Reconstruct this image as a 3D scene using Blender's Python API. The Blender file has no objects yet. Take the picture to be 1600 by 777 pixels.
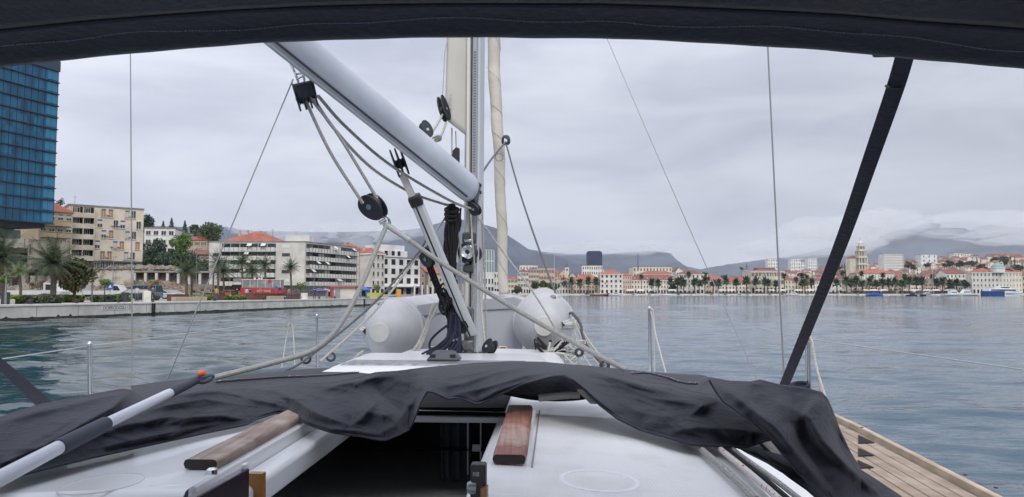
import bpy, bmesh, math, random
import numpy as np
from mathutils import Vector, Matrix, noise as mnoise

# ------------------------------------------------------------------ camera, sky, sun, exposure
SC = bpy.context.scene
COL = SC.collection
R_ = math.radians
W0, H0, FPX = 1600.0, 777.0, 1150.0
PITCH = math.atan((458.0 - 388.5) / FPX)
EYE = Vector((0.0, 0.0, 2.2))
cam_d = bpy.data.cameras.new("camera")
cam = bpy.data.objects.new("camera", cam_d)
COL.objects.link(cam)
cam.location = EYE
cam.rotation_euler = (math.pi / 2 + PITCH, 0, 0)
cam_d.sensor_fit = 'HORIZONTAL'
cam_d.sensor_width = 36.0
cam_d.lens = 36.0 * FPX / W0
cam_d.clip_start = 0.05
cam_d.clip_end = 60000
SC.camera = cam
SC.view_settings.view_transform = 'Standard'
SC.view_settings.look = 'None'
SC.view_settings.exposure = 0.55
SC.view_settings.gamma = 1.0
SC.view_settings.use_curve_mapping = False
SC.render.engine = 'CYCLES'
SC.cycles.max_bounces = 6
SC.cycles.volume_bounces = 1
SC.cycles.use_denoising = True
SC.cycles.caustics_reflective = False
SC.cycles.caustics_refractive = False

HAZE = 0.5e-4
CLOUD = 0.0016
SUN_EL, SUN_AZ = R_(42), R_(165)      # azimuth clockwise from +Y (north): behind the camera, a little to the right
world = bpy.data.worlds.new("World")
SC.world = world
world.use_nodes = True
wn, wl = world.node_tree.nodes, world.node_tree.links
wn.clear()
out = wn.new('ShaderNodeOutputWorld')
bg = wn.new('ShaderNodeBackground'); bg.inputs[1].default_value = 0.1
wl.new(bg.outputs[0], out.inputs[0])
sky = wn.new('ShaderNodeTexSky'); sky.sky_type = 'NISHITA'; sky.sun_disc = False
sky.sun_elevation = SUN_EL; sky.sun_rotation = SUN_AZ
tc = wn.new('ShaderNodeTexCoord')
mp = wn.new('ShaderNodeMapping'); mp.inputs['Scale'].default_value = (1.6, 1.6, 6.5)
wl.new(tc.outputs['Generated'], mp.inputs[0])
n1 = wn.new('ShaderNodeTexNoise'); n1.inputs['Scale'].default_value = 2.1; n1.inputs['Detail'].default_value = 7
n1.inputs['Roughness'].default_value = 0.52; n1.inputs['Distortion'].default_value = 0.35
wl.new(mp.outputs[0], n1.inputs['Vector'])
rmp = wn.new('ShaderNodeValToRGB')
rmp.color_ramp.elements[0].position = 0.34; rmp.color_ramp.elements[0].color = (3.7, 3.95, 4.8, 1)
rmp.color_ramp.elements[1].position = 0.62; rmp.color_ramp.elements[1].color = (5.6, 5.8, 6.6, 1)
wl.new(n1.outputs['Fac'], rmp.inputs[0])
sx = wn.new('ShaderNodeSeparateXYZ'); wl.new(tc.outputs['Generated'], sx.inputs[0])
sq = wn.new('ShaderNodeMath'); sq.operation = 'MULTIPLY'; wl.new(sx.outputs['Z'], sq.inputs[0]); wl.new(sx.outputs['Z'], sq.inputs[1])
ma = wn.new('ShaderNodeMath'); ma.operation = 'MULTIPLY_ADD'; ma.use_clamp = False   # brighter towards the zenith
ma.inputs[1].default_value = 1.7; ma.inputs[2].default_value = 0.80
wl.new(sq.outputs[0], ma.inputs[0])
mb_ = wn.new('ShaderNodeMath'); mb_.operation = 'MULTIPLY_ADD'; mb_.inputs[1].default_value = -0.26
wl.new(sx.outputs['X'], mb_.inputs[0]); wl.new(ma.outputs[0], mb_.inputs[2])
mx = wn.new('ShaderNodeMath'); mx.operation = 'MAXIMUM'; mx.inputs[1].default_value = 0.55
wl.new(mb_.outputs[0], mx.inputs[0])
vs = wn.new('ShaderNodeVectorMath'); vs.operation = 'SCALE'
wl.new(rmp.outputs[0], vs.inputs[0]); wl.new(mx.outputs[0], vs.inputs['Scale'])
mix = wn.new('ShaderNodeMix'); mix.data_type = 'RGBA'; mix.inputs[0].default_value = 0.95
wl.new(sky.outputs[0], mix.inputs[6]); wl.new(vs.outputs[0], mix.inputs[7])
wl.new(mix.outputs[2], bg.inputs[0])

sd = bpy.data.lights.new("sun", 'SUN'); sd.energy = 1.5; sd.angle = R_(30); sd.color = (1.0, 0.96, 0.9)
sun = bpy.data.objects.new("sun", sd); COL.objects.link(sun)
_dir = Vector((math.sin(SUN_AZ) * math.cos(SUN_EL), math.cos(SUN_AZ) * math.cos(SUN_EL), math.sin(SUN_EL)))
sun.rotation_euler = _dir.to_track_quat('Z', 'Y').to_euler()
sun.location = (0, 0, 60)

# ------------------------------------------------------------------ placing helpers
CF = Vector((0, math.cos(PITCH), math.sin(PITCH)))
CR = Vector((1, 0, 0))
CU = Vector((0, -math.sin(PITCH), math.cos(PITCH)))
def ray(px, py): return CF + CR * ((px - 800) / FPX) - CU * ((py - 388.5) / FPX)
def P(px, py, d): return EYE + ray(px, py) * d                 # a point d metres ahead of the eye
def A(px, py, Y):                                                # a point on the vertical plane y = Y
    r = ray(px, py); return EYE + r * (Y / r.y)
def X(px, Y): return (px - 800) / FPX * Y
def Z(py, Y): return 2.2 + (458 - py) / FPX * Y
# the yacht's own frame: r to starboard, f towards the bow, u up, measured from the eye
BFW = ray(871, 434).normalized()
BRT = BFW.cross(Vector((0, 0, 1))).normalized()
BUP = BRT.cross(BFW).normalized()
def B(r, f, u): return EYE + BRT * r + BFW * f + BUP * u
def BP(px, py, u):                                               # pixel ray meets the yacht plane at height u
    d = ray(px, py); t = u / d.dot(BUP); return EYE + d * t
def BD(px, py, f):                                               # pixel ray at distance f along the yacht
    d = ray(px, py); return EYE + d * (f / d.dot(BFW))
def toB(p):
    q = p - EYE; return (q.dot(BRT), q.dot(BFW), q.dot(BUP))

# ------------------------------------------------------------------ objects and tags
def tag(o, label=None, cat=None, group=None, kind=None):
    if label: o["label"] = label
    if cat: o["category"] = cat
    if group: o["group"] = group
    if kind: o["kind"] = kind
    return o
def empty(name, loc=(0, 0, 0), rz=0.0, label=None, cat=None, group=None):
    o = bpy.data.objects.new(name, None); COL.objects.link(o)
    o.location = loc; o.rotation_euler = (0, 0, rz); o.empty_display_size = 0.3
    return tag(o, label, cat, group)

class MB:
    def __init__(s): s.v = []; s.f = []; s.m = []
    def add(s, vs, fs, mi=0):
        b = len(s.v); s.v += [tuple(p) for p in vs]; s.f += [tuple(i + b for i in f) for f in fs]; s.m += [mi] * len(fs); return s
    def box(s, c, sz, mi=0, ax=None):
        x, y, z = sz[0] / 2, sz[1] / 2, sz[2] / 2
        if ax is None: ax = (Vector((1, 0, 0)), Vector((0, 1, 0)), Vector((0, 0, 1)))
        c = Vector(c)
        vs = [c + ax[0] * (i * x) + ax[1] * (j * y) + ax[2] * (k * z) for k in (-1, 1) for j in (-1, 1) for i in (-1, 1)]
        return s.add(vs, [(0, 2, 3, 1), (4, 5, 7, 6), (0, 1, 5, 4), (2, 6, 7, 3), (0, 4, 6, 2), (1, 3, 7, 5)], mi)
    def bx(s, x0, x1, y0, y1, z0, z1, mi=0):
        return s.box(((x0 + x1) / 2, (y0 + y1) / 2, (z0 + z1) / 2), (abs(x1 - x0), abs(y1 - y0), abs(z1 - z0)), mi)
    def hexa(s, a, mi=0):   # 8 corners: 4 bottom ring, 4 top ring
        return s.add(a, [(3, 2, 1, 0), (4, 5, 6, 7), (0, 1, 5, 4), (1, 2, 6, 5), (2, 3, 7, 6), (3, 0, 4, 7)], mi)
    def tube(s, pts, rad, n=8, mi=0, cap=True, closed=False, flat=None):
        pts = [Vector(p) for p in pts]; m = len(pts)
        rr = rad if isinstance(rad, (list, tuple)) else [rad] * m
        T = []
        for i in range(m):
            a = pts[(i - 1) % m] if (i > 0 or closed) else pts[0]
            b = pts[(i + 1) % m] if (i < m - 1 or closed) else pts[-1]
            t = (b - a); T.append(t.normalized() if t.length > 1e-9 else Vector((0, 0, 1)))
        up = Vector((0, 0, 1)) if abs(T[0].z) < 0.9 else Vector((1, 0, 0))
        N = (up - T[0] * up.dot(T[0])).normalized()
        vs = []
        for i in range(m):
            if i: 
                N = N - T[i] * N.dot(T[i])
                N = N.normalized() if N.length > 1e-6 else T[i].orthogonal().normalized()
            Bn = T[i].cross(N)
            for k in range(n):
                a = 2 * math.pi * k / n
                vs.append(pts[i] + N * (math.cos(a) * rr[i]) + Bn * (math.sin(a) * rr[i]) * (flat or 1))
        fs = []
        for i in range(m if closed else m - 1):
            j = (i + 1) % m
            for k in range(n):
                l = (k + 1) % n
                fs.append((i * n + k, i * n + l, j * n + l, j * n + k))
        if cap and not closed:
            fs.append(tuple(range(n))[::-1]); fs.append(tuple((m - 1) * n + k for k in range(n)))
        return s.add(vs, fs, mi)
    def lathe(s, o, ax, prof, n=24, mi=0, cap=True):   # prof: list of (along, radius)
        o = Vector(o); ax = Vector(ax).normalized(); u = ax.orthogonal().normalized(); w = ax.cross(u)
        vs = [o + ax * a + (u * math.cos(2 * math.pi * k / n) + w * math.sin(2 * math.pi * k / n)) * r for a, r in prof for k in range(n)]
        fs = []
        for i in range(len(prof) - 1):
            for k in range(n):
                l = (k + 1) % n; fs.append((i * n + k, i * n + l, (i + 1) * n + l, (i + 1) * n + k))
        if cap:
            fs.append(tuple(range(n))[::-1]); fs.append(tuple((len(prof) - 1) * n + k for k in range(n)))
        return s.add(vs, fs, mi)
    def prism(s, poly, d, mi=0):    # poly: 3-D outline, d: thickness vector
        n = len(poly); d = Vector(d); a = [Vector(p) for p in poly]
        return s.add(a + [p + d for p in a], [tuple(range(n))[::-1], tuple(range(n, 2 * n))] + [(i, (i + 1) % n, n + (i + 1) % n, n + i) for i in range(n)], mi)
    def grid(s, rows, mi=0):
        n = len(rows[0]); vs = [p for r in rows for p in r]
        return s.add(vs, [(i * n + k, i * n + k + 1, (i + 1) * n + k + 1, (i + 1) * n + k) for i in range(len(rows) - 1) for k in range(n - 1)], mi)
    def build(s, name, mats, parent=None, smooth=False, bevel=0, sub=0, solid=0, ang=35, local=False):
        me = bpy.data.meshes.new(name); me.from_pydata(s.v, [], s.f)
        if not isinstance(mats, (list, tuple)): mats = [mats]
        for m in mats: me.materials.append(m)
        if len(mats) > 1: me.polygons.foreach_set('material_index', s.m)
        o = link(name, me, parent, local)
        fin(me)
        if smooth:
            me.polygons.foreach_set('use_smooth', [True] * len(me.polygons)); me.set_sharp_from_angle(angle=R_(ang))
        if solid:
            q = o.modifiers.new('s', 'SOLIDIFY'); q.thickness = solid; q.offset = 0
        if bevel:
            q = o.modifiers.new('b', 'BEVEL'); q.width = bevel; q.segments = 2; q.limit_method = 'ANGLE'; q.angle_limit = R_(40)
            me.polygons.foreach_set('use_smooth', [True] * len(me.polygons)); me.set_sharp_from_angle(angle=R_(60))
        if sub:
            q = o.modifiers.new('u', 'SUBSURF'); q.levels = q.render_levels = sub
            me.polygons.foreach_set('use_smooth', [True] * len(me.polygons))
        return o
def fin(me):
    bm = bmesh.new(); bm.from_mesh(me); bmesh.ops.recalc_face_normals(bm, faces=bm.faces); bm.to_mesh(me); bm.free(); me.update()
def link(name, me, parent=None, local=False):
    o = bpy.data.objects.new(name, me); COL.objects.link(o)
    if parent is not None:
        o.parent = parent
        if not local: o.matrix_parent_inverse = parent_mat(parent).inverted()
    return o
def parent_mat(p):
    m = Matrix.LocRotScale(p.location, p.rotation_euler, p.scale)
    return (parent_mat(p.parent) @ p.matrix_parent_inverse @ m) if p.parent else m

def cr(pts, n=8, closed=False):      # Catmull-Rom through the points
    pts = [Vector(p) for p in pts]; m = len(pts); o = []
    for i in range(m if closed else m - 1):
        p0 = pts[(i - 1) % m] if (closed or i) else pts[0] * 2 - pts[1]
        p1, p2 = pts[i], pts[(i + 1) % m]
        p3 = pts[(i + 2) % m] if (closed or i < m - 2) else pts[-1] * 2 - pts[-2]
        for k in range(n):
            t = k / n
            o.append(0.5 * ((2 * p1) + (p2 - p0) * t + (2 * p0 - 5 * p1 + 4 * p2 - p3) * t * t + (3 * p1 - p0 - 3 * p2 + p3) * t ** 3))
    if not closed: o.append(pts[-1])
    return o
def lerpt(tbl, x):
    if x <= tbl[0][0]: return tbl[0][1]
    for (a, b), (c, d) in zip(tbl, tbl[1:]):
        if x <= c: return b + (d - b) * (x - a) / (c - a)
    return tbl[-1][1]
def sst(a, b, x):
    t = min(1, max(0, (x - a) / (b - a))); return t * t * (3 - 2 * t)

# ------------------------------------------------------------------ materials
def lin(c):
    if isinstance(c, str): c = tuple(int(c[i:i + 2], 16) for i in (0, 2, 4))
    return tuple(((v / 255) / 12.92 if v / 255 <= 0.04045 else ((v / 255 + 0.055) / 1.055) ** 2.4) for v in c) + (1,)
MATS = {}
def mat(name, c, rough=0.6, metal=0.0, c2=None, vs=4.0, amt=0.5, bump=0.0, bs=60.0, stretch=(1, 1, 1), spec=0.5, coat=0, detail=4, bdist=0.01, lo=0.35, hi=0.65, trans=0):
    if name in MATS: return MATS[name]
    m = bpy.data.materials.new(name); m.use_nodes = True; MATS[name] = m
    nt = m.node_tree; b = nt.nodes['Principled BSDF']
    c = lin(c)
    b.inputs['Base Color'].default_value = c; b.inputs['Roughness'].default_value = rough; b.inputs['Metallic'].default_value = metal
    b.inputs['Specular IOR Level'].default_value = spec; b.inputs['Coat Weight'].default_value = coat
    if trans: b.inputs['Transmission Weight'].default_value = trans
    m.diffuse_color = c
    if c2 or bump:
        t = nt.nodes.new('ShaderNodeTexCoord'); mp = nt.nodes.new('ShaderNodeMapping'); mp.inputs['Scale'].default_value = stretch
        nt.links.new(t.outputs['Object'], mp.inputs[0])
    if c2:
        n = nt.nodes.new('ShaderNodeTexNoise'); n.inputs['Scale'].default_value = vs; n.inputs['Detail'].default_value = detail
        nt.links.new(mp.outputs[0], n.inputs['Vector'])
        r = nt.nodes.new('ShaderNodeMapRange'); r.inputs[1].default_value = lo; r.inputs[2].default_value = hi; r.inputs[4].default_value = amt
        nt.links.new(n.outputs['Fac'], r.inputs[0])
        x = nt.nodes.new('ShaderNodeMix'); x.data_type = 'RGBA'; x.inputs[6].default_value = c; x.inputs[7].default_value = lin(c2)
        nt.links.new(r.outputs[0], x.inputs[0]); nt.links.new(x.outputs[2], b.inputs['Base Color'])
    if bump:
        n = nt.nodes.new('ShaderNodeTexNoise'); n.inputs['Scale'].default_value = bs; n.inputs['Detail'].default_value = 3
        nt.links.new(mp.outputs[0], n.inputs['Vector'])
        u = nt.nodes.new('ShaderNodeBump'); u.inputs['Strength'].default_value = bump; u.inputs['Distance'].default_value = bdist
        nt.links.new(n.outputs['Fac'], u.inputs['Height']); nt.links.new(u.outputs[0], b.inputs['Normal'])
    return m
def wave_mat(name, c, c2, axis, scale, rough=0.7, amt=0.4, bump=0.3, bdist=0.01, vs=3.0, coord='Object', c3=None):
    m = mat(name, c, rough, c2=c2, vs=vs, amt=1.0)
    nt = m.node_tree; b = nt.nodes['Principled BSDF']
    t = nt.nodes.new('ShaderNodeTexCoord'); w = nt.nodes.new('ShaderNodeTexWave')
    w.bands_direction = axis; w.inputs['Scale'].default_value = scale; w.inputs['Distortion'].default_value = 0.0
    nt.links.new(t.outputs[coord], w.inputs[0])
    u = nt.nodes.new('ShaderNodeBump'); u.inputs['Strength'].default_value = bump; u.inputs['Distance'].default_value = bdist
    nt.links.new(w.outputs['Fac'], u.inputs['Height']); nt.links.new(u.outputs[0], b.inputs['Normal'])
    return m
# ------------------------------------------------------------------ materials of the place
m_quay = mat('quay_concrete', 'd2d1cb', 0.85, c2='aeaca5', vs=0.6, amt=0.8, bump=0.4, bs=6, bdist=0.03)
m_cap = mat('quay_capstone', 'dcd9d0', 0.8, c2='bdbab1', vs=1.5, amt=0.6)
m_stain = mat('waterline_growth', '2c2c28', 0.8, c2='4c4a40', vs=2, amt=0.8)
m_pave = mat('paving', '9c988e', 0.85, c2='87837a', vs=0.5, amt=0.7)
m_soil = mat('hill_soil', '5f6250', 0.95, c2='857a66', vs=0.08, amt=0.9)
m_rubb = mat('rubble', '8c7d70', 0.95, c2='6d5a4e', vs=0.7, amt=0.9, bump=0.5, bs=3, bdist=0.1)
m_stone = mat('rough_stone', '8f877b', 0.95, c2='6b655c', vs=0.8, amt=0.8, bump=0.5, bs=4, bdist=0.08)
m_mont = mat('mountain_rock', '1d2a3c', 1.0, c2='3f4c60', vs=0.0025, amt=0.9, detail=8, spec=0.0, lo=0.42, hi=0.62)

# ------------------------------------------------------------------ water
def make_water():
    rng = np.random.RandomState(4)
    th = np.concatenate([np.linspace(-math.pi, -0.80, 60)[:-1], np.linspace(-0.80, 0.80, 620), np.linspace(0.80, math.pi, 60)[1:]])
    r = [1.5]
    while r[-1] < 280: r.append(r[-1] * 1.0085)
    while r[-1] < 900: r.append(r[-1] * 1.02)
    while r[-1] < 60000: r.append(r[-1] * 1.35)
    r = np.array(r)
    R, T = np.meshgrid(r, th, indexing='ij')
    x, y = R * np.sin(T), R * np.cos(T)
    z = np.zeros_like(x)
    for k in range(72):
        lam = 0.28 * (7.5 / 0.28) ** rng.rand()
        a = rng.normal(0.1, 0.55)          # travel roughly across the view so crests lie flat in the picture
        kx, ky = math.sin(a) * 2 * math.pi / lam, math.cos(a) * 2 * math.pi / lam
        amp = lam * (0.0024 if lam < 2.5 else 0.0014) * (0.6 + rng.rand())
        fade = np.clip((lam / (np.maximum(R * 0.0085, 0.02) * 3.0)) - 1, 0, 1)
        z += amp * fade * np.sin(kx * x + ky * y + rng.rand() * 6.28 + 0.6 * np.sin(x * 0.21 + k) + 0.6 * np.sin(y * 0.17 + 2 * k))
    patch = 0.55 + 0.45 * np.sin(x * 0.11 + 1.3 * np.sin(y * 0.05)) * np.sin(y * 0.043 + 0.8)
    left = 0.85 + 1.5 / (1 + np.exp((x + 1.2) / 1.5))      # choppier near the quay wall
    z *= (0.55 + 0.75 * patch) * left
    z[R > 300] = 0
    nr, nt = x.shape
    v = np.stack([x, y, z], -1).reshape(-1, 3)
    i = np.arange(nr - 1)[:, None] * nt + np.arange(nt - 1)[None, :]
    f = np.stack([i, i + nt, i + nt + 1, i + 1], -1).reshape(-1, 4)
    c = len(v); v = np.vstack([v, [[0, 0, 0]]])
    me = bpy.data.meshes.new('water')
    me.vertices.add(len(v)); me.vertices.foreach_set('co', v.ravel())
    nf = len(f); tri = np.stack([np.arange(nt - 1), np.arange(1, nt), np.full(nt - 1, c)], -1)
    me.loops.add(nf * 4 + len(tri) * 3); me.loops.foreach_set('vertex_index', np.concatenate([f.ravel(), tri.ravel()]))
    me.polygons.add(nf + len(tri))
    me.polygons.foreach_set('loop_start', np.concatenate([np.arange(nf) * 4, nf * 4 + np.arange(len(tri)) * 3]))
    me.polygons.foreach_set('use_smooth', [True] * (nf + len(tri)))
    me.update(calc_edges=True)
    m = bpy.data.materials.new('sea_water'); m.use_nodes = True
    nt_ = m.node_tree; b = nt_.nodes['Principled BSDF']
    b.inputs['Roughness'].default_value = 0.075; b.inputs['IOR'].default_value = 1.333
    t = nt_.nodes.new('ShaderNodeTexCoord')
    n0 = nt_.nodes.new('ShaderNodeTexNoise'); n0.inputs['Scale'].default_value = 0.05; nt_.links.new(t.outputs['Object'], n0.inputs['Vector'])
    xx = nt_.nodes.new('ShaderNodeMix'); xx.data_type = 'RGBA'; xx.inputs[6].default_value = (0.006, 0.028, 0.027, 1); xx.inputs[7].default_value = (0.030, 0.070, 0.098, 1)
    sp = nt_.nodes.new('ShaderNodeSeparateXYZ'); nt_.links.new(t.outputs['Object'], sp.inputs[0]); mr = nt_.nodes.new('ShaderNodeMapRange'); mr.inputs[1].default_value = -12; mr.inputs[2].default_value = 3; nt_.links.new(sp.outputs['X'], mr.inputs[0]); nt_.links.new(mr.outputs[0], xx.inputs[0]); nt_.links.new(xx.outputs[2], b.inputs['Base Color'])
    mp = nt_.nodes.new('ShaderNodeMapping'); mp.inputs['Scale'].default_value = (0.7, 1.5, 1); nt_.links.new(t.outputs['Object'], mp.inputs[0])
    n = nt_.nodes.new('ShaderNodeTexNoise'); n.inputs['Scale'].default_value = 0.9; n.inputs['Detail'].default_value = 4; n.inputs['Roughness'].default_value = 0.5
    nt_.links.new(mp.outputs[0], n.inputs['Vector'])
    nb = nt_.nodes.new('ShaderNodeTexNoise'); nb.inputs['Scale'].default_value = 0.22; nb.inputs['Detail'].default_value = 2; nt_.links.new(mp.outputs[0], nb.inputs['Vector'])
    na = nt_.nodes.new('ShaderNodeMath'); na.operation = 'MULTIPLY_ADD'; na.inputs[1].default_value = 1.3; nt_.links.new(nb.outputs['Fac'], na.inputs[0]); nt_.links.new(n.outputs['Fac'], na.inputs[2])
    u = nt_.nodes.new('ShaderNodeBump'); u.inputs['Strength'].default_value = 0.55; u.inputs['Distance'].default_value = 0.15
    nt_.links.new(na.outputs[0], u.inputs['Height']); nt_.links.new(u.outputs[0], b.inputs['Normal'])
    me.materials.append(m)
    o = bpy.data.objects.new('water', me); COL.objects.link(o)
    tag(o, kind='structure')
make_water()

# ------------------------------------------------------------------ land: one height field bounded by the shore
QA, QD = Vector((-39.0, 56.0, 0)), Vector((0.1826, 0.9832, 0))      # the west quay edge
def quay_x(Y): return -39.0 + (Y - 56) * 0.1857
SHORE = [(-900, -700), (-179, -700), (quay_x(-200), -200), (quay_x(152), 152), (quay_x(152) - 9, 153.5), (-36, 215), (-46, 300), (-44, 420), (-26, 500), (4, 541), (800, 556), (3500, 600)]
def hill_w(x, y):
    line = -71 - (y - 172) * 0.42
    return sst(2, 9, line - x) * sst(150, 158, y)
def land_z(x, y):
    z = 1.25
    w = hill_w(x, y)
    if w > 0:
        z += w * (sst(150, 171, y) * 3.3 + sst(171, 176, y) * 2.9)
        z += sst(205, 300, y) * 13 * sst(0, 30, -84 - (y - 172) * 0.42 - x) + sst(300, 520, y) * 12 * w
    if y > 590:
        z += sst(600, 1150, y) * (15 + 33 * sst(250, 760, x * 1100 / y)) + sst(1150, 5000, y) * 30
    if y > 480 and x > -30: z = max(z, 1.6)
    return z
def shore_inside(x, y):
    # land polygon: shore line closed far behind
    poly = SHORE + [(40000, 3000), (40000, 40000), (-40000, 40000), (-40000, -700)]
    c = False; j = len(poly) - 1
    for i in range(len(poly)):
        xi, yi = poly[i]; xj, yj = poly[j]
        if (yi > y) != (yj > y) and x < (xj - xi) * (y - yi) / (yj - yi) + xi: c = not c
        j = i
    return c
def make_land():
    poly = SHORE + [(9000, 700), (9000, 12000), (-9000, 12000), (-9000, -700)]
    bm = bmesh.new()
    # triangulated outline cut by a lattice of lines so that the height field has vertices to lift
    vs = [bm.verts.new((x, y, 0)) for x, y in poly]
    bm.faces.new(vs)
    def cut(co, no):
        g = bm.verts[:] + bm.edges[:] + bm.faces[:]
        bmesh.ops.bisect_plane(bm, geom=g, plane_co=co, plane_no=no)
    for y in [0, 50, 100, 130, 148, 152, 156, 160, 165, 170, 173, 176, 180, 190, 200, 205, 215, 225, 240, 260, 280, 300, 330, 380, 450, 520, 560, 590, 600, 620, 650, 690, 730, 780, 830, 880, 940, 1000, 1060, 1120, 1180, 1300, 1600, 2200, 3000, 5000]:
        cut((0, y, 0), (0, 1, 0))
    for x in [-1500, -600, -300, -220, -180, -160, -150, -140, -130, -120, -110, -100, -92, -84, -78, -72, -66, -60, -50, -30, 0, 50, 100, 180, 260, 340, 420, 500, 580, 660, 740, 820, 900, 1000, 1300, 2000, 4000]:
        cut((x, 0, 0), (1, 0, 0))
    for v in bm.verts: v.co.z = land_z(v.co.x, v.co.y)
    bmesh.ops.triangulate(bm, faces=bm.faces[:])
    top = [f for f in bm.faces]
    r = bmesh.ops.extrude_edge_only(bm, edges=[e for e in bm.edges if e.is_boundary])
    for v in [g for g in r['geom'] if isinstance(g, bmesh.types.BMVert)]: v.co.z = -3
    bmesh.ops.recalc_face_normals(bm, faces=bm.faces[:])
    me = bpy.data.meshes.new('ground'); bm.to_mesh(me); bm.free()
    me.materials.append(m_soil); me.materials.append(m_pave)
    for p in me.polygons:
        c = p.center; p.material_index = 1 if (abs(c.z - 1.25) < 0.4 and c.y < 620) or c.y < 152 else 0
        if abs(p.normal.z) < 0.2: p.material_index = 1
    o = link('ground', me); tag(o, kind='structure')
make_land()

# quay: a real kerb cap and facing along the west shore, and the far promenade
def quay_strip(name, pts, top, wall_m, cap_m, label, off=0.35):
    root = empty(name, (pts[0][0], pts[0][1], 0), 0, label, 'quay')
    w = MB(); c = MB(); st = MB()
    for (x0, y0), (x1, y1) in zip(pts, pts[1:]):
        d = Vector((x1 - x0, y1 - y0, 0)); L = d.length; d.normalize(); n = Vector((d.y, -d.x, 0))
        a = Vector((x0, y0, 0)); b = Vector((x1, y1, 0)); zz = Vector((0, 0, 1))
        w.hexa([a - n * 0.5 - zz, b - n * 0.5 - zz, b + n * off - zz, a + n * off - zz, a - n * 0.5 + zz * (top - .12), b - n * 0.5 + zz * (top - .12), b + n * off + zz * (top - .12), a + n * off + zz * (top - .12)])
        c.hexa([a - n * 0.9 + zz * (top - .117), b - n * 0.9 + zz * (top - .117), b + n * (off + .06) + zz * (top - .117), a + n * (off + .06) + zz * (top - .117), a - n * 0.9 + zz * (top + .03), b - n * 0.9 + zz * (top + .03), b + n * (off + .06) + zz * (top + .03), a + n * (off + .06) + zz * (top + .03)])
        # growth at the waterline with a ragged top
        k = max(6, int(L / 0.22)); top_r, bot_r = [], []
        for i in range(k + 1):
            p = a + d * (L * i / k) + n * (off + 0.02); h = 0.24 + 0.12 * abs(mnoise.noise(Vector((p.x * .7, p.y * .7, 0)))) + (0.22 * random.random() if random.random() < 0.05 else 0)
            top_r.append(p + zz * h); bot_r.append(p - zz * 0.4)
        st.grid([bot_r, top_r])
    w.build('quay_wall', wall_m, root); c.build('capstone', cap_m, root); st.build('waterline_growth', m_stain, root)
    return root
random.seed(3)
wq = quay_strip('stone_quay', [SHORE[1], SHORE[2], SHORE[3], SHORE[4]], 1.27, m_quay, m_cap, 'pale concrete harbour quay wall with dark waterline along the left shore')
quay_strip('promenade_quay', [SHORE[8], SHORE[9], SHORE[10], (1400, 565)], 1.5, m_cap, m_cap, 'low pale stone quay edge under the distant palm promenade')
# faded lettering panel on the quay wall and a ladder/fender
def on_quay(Y, z, out=0.37): return Vector((quay_x(Y), Y, z)) + Vector((QD.y, -QD.x, 0)) * out
b = MB(); p = on_quay(68.2, 0.85, 0.365); b.box(p, (0.02, 4.2, 0.42), ax=(Vector((QD.y, -QD.x, 0)), QD, Vector((0, 0, 1))))
b.build('painted_panel', mat('pale_paint', 'cfcdc6', 0.8), wq)
def text_mesh(name, body, size, m, M, parent=None, extrude=0.003):
    cu = bpy.data.curves.new(name, 'FONT'); cu.body = body; cu.size = size; cu.extrude = extrude; cu.align_x = 'CENTER'; cu.align_y = 'CENTER'
    to = bpy.data.objects.new(name, cu); COL.objects.link(to); bpy.context.view_layer.update()
    me = bpy.data.meshes.new_from_object(to.evaluated_get(bpy.context.evaluated_depsgraph_get()))
    bpy.data.objects.remove(to); me.materials.clear(); me.materials.append(m); me.transform(M)
    o = link(name, me, parent); o.name = name; return o
def axes_mat(xa, ya, za, loc):
    M = Matrix((tuple(xa) + (0,), tuple(ya) + (0,), tuple(za) + (0,), (0, 0, 0, 1))).transposed(); M.translation = loc; return M
text_mesh('lettering', 'DOBRODOSLI \u2022 DI', 0.46, mat('faded_letter', '5a5853', 0.9), axes_mat(QD, (0, 0, 1), (QD.y, -QD.x, 0), on_quay(68.2, 0.85, 0.382)), wq)
for Y in (73.0, 127.0):
    b = MB(); 
    for s in (-.17, .17): b.box(on_quay(Y + s, 0.45, 0.45), (0.1, 0.08, 1.5), ax=(Vector((QD.y, -QD.x, 0)), QD, Vector((0, 0, 1))))
    for k in range(6): b.box(on_quay(Y, -0.15 + k * .25, 0.45), (0.08, 0.34, 0.09), ax=(Vector((QD.y, -QD.x, 0)), QD, Vector((0, 0, 1))))
    tag(b.build('quay_ladder', mat('black_rubber', '1c1c1c', 0.8)), 'black ladder on the quay wall %s' % ('near the faded lettering' if Y < 100 else 'below the single palm and red bus'), 'ladder')

# ------------------------------------------------------------------ mountains
def ridge(name, prof, Y, depth, base_z, seed):
    x0, x1 = prof[0][0], prof[-1][0]; n = int((x1 - x0) / 3.2); rows = []
    NR = 26
    for j in range(NR + 1):
        t = j / NR; row = []
        for i in range(n + 1):
            px = x0 + (x1 - x0) * i / n
            zr = Z(lerpt(prof, px), Y)
            yy = Y - depth * (1 - t)
            xx = (px - 800) / FPX * Y + (mnoise.noise(Vector((px * .02, t * 3, seed))) * 60) * (1 - t)
            prof_t = 0.52 * t + 0.48 * t ** 3.2           # gentle foot, steep cliffs near the crest
            q = Vector((xx * 0.0016, yy * 0.0016, seed)); h = (zr - base_z) * prof_t
            rid = 1 - abs(mnoise.fractal(q, 1.0, 2.0, 5)) * 1.3
            h += (rid - 0.55) * 0.30 * (zr - base_z) * math.sin(math.pi * min(1, t)) 
            h += mnoise.noise(Vector((px * .12, 7, seed))) * 7 * t
            row.append((xx, yy, base_z + max(-5, h)))
        rows.append(row)
    back = [(p[0] * 1.25, p[1] + depth, base_z) for p in rows[-1]]
    rows.append(back)
    o = MB().grid(rows).build(name, m_mont, smooth=True, ang=180); tag(o, kind='structure')
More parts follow.
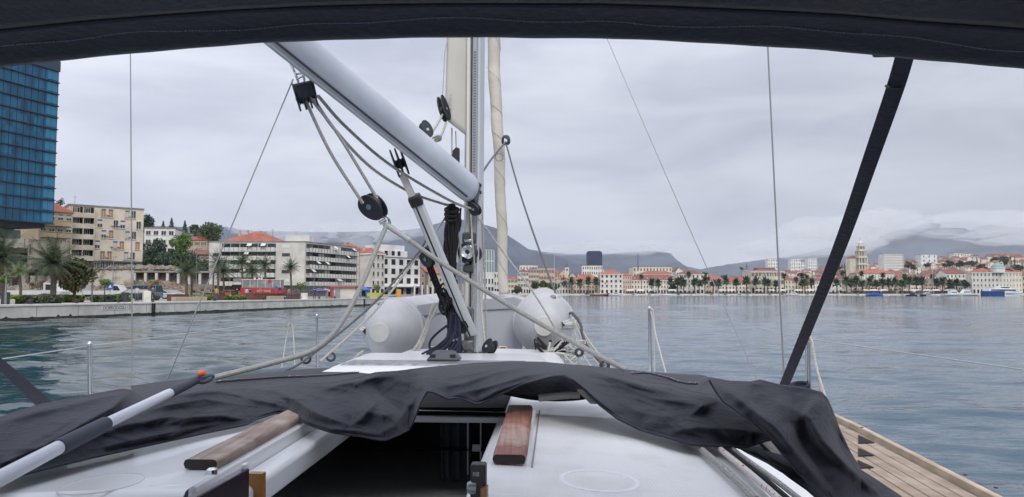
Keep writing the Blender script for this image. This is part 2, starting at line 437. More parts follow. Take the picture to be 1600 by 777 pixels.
ridge('mountain_ridge', [(150, 350), (330, 356), (350, 354), (372, 358), (400, 361), (470, 362), (520, 363), (560, 362), (610, 361), (640, 359), (668, 354), (690, 347), (715, 342), (735, 345), (760, 352), (780, 358), (792, 366), (800, 372), (812, 380), (828, 391), (845, 396), (870, 399), (900, 410), (960, 430)], 6500, 2400, 22, 1.0)
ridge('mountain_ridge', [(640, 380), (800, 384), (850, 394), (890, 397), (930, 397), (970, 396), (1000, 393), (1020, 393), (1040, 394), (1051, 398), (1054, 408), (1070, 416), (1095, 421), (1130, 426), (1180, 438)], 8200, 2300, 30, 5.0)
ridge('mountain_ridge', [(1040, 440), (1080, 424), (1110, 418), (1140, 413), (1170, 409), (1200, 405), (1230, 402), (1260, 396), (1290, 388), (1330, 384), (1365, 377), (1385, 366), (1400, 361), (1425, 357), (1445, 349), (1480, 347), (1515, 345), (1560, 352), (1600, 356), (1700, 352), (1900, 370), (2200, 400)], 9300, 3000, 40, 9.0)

for k in range(26):
    Y = 42 + k * 4.3; b = MB(); b.box(on_quay(Y, 0.70, 0.352), (0.012, 0.04, 0.86), ax=(Vector((QD.y, -QD.x, 0)), QD, Vector((0, 0, 1)))); b.build('wall_joint', mat('joint_dark', '6c6a64', .9), wq)
# ------------------------------------------------------------------ building kit
random.seed(11)
def wallm(hexc, k=0):
    nm = hexc; v3 = [int(hexc[i:i + 2], 16) for i in (0, 2, 4)]; k3 = min(1.12, 228 / max(v3)); g3 = sum(v3) / 3; hexc = ''.join('%02x' % int((v * .68 + g3 * .32) * k3) for v in v3)
    h2 = ''.join('%02x' % max(0, int(int(hexc[i:i + 2], 16) * 0.86)) for i in (0, 2, 4))
    return mat('plaster_' + nm, hexc, 0.9, c2=h2, vs=0.25, amt=0.9)
m_tileA = wave_mat('roof_tiles', 'a3604f', '87503f', 'X', 1.6, 0.85, bump=0.6, bdist=0.06, vs=0.35)
m_tileB = wave_mat('old_roof_tiles', '86554b', '6b4a42', 'X', 1.6, 0.9, bump=0.6, bdist=0.06, vs=0.4)
m_tileC = wave_mat('orange_roof_tiles', 'aa6a52', '8e5a48', 'X', 1.6, 0.85, bump=0.6, bdist=0.06, vs=0.3)
m_flat = mat('roof_felt', '8a8784', 0.9, c2='6f6d6b', vs=0.4, amt=0.8)
m_pane = mat('window_glass', '242a30', 0.12, c2='4a545c', vs=0.9, amt=0.8, spec=0.6)
m_frame = mat('window_frame', 'c9c7c0', 0.6)
m_dark = mat('dark_opening', '1d1b1a', 0.9)
m_shutG = mat('green_shutter', '55605a', 0.8); m_shutB = mat('brown_shutter', '6d5a4a', 0.8)
m_metal = mat('galvanised', '8d9093', 0.4, metal=0.7)
m_white = mat('white_render', 'dedbd4', 0.85, c2='c6c3bb', vs=0.3, amt=0.8)
m_conc = mat('concrete', '9a968e', 0.9, c2='7b776f', vs=0.4, amt=0.9, bump=0.3, bs=5, bdist=0.03)
WIN = {}
def win_mesh(w, h, kind):
    k = (round(w, 2), round(h, 2), kind)
    if k in WIN: return WIN[k]
    b = MB(); t = 0.09 if w < 2.5 else 0.12
    if kind == 'dark':
        b.bx(-w / 2, w / 2, -0.05, 0.02, 0, h, 1)
        me = bpy.data.meshes.new('window'); 
    else:
        b.bx(-w / 2 + t, w / 2 - t, -0.03, 0.02, t, h - t, 1)
        b.bx(-w / 2, -w / 2 + t, -0.10, 0.02, 0, h, 0); b.bx(w / 2 - t, w / 2, -0.10, 0.02, 0, h, 0)
        b.bx(-w / 2 + t, w / 2 - t, -0.10, 0.02, h - t, h, 0); b.bx(-w / 2 + t, w / 2 - t, -0.10, 0.02, 0, t, 0)
        b.bx(-w / 2 - .08, w / 2 + .08, -0.2, 0.02, -.1, -.002, 0)
        if kind != 'plain': b.bx(-.04, .04, -0.08, -0.031, t, h - t, 0)
        if kind in ('shutG', 'shutB'):
            for s in (-1, 1): b.bx(s * (w / 2 + .03), s * (w / 2 + .03 + w * .42), -0.09, 0.02, 0, h, 2)
        if kind in ('blindO', 'blindB', 'blindW'):
            b.bx(-w / 2 + t, w / 2 - t, -0.06, -0.031, h * (.12 if kind != 'blindW' else .45), h * .80, 2); b.bx(-w / 2 + t, w / 2 - t, -0.11, -0.101, h * .80, h, 3)
        if kind in ('arch',):
            b.lathe((0, -0.05, h), (0, -1, 0), [(0, w / 2), (0.05, w / 2)], 14, 1)
    me = bpy.data.meshes.new('window'); me.from_pydata(b.v, [], b.f)
    third = {'shutG': m_shutG, 'shutB': m_shutB, 'blindO': mat('orange_blind', 'b08050', .8), 'blindB': mat('pale_blind', 'b9b2a6', .8), 'blindW': mat('white_curtain', 'cfcdc8', .8)}.get(kind, m_frame)
    for m in (m_frame, m_pane if kind != 'dark' else m_dark, third, mat('blue_blind', '5a6c8e', .8)): me.materials.append(m)
    me.polygons.foreach_set('material_index', b.m); fin(me); WIN[k] = me; return me
def win(root, x, z, w, h, kind='plain', side='F', W=0, D=0, name='window'):
    o = bpy.data.objects.new(name, win_mesh(w, h, kind)); COL.objects.link(o); o.parent = root
    if side == 'F': o.location = (x, 0, z)
    elif side == 'L': o.location = (-W / 2, x, z); o.rotation_euler = (0, 0, -math.pi / 2)
    elif side == 'R': o.location = (W / 2, x, z); o.rotation_euler = (0, 0, math.pi / 2)
    return o
def roof_mesh(kind, w, d, h, rh, oh=0.4, axis='x'):
    b = MB(); x, y0, y1 = w / 2 + oh, -oh, d + oh
    if kind == 'hip':
        ins = min(d / 2, w / 2 - .3) if w > d else min(w / 2, d / 2 - .3)
        if w > d: r = [(-w / 2 + ins, d / 2, h + rh), (w / 2 - ins, d / 2, h + rh)]
        else: r = [(0, ins, h + rh), (0, d - ins, h + rh)]
        c = [(-x, y0, h), (x, y0, h), (x, y1, h), (-x, y1, h)]
        if w > d: fs = [(0, 1, 5, 4), (1, 2, 5), (2, 3, 4, 5), (3, 0, 4)]
        else: fs = [(0, 1, 4), (1, 2, 5, 4), (2, 3, 5), (3, 0, 4, 5)]
        b.add(c + r, fs + [(3, 2, 1, 0)])
    elif kind == 'gable':   # ridge along x
        b.hexa([(-x, y0, h - .1), (x, y0, h - .1), (x, d / 2, h + rh - .1), (-x, d / 2, h + rh - .1), (-x, y0, h + .1), (x, y0, h + .1), (x, d / 2, h + rh + .12), (-x, d / 2, h + rh + .12)])
        b.hexa([(-x, y1, h - .1), (x, y1, h - .1), (x, d / 2, h + rh - .1), (-x, d / 2, h + rh - .1), (-x, y1, h + .1), (x, y1, h + .1), (x, d / 2, h + rh + .12), (-x, d / 2, h + rh + .12)])
    elif kind == 'gabley':  # ridge along y
        for s in (-1, 1):
            b.hexa([(s * x, y0, h - .1), (0, y0, h + rh - .1), (0, y1, h + rh - .1), (s * x, y1, h - .1), (s * x, y0, h + .1), (0, y0, h + rh + .12), (0, y1, h + rh + .12), (s * x, y1, h + .1)])
    elif kind == 'flat':
        t = .3
        b.bx(-w / 2 - .1, w / 2 + .1, -.1, .2, h, h + .5); b.bx(-w / 2 - .1, w / 2 + .1, d - .2, d + .1, h, h + .5)
        b.bx(-w / 2 - .1, -w / 2 + .2, .2, d - .2, h, h + .5); b.bx(w / 2 - .2, w / 2 + .1, .2, d - .2, h, h + .5); b.bx(-w / 2 + .2, w / 2 - .2, .2, d - .2, h - .1, h + .05)
    return b
def house(label, p0, p1, base, eave, ridge=None, depth=12, wall='cfc6b6', roof='hip', rm=None, floors=3, cols=5, ww=None, wh=None, kind='plain', group='houses of the far town', cat='house', name='town_house', sides='', cornice=False, chim=0, skip=(), plinth=0.9, ground=True, wins=True, dormer=0):
    """p0, p1: (pixel x, Y) of the two front corners; heights in metres above sea"""
    a = Vector((X(*p0), p0[1], base)); c = Vector((X(*p1), p1[1], base)); W = (c - a).length; rz = math.atan2(c.y - a.y, c.x - a.x)
    root = empty(name, (a + c) / 2, rz, label, cat, group)
    h = eave - base; rh = (ridge - eave) if ridge else 1.5
    wm = wallm(wall); D = depth
    b = MB(); b.bx(-W / 2, W / 2, 0, D, -2.5, h)
    if roof in ('gable',): 
        for s in (-1, 1): b.prism([(s * W / 2, 0, h), (s * W / 2, D, h), (s * W / 2, D / 2, h + rh)], (-s * .3, 0, 0))
    if roof == 'gabley':
        for y in (0, D - .3): b.prism([(-W / 2, y, h), (W / 2, y, h), (0, y, h + rh)], (0, .3, 0))
    b.build('wall', wm, root, local=True)
    rf = roof_mesh(roof, W, D, h, rh).build('roof', rm or (m_flat if roof == 'flat' else m_tileA), root, local=True)
    if cornice:
        q = MB(); q.bx(-W / 2 - .35, W / 2 + .35, -.35, .0, h - .55, h - .02); q.bx(-W / 2 - .12, W / 2 + .12, -.12, .0, h * .34, h * .34 + .25)
        q.bx(-W / 2 - .352, -W / 2, 0, D, h - .55, h - .02); q.build('cornice', m_white if wall > 'c0' else wm, root, local=True)
    for k in range(chim):
        x = (-0.3 + 0.6 * ((k * 0.618) % 1)) * W; y = D * (.35 + .3 * (k % 2))
        q = MB(); q.bx(x - .35, x + .35, y - .3, y + .3, h, h + rh * .85 + .5, 0); q.bx(x - .45, x + .45, y - .4, y + .4, h + rh * .85 + .5, h + rh * .85 + .65, 0)
        q.build('chimney', wm, rf, local=True)
    for k in range(dormer):
        x = W * ((k + .5) / dormer - .5); q = MB(); q.bx(x - .5, x + .5, D * .13, D * .3, h + rh * .2, h + rh * .2 + 1.0, 0); q.bx(x - .6, x + .6, D * .12, D * .3, h + rh * .2 + 1.0, h + rh * .2 + 1.12, 0)
        q.build('dormer', m_white, rf, local=True)
    fh = h / max(1, floors)
    ww = ww or min(1.3, W / cols * .42); wh = wh or fh * .5
    if wins:
        for i in range(floors):
            for j in range(cols):
                if (i, j) in skip: continue
                x = W * ((j + .5) / cols - .5); z = i * fh + fh * (.28 if i else .12)
                hh = wh if (i or not ground) else fh * .68
                win(root, x, z, ww if (i or not ground) else ww * 1.25, hh, kind if (i or not ground) else 'dark')
            for sd in sides:
                n = max(2, int(D / 4))
                for j in range(n): win(root, D * (j + .5) / n, i * fh + fh * .28, ww, wh, kind, sd, W, D)
    return root, W, h

# ------------------------------------------------------------------ trees
m_bark = mat('bark', '5b4f43', 0.95, c2='40372f', vs=6, amt=0.8, bump=0.5, bs=30)
m_pbark = mat('palm_bark', '6b5f52', 0.95, c2='4a4038', vs=8, amt=0.9, bump=0.8, bs=20, bdist=0.03)
def leafm(name, c, c2, rough=0.65):
    m = mat(name, c, rough, c2=c2, vs=0.9, amt=1.0, spec=0.3); return m
m_palm = leafm('palm_frond', '4f5f43', '37452f'); m_palmd = leafm('dry_frond', '76694c', '5b513b')
m_palml = leafm('young_palm_frond', '6f8450', '50663c')
m_leafD = leafm('dark_leaf', '3f5240', '2a3a2e'); m_leafG = leafm('green_leaf', '56683f', '3b4c32'); m_leafB = leafm('bright_leaf', '738a48', '526a3a'); m_leafO = leafm('olive_leaf', '5d5a35', '3d452c')
m_hedge = leafm('hedge_leaf', '7e9440', '55702f')
def palm_meshes(key, tr_h, r, nf, leaf_w, cd, detail=True, seed=0, thick=0.22):
    rnd = random.Random(seed)
    t = MB(); pts = [(0.10 * math.sin(k * .7) * (k / 7), 0.08 * math.cos(k * .5) * (k / 7), tr_h * k / 7) for k in range(8)]
    t.tube(pts, [thick * (1.35 if k == 0 else 1.0 - .12 * k / 7) for k in range(8)], 8)
    c = MB(); top = Vector(pts[-1])
    for i in range(nf):
        az = 2.399 * i + rnd.uniform(-.2, .2); el = R_(78 - 120 * (i / nf) ** 1.05 + rnd.uniform(-8, 8)); L = r * rnd.uniform(.9, 1.15) * (1.0 if el > -.3 else .8)
        d = Vector((math.cos(az) * math.cos(el), math.sin(az) * math.cos(el), math.sin(el)))
        side = Vector((-math.sin(az), math.cos(az), 0)); p = top.copy(); n = 7 if detail else 4; prev = None; dr = 1.5 / n
        for k in range(n + 1):
            w = leaf_w * math.sin(math.pi * (0.12 + 0.86 * k / n)) 
            cur = p.copy(); nd = d.copy()
            if prev:
                pp, pw = prev
                if detail:     # leaflets either side of the rib
                    for s in (-1, 1):
                        for q in range(3):
                            a = pp.lerp(cur, q / 3); b2 = pp.lerp(cur, (q + .55) / 3)
                            tip = a + side * s * (w * 1.5) + d * (L / n * .9) - Vector((0, 0, w * (.5 + .5 * rnd.random())))
                            c.add([a, b2, tip], [(0, 1, 2)], 1 if (el < -.45 and key != 'young') else 0)
                else:
                    for s in (-1, 1):
                        c.add([pp, cur, cur + side * s * w * 1.2 - Vector((0, 0, w * .5)), pp + side * s * pw * 1.2 - Vector((0, 0, pw * .5))], [(0, 1, 2, 3)], 1 if el < -.6 else 0)
            prev = (cur, w)
            p = p + d * (L / n)
            d = (d + Vector((0, 0, -dr * .62 * (0.55 + math.cos(el) * .6)))).normalized()
    return t, c, cd
def make_palm(name, label, loc, tr_h, r, nf=38, leaf_w=0.28, m=None, group=None, detail=True, seed=0, thick=.22, rz=0, key='p', cat='palm tree'):
    root = empty(name, loc, rz, label, cat, group)
    t, c, _ = palm_meshes(key, tr_h, r, nf, leaf_w, None, detail, seed, thick)
    t.build('trunk', m_pbark, root, local=True); c.build('crown', [m or m_palm, m_palmd if key != 'young' else m], root, local=True)
    return root
def copy_tree(o, parent=None, loc=None, rz=None, sc=None, label=None):
    c = o.copy(); COL.objects.link(c); c.parent = parent
    if parent is None:
        if loc is not None: c.location = loc
        if rz is not None: c.rotation_euler = (0, 0, rz)
        if sc is not None: c.scale = sc if isinstance(sc, tuple) else (sc, sc, sc)
        if label: c['label'] = label
    for ch in list(o.children): copy_tree(ch, c)
    return c
def crown_mb(rx, ry, rz, cz, n, leaf, rnd, lobes=9, hole=0.0, flatb=False):
    """leaf faces spread through several overlapping clumps"""
    b = MB(); cl = []
    for i in range(lobes):
        u = rnd.uniform(-1, 1); a = rnd.uniform(0, 6.28); q = math.sqrt(1 - u * u); k = rnd.uniform(.35, .78)
        cl.append((Vector((rx * q * math.cos(a) * k, ry * q * math.sin(a) * k, cz + rz * u * k)), rnd.uniform(.32, .55)))
    cl.append((Vector((0, 0, cz)), .55))
    for i in range(n):
        c, s = cl[i % len(cl)]
        v = Vector((rnd.gauss(0, 1), rnd.gauss(0, 1), rnd.gauss(0, 1))).normalized() * (rnd.random() ** .33)
        p = c + Vector((v.x * rx * s, v.y * ry * s, v.z * rz * s))
        e = Vector((rnd.gauss(0, 1), rnd.gauss(0, 1), rnd.gauss(0, .7) + .5)).normalized(); f = e.orthogonal().normalized(); g = e.cross(f); l = leaf * rnd.uniform(.6, 1.3)
        a = rnd.uniform(0, 6.28); f, g = f * math.cos(a) + g * math.sin(a), g * math.cos(a) - f * math.sin(a)
        b.add([p - f * l * .5, p + g * l * .35, p + f * l * .5, p - g * l * .35], [(0, 1, 2, 3)])
    return b
def make_tree(name, label, loc, h, rx, rz, m, n=900, leaf=.35, cat='tree', group=None, seed=0, lobes=9, trunk=.16, ry=None):
    rnd = random.Random(seed); root = empty(name, loc, 0, label, cat, group); cz = h - rz
    t = MB(); t.tube([(0, 0, -.3), (.05, 0, cz * .5), (0, .04, cz)], [trunk * 1.3, trunk, trunk * .7], 8)
    for k in range(5):
        a = k * 1.26 + rnd.random(); q = Vector((0, 0, max(.3, cz - rz * .55))); t.tube([q, q + Vector((math.cos(a) * rx * .35, math.sin(a) * rx * .35, rz * .45)), q + Vector((math.cos(a) * rx * .6, math.sin(a) * rx * .6, rz * .95))], [trunk * .5, trunk * .35, trunk * .12], 5)
    t.build('trunk', m_bark, root, local=True)
    crown_mb(rx, ry or rx, rz, cz, n, leaf, rnd, lobes).build('crown', m, root, local=True)
    return root
def make_cypress(label, loc, h, r, n=500, group='dark trees of the far town', seed=0, leaf=.5):
    rnd = random.Random(seed); root = empty('cypress_tree', loc, 0, label, 'tree', group); b = MB()
    for i in range(n):
        t = rnd.random(); rr = r * math.sin(math.pi * min(1, (t * .9 + .1)) ** .7) * (rnd.random() ** .4); a = rnd.uniform(0, 6.28)
        p = Vector((rr * math.cos(a), rr * math.sin(a), h * (.06 + .94 * t))); e = Vector((math.cos(a), math.sin(a), rnd.uniform(-.3, .6))).normalized(); f = e.orthogonal(); g = e.cross(f); l = leaf * rnd.uniform(.6, 1.2)
        b.add([p - f * l * .4, p + g * l * .4, p + f * l * .4, p - g * l * .4], [(0, 1, 2, 3)])
    b.build('crown', m_leafD, root, local=True); MB().tube([(0, 0, -.5), (0, 0, h * .4)], .15, 6).build('trunk', m_bark, root, local=True)
    return root

# ------------------------------------------------------------------ near left: glass tower
def glass_tower():
    a = Vector((X(-150, 125), 125, 0)); c = Vector((X(80, 150), 150, 0)); W = (c - a).length; rz = math.atan2(c.y - a.y, c.x - a.x)
    zb, zt = Z(351, 150), Z(91, 150); root = empty('glass_tower', ((a + c) / 2).to_tuple()[:2] + (1.25,), rz, 'tall blue curtain-wall tower cantilevered over the ruined building', 'office tower')
    z0, z1 = zb - 1.25, zt - 1.25; D = 26
    m_cw = bpy.data.materials.new('blue_curtain_glass'); m_cw.use_nodes = True; nt = m_cw.node_tree; bs = nt.nodes['Principled BSDF']
    bs.inputs['Roughness'].default_value = .18; bs.inputs['Specular IOR Level'].default_value = .5
    t = nt.nodes.new('ShaderNodeTexCoord'); mp = nt.nodes.new('ShaderNodeMapping'); mp.inputs['Scale'].default_value = (1 / 1.4, 1 / 1.4, 1 / 2.78); nt.links.new(t.outputs['Object'], mp.inputs[0])
    fl = nt.nodes.new('ShaderNodeVectorMath'); fl.operation = 'FLOOR'; nt.links.new(mp.outputs[0], fl.inputs[0])
    wh = nt.nodes.new('ShaderNodeTexWhiteNoise'); nt.links.new(fl.outputs[0], wh.inputs['Vector'])
    rp = nt.nodes.new('ShaderNodeValToRGB'); rp.color_ramp.elements[0].color = lin('0b3a58'); rp.color_ramp.elements[1].color = lin('176486'); rp.color_ramp.elements[1].position = .95
    nt.links.new(wh.outputs['Value'], rp.inputs[0]); nt.links.new(rp.outputs[0], bs.inputs['Base Color'])
    MB().bx(-W / 2, W / 2, 0.0, D, z0, z1).build('curtain_wall', m_cw, root, local=True)
    m_band = mat('tower_floor_edge', '163046', .4); m_mul = mat('tower_mullion', '1a4058', .4)
    n = 13; fh = (z1 - z0 - 2.2) / n
    for k in range(n + 1):
        z = z0 + k * fh; q = MB(); q.bx(-W / 2 - .12, W / 2 + .12, -.35, -.02, z, z + .22); q.bx(W / 2 + .002, W / 2 + .12, -.02, D, z, z + .22); q.build('floor_band', m_band, root, local=True)
    q = MB(); nx = int(W / 1.4)
    for k in range(nx + 1):
        x = -W / 2 + W * k / nx; q.bx(x - .02, x + .02, -.08, -.002, z0 + .45, z1 - 2.3)
    q.build('mullion', m_mul, root, local=True)
    MB().bx(-W / 2 - .1, W / 2 + .1, -.4, D, z1 - 2.2, z1).build('parapet', mat('tower_parapet', '2c3e50', .5), root, local=True)
    for i in range(n):     # corner bays: sky seen through them put into a paler pane colour
        q = MB(); q.bx(W / 2 - 2.4, W / 2 - .1, -.06, -.004, z0 + i * fh + .5, z0 + (i + 1) * fh - .1); q.build('corner_pane', mat('sky_through_glass', '2c7697', .15), root, local=True)
    MB().bx(-W / 2, W / 2 - 1, 1, D - 1, z0 - .8, z0 - .002).build('soffit', mat('tower_soffit', '3a3f45', .8), root, local=True)
    for x in (-W / 2 + 4, -4, W / 2 - 12): MB().bx(x - 1.2, x + 1.2, 5, 7.5, -2, z0 - .8).build('column', m_conc, root, local=True)
    MB().bx(W / 2 - 10, W / 2 - 4, 9, 18, -2, z0 - .81).build('stair_core', mat('dark_cladding', '20242b', .6), root, local=True)
    MB().bx(W / 2 - 3.9, W / 2 + .5, 10, 16, -2, z0 - .81).build('glass_lobby', mat('grey_green_glass', '5e7573', .2), root, local=True)
glass_tower()

# yellow house behind the ruin
r, W, h = house('yellow house with balconies and terracotta hipped roof between tower and ruin', (58, 178), (111, 184), 5.0, Z(330, 180), Z(312, 182), 14, 'd8ba80', 'hip', m_tileA, 6, 4, 1.3, 1.5, 'blindW', group='apartment houses above the quay', chim=1, name='apartment_house', cat='apartment house', sides='R')
for z in (h * .45, h * .63, h * .8): 
    q = MB(); q.bx(-W / 2 + .3, W / 2 - 1.2, -1.2, 0, z - .1, z + .05); q.bx(-W / 2 + .3, W / 2 - 1.2, -1.2, -1.1, z + .05, z + 1.0); q.build('balcony', wallm('cdb27c'), r, local=True)
# grey-white block behind the tower foot
house('pale grey block seen beneath the glass tower', (-40, 175), (34, 176), 4.0, Z(378, 176), None, 12, 'b6b5b0', 'flat', None, 4, 6, 1.3, 1.3, 'mid', group='apartment houses above the quay', name='apartment_house', cat='apartment house')

# beige apartment block: loggias on the left, chequered windows on the right
def beige_block():
    Y0, Y1 = 188, 199; base = 8.3; r, W, h = house('long beige apartment block with loggias and orange blinds above the ruin', (104, Y0), (222, Y1), base, Z(328.5, 199), None, 13, 'd2c1a6', 'flat', None, 5, 5, wins=False, group='apartment houses above the quay', name='apartment_house', cat='apartment house')
    sx = lambda px: W * ((px - 104) / 118.0 - .5)
    z0 = Z(409, 199) - base; fh = (h - z0) / 5
    for i in range(5):
        z = z0 + i * fh
        q = MB(); q.bx(sx(108), sx(143), -.05, .02, z + 1.0, z + fh - .15); q.build('loggia', m_dark, r, local=True)
        q = MB(); q.bx(sx(108), sx(143), -1.25, -1.1, z - .2, z + 1.05); q.bx(sx(108), sx(143), -1.1, -.001, z - .2, z - .02); q.build('balcony', wallm('d2c5ae'), r, local=True)
        for px in (112, 117, 133): q = win(r, sx(px), z + 1.15, 1.1, 1.35, 'mid')
        for k, px in enumerate((108.5, 125.5, 142.5)):
            MB().bx(sx(px) - .1, sx(px) + .1, -1.2, -.001, z + 1.06, z + fh - .22).build('balcony_wall', wallm('d2c5ae'), r, local=True)
    cols = [[(157, 'blindO'), (168.5, 'blindO'), (195, 'blindB'), (205, 'mid')], [(152, 'blindW'), (177, 'mid'), (188, 'blindW'), (214, 'mid')], [(158.5, 'blindW'), (170, 'blindO'), (196, 'blindB'), (206.5, 'mid')], [(149, 'blindW'), (177, 'blindB'), (187.5, 'blindO'), (213, 'blindO')], [(157.5, 'blindO'), (168.5, 'blindO'), (195, 'blindB'), (205.5, 'mid')]]
    cols = cols[::-1]
    for i in range(5):
        for px, k in cols[i]: win(r, sx(px), z0 + i * fh + .35, 1.25, 2.15, k)
        q = MB()
        for px in (163.5 + 8 * (i % 2), 200 - 18 * (i % 2)): q.bx(sx(px) - .3, sx(px) + .3, -.4, -.002, z0 + i * fh + .9, z0 + i * fh + 1.35)
        q.build('air_conditioner', mat('off_white_plastic', 'c4c2ba', .6), r, local=True)
    MB().bx(sx(104), sx(222) - .02, -.5, -.002, z0 - .45, z0 - .05).build('canopy', mat('dark_fascia', '4a4d52', .7), r, local=True)
    for px in range(122, 220, 9): win(r, sx(px), .35, 1.7, 1.9, 'mid', name='shop_window')
    q = MB(); q.bx(sx(120), sx(134), -.62, -.502, z0 - .5, z0 + .1); q.build('shop_sign', mat('blue_sign', '39508f', .6), r, local=True)
    q = MB(); q.tube([(sx(118), 6, h), (sx(118), 6, h + 3.4)], .05, 5); q.tube([(sx(118) - .6, 6, h + 3), (sx(118) + .6, 6, h + 3)], .03, 4); q.build('roof_aerial', m_metal, r, local=True)
beige_block()

# ruined concrete building in front of them
def ruin():
    rnd = random.Random(5); Y = 108; g = 1.25
    root = empty('ruined_building', (X(50, Y), Y, g), 0, 'half demolished concrete building with broken walls and empty bays behind the palms', 'ruin')
    px = lambda p: X(p, Y) - X(50, Y); pz = lambda y: Z(y, Y) - g
    for k, (a, c, y0, y1) in enumerate([(-40, 42, 373, 385), (-40, 48, 415, 421)]):
        q = MB(); n = 14
        for i in range(n):
            x0, x1 = px(a + (c - a) * i / n), px(a + (c - a) * (i + 1) / n); q.bx(x0, x1 + .001 * i, rnd.uniform(-.15, .15), 9, pz(y1) - rnd.uniform(0, .25), pz(y0) + rnd.uniform(-.1, .1))
        q.build('floor_slab', m_conc, root, local=True)
    for p in (-38, -10, 9, 35, 50, 62, 78, 104):
        q = MB(); q.bx(px(p) - .35, px(p) + .35, .2, .9, 0, pz(416 if p < 50 else 431)); q.build('column', m_conc, root, local=True)
    def broken(a, c, ylow, ytop, y, holes, seed):
        rr = random.Random(seed); q = MB(); n = int((c - a) / 1.2)
        for i in range(n):
            p0, p1 = a + (c - a) * i / n, a + (c - a) * (i + 1) / n; top = pz(ytop + rr.uniform(-2.5, 3.5)); spans = [(pz(ylow), top)]
            for hx0, hx1, hy0, hy1 in holes:
                if p0 < hx1 and p1 > hx0:
                    ns = []
                    for s0, s1 in spans:
                        b0, b1 = pz(hy1) + rr.uniform(-.1, .1), pz(hy0) + rr.uniform(-.1, .1)
                        if s0 < b0: ns.append((s0, min(s1, b0)))
                        if s1 > b1: ns.append((max(s0, b1), s1))
                    spans = ns
            for s0, s1 in spans:
                if s1 - s0 > .05: q.bx(px(p0), px(p1) + .002, y + rr.uniform(-.04, .04), y + .35, s0, s1)
        return q
    broken(42, 106, 413, 378, 0, [(45, 48, 382, 398), (73, 79, 387, 402), (88, 93, 388, 412)], 1).build('broken_wall', m_stone, root, local=True)
    broken(-40, 46, 415, 386, 4, [(-30, -10, 392, 408), (0, 14, 392, 412), (24, 38, 390, 404)], 2).build('broken_wall', m_conc, root, local=True)
    broken(48, 90, 470, 432, 1.5, [(52, 60, 436, 462), (68, 74, 438, 458)], 3).build('broken_wall', m_stone, root, local=True)
    MB().bx(X(-60, 117) - X(50, Y), X(98, 117) - X(50, Y), 8.5, 9, 0, pz(388)).build('rear_wall', mat('dark_mottled_wall', '6b655d', .95, c2='4a463f', vs=.3, amt=.9), root, local=True)  # rear wall in a darker, noise-mottled tone than the concrete in front
    q = MB(); 
    for p, y in ((20, 470), (92, 466)): q.bx(px(p - 14), px(p + 10), 3, 3.3, 0, pz(436))
    q.build('inner_wall', m_conc, root, local=True)
    for k in range(16):
        q = MB(); x = px(46 + k * 3.8); z = pz(380 + rnd.uniform(-2, 2)); q.tube([(x, .2, z - .3), (x + rnd.uniform(-.3, .3), .1, z + rnd.uniform(.2, .6)), (x + rnd.uniform(-.6, .6), 0, z + rnd.uniform(.1, .5))], .035, 4); q.build('bent_rebar', mat('rust', '5e4436', .9), root, local=True)
ruin()

# loose rubble (nobody could count it) and the earth bank
def rubble(name, label, boxes, n, m, seed, smin=.15, smax=.7):
    rnd = random.Random(seed); b = MB()
    for i in range(n):
        bx = boxes[i % len(boxes)]; t = rnd.random(); x = bx[0] + (bx[1] - bx[0]) * t; y = bx[2] + (bx[3] - bx[2]) * rnd.random(); z = bx[4](x, y)
        s = smin + (smax - smin) * rnd.random() ** 2.5; ax = [Vector((rnd.gauss(0, 1), rnd.gauss(0, 1), rnd.gauss(0, 1))).normalized()]; ax.append(ax[0].orthogonal().normalized()); ax.append(ax[0].cross(ax[1]))
        b.box((x, y, z + s * .2), (s * rnd.uniform(.6, 1.6), s, s * rnd.uniform(.4, .9)), ax=ax)
    o = b.build(name, m); tag(o, label, name.replace('_', ' '), kind='stuff')
def mound(x, y, cx, cy, rx, ry, h): return max(0, 1 - ((x - cx) / rx) ** 2 - ((y - cy) / ry) ** 2) * h
cx = X(35, 104)
rubble('rubble_heap', 'broken concrete and stone heaped in front of the ruined building', [(X(-60, 100), X(140, 100), 98, 107, lambda x, y: 1.2 + 1.9 * sst(98, 106, y) * (.6 + .4 * math.sin(x * .35)))], 2600, m_stone, 3, .2, .9)
q = MB(); rows = []
for i in range(24):
    y = 96 + 13 * i / 23; rows.append([(x, y, 1.15 + 1.9 * sst(98, 106, y) * (.6 + .4 * math.sin(x * .35)) + .25 * mnoise.noise(Vector((x * .8, y * .8, 1)))) for x in np.linspace(X(-80, 100), X(140, 100), 70)])
o = q.grid(rows).build('rubble_ground', m_rubb, smooth=True); tag(o, kind='structure')
rubble('fallen_stones', 'reddish brown stones strewn down the bank below the arcade wall', [(-110, -64, 152, 172, lambda x, y: land_z(x, y))], 3800, m_rubb, 8, .2, 1.0)
rubble('grey_rubble', 'grey masonry debris along the upper road under the dark trees', [(-116, -80, 180, 200, lambda x, y: land_z(x, y)), (X(205, 188), X(325, 188), 176, 190, lambda x, y: land_z(x, y) + .4)], 2600, m_stone, 9, .3, 1.3)

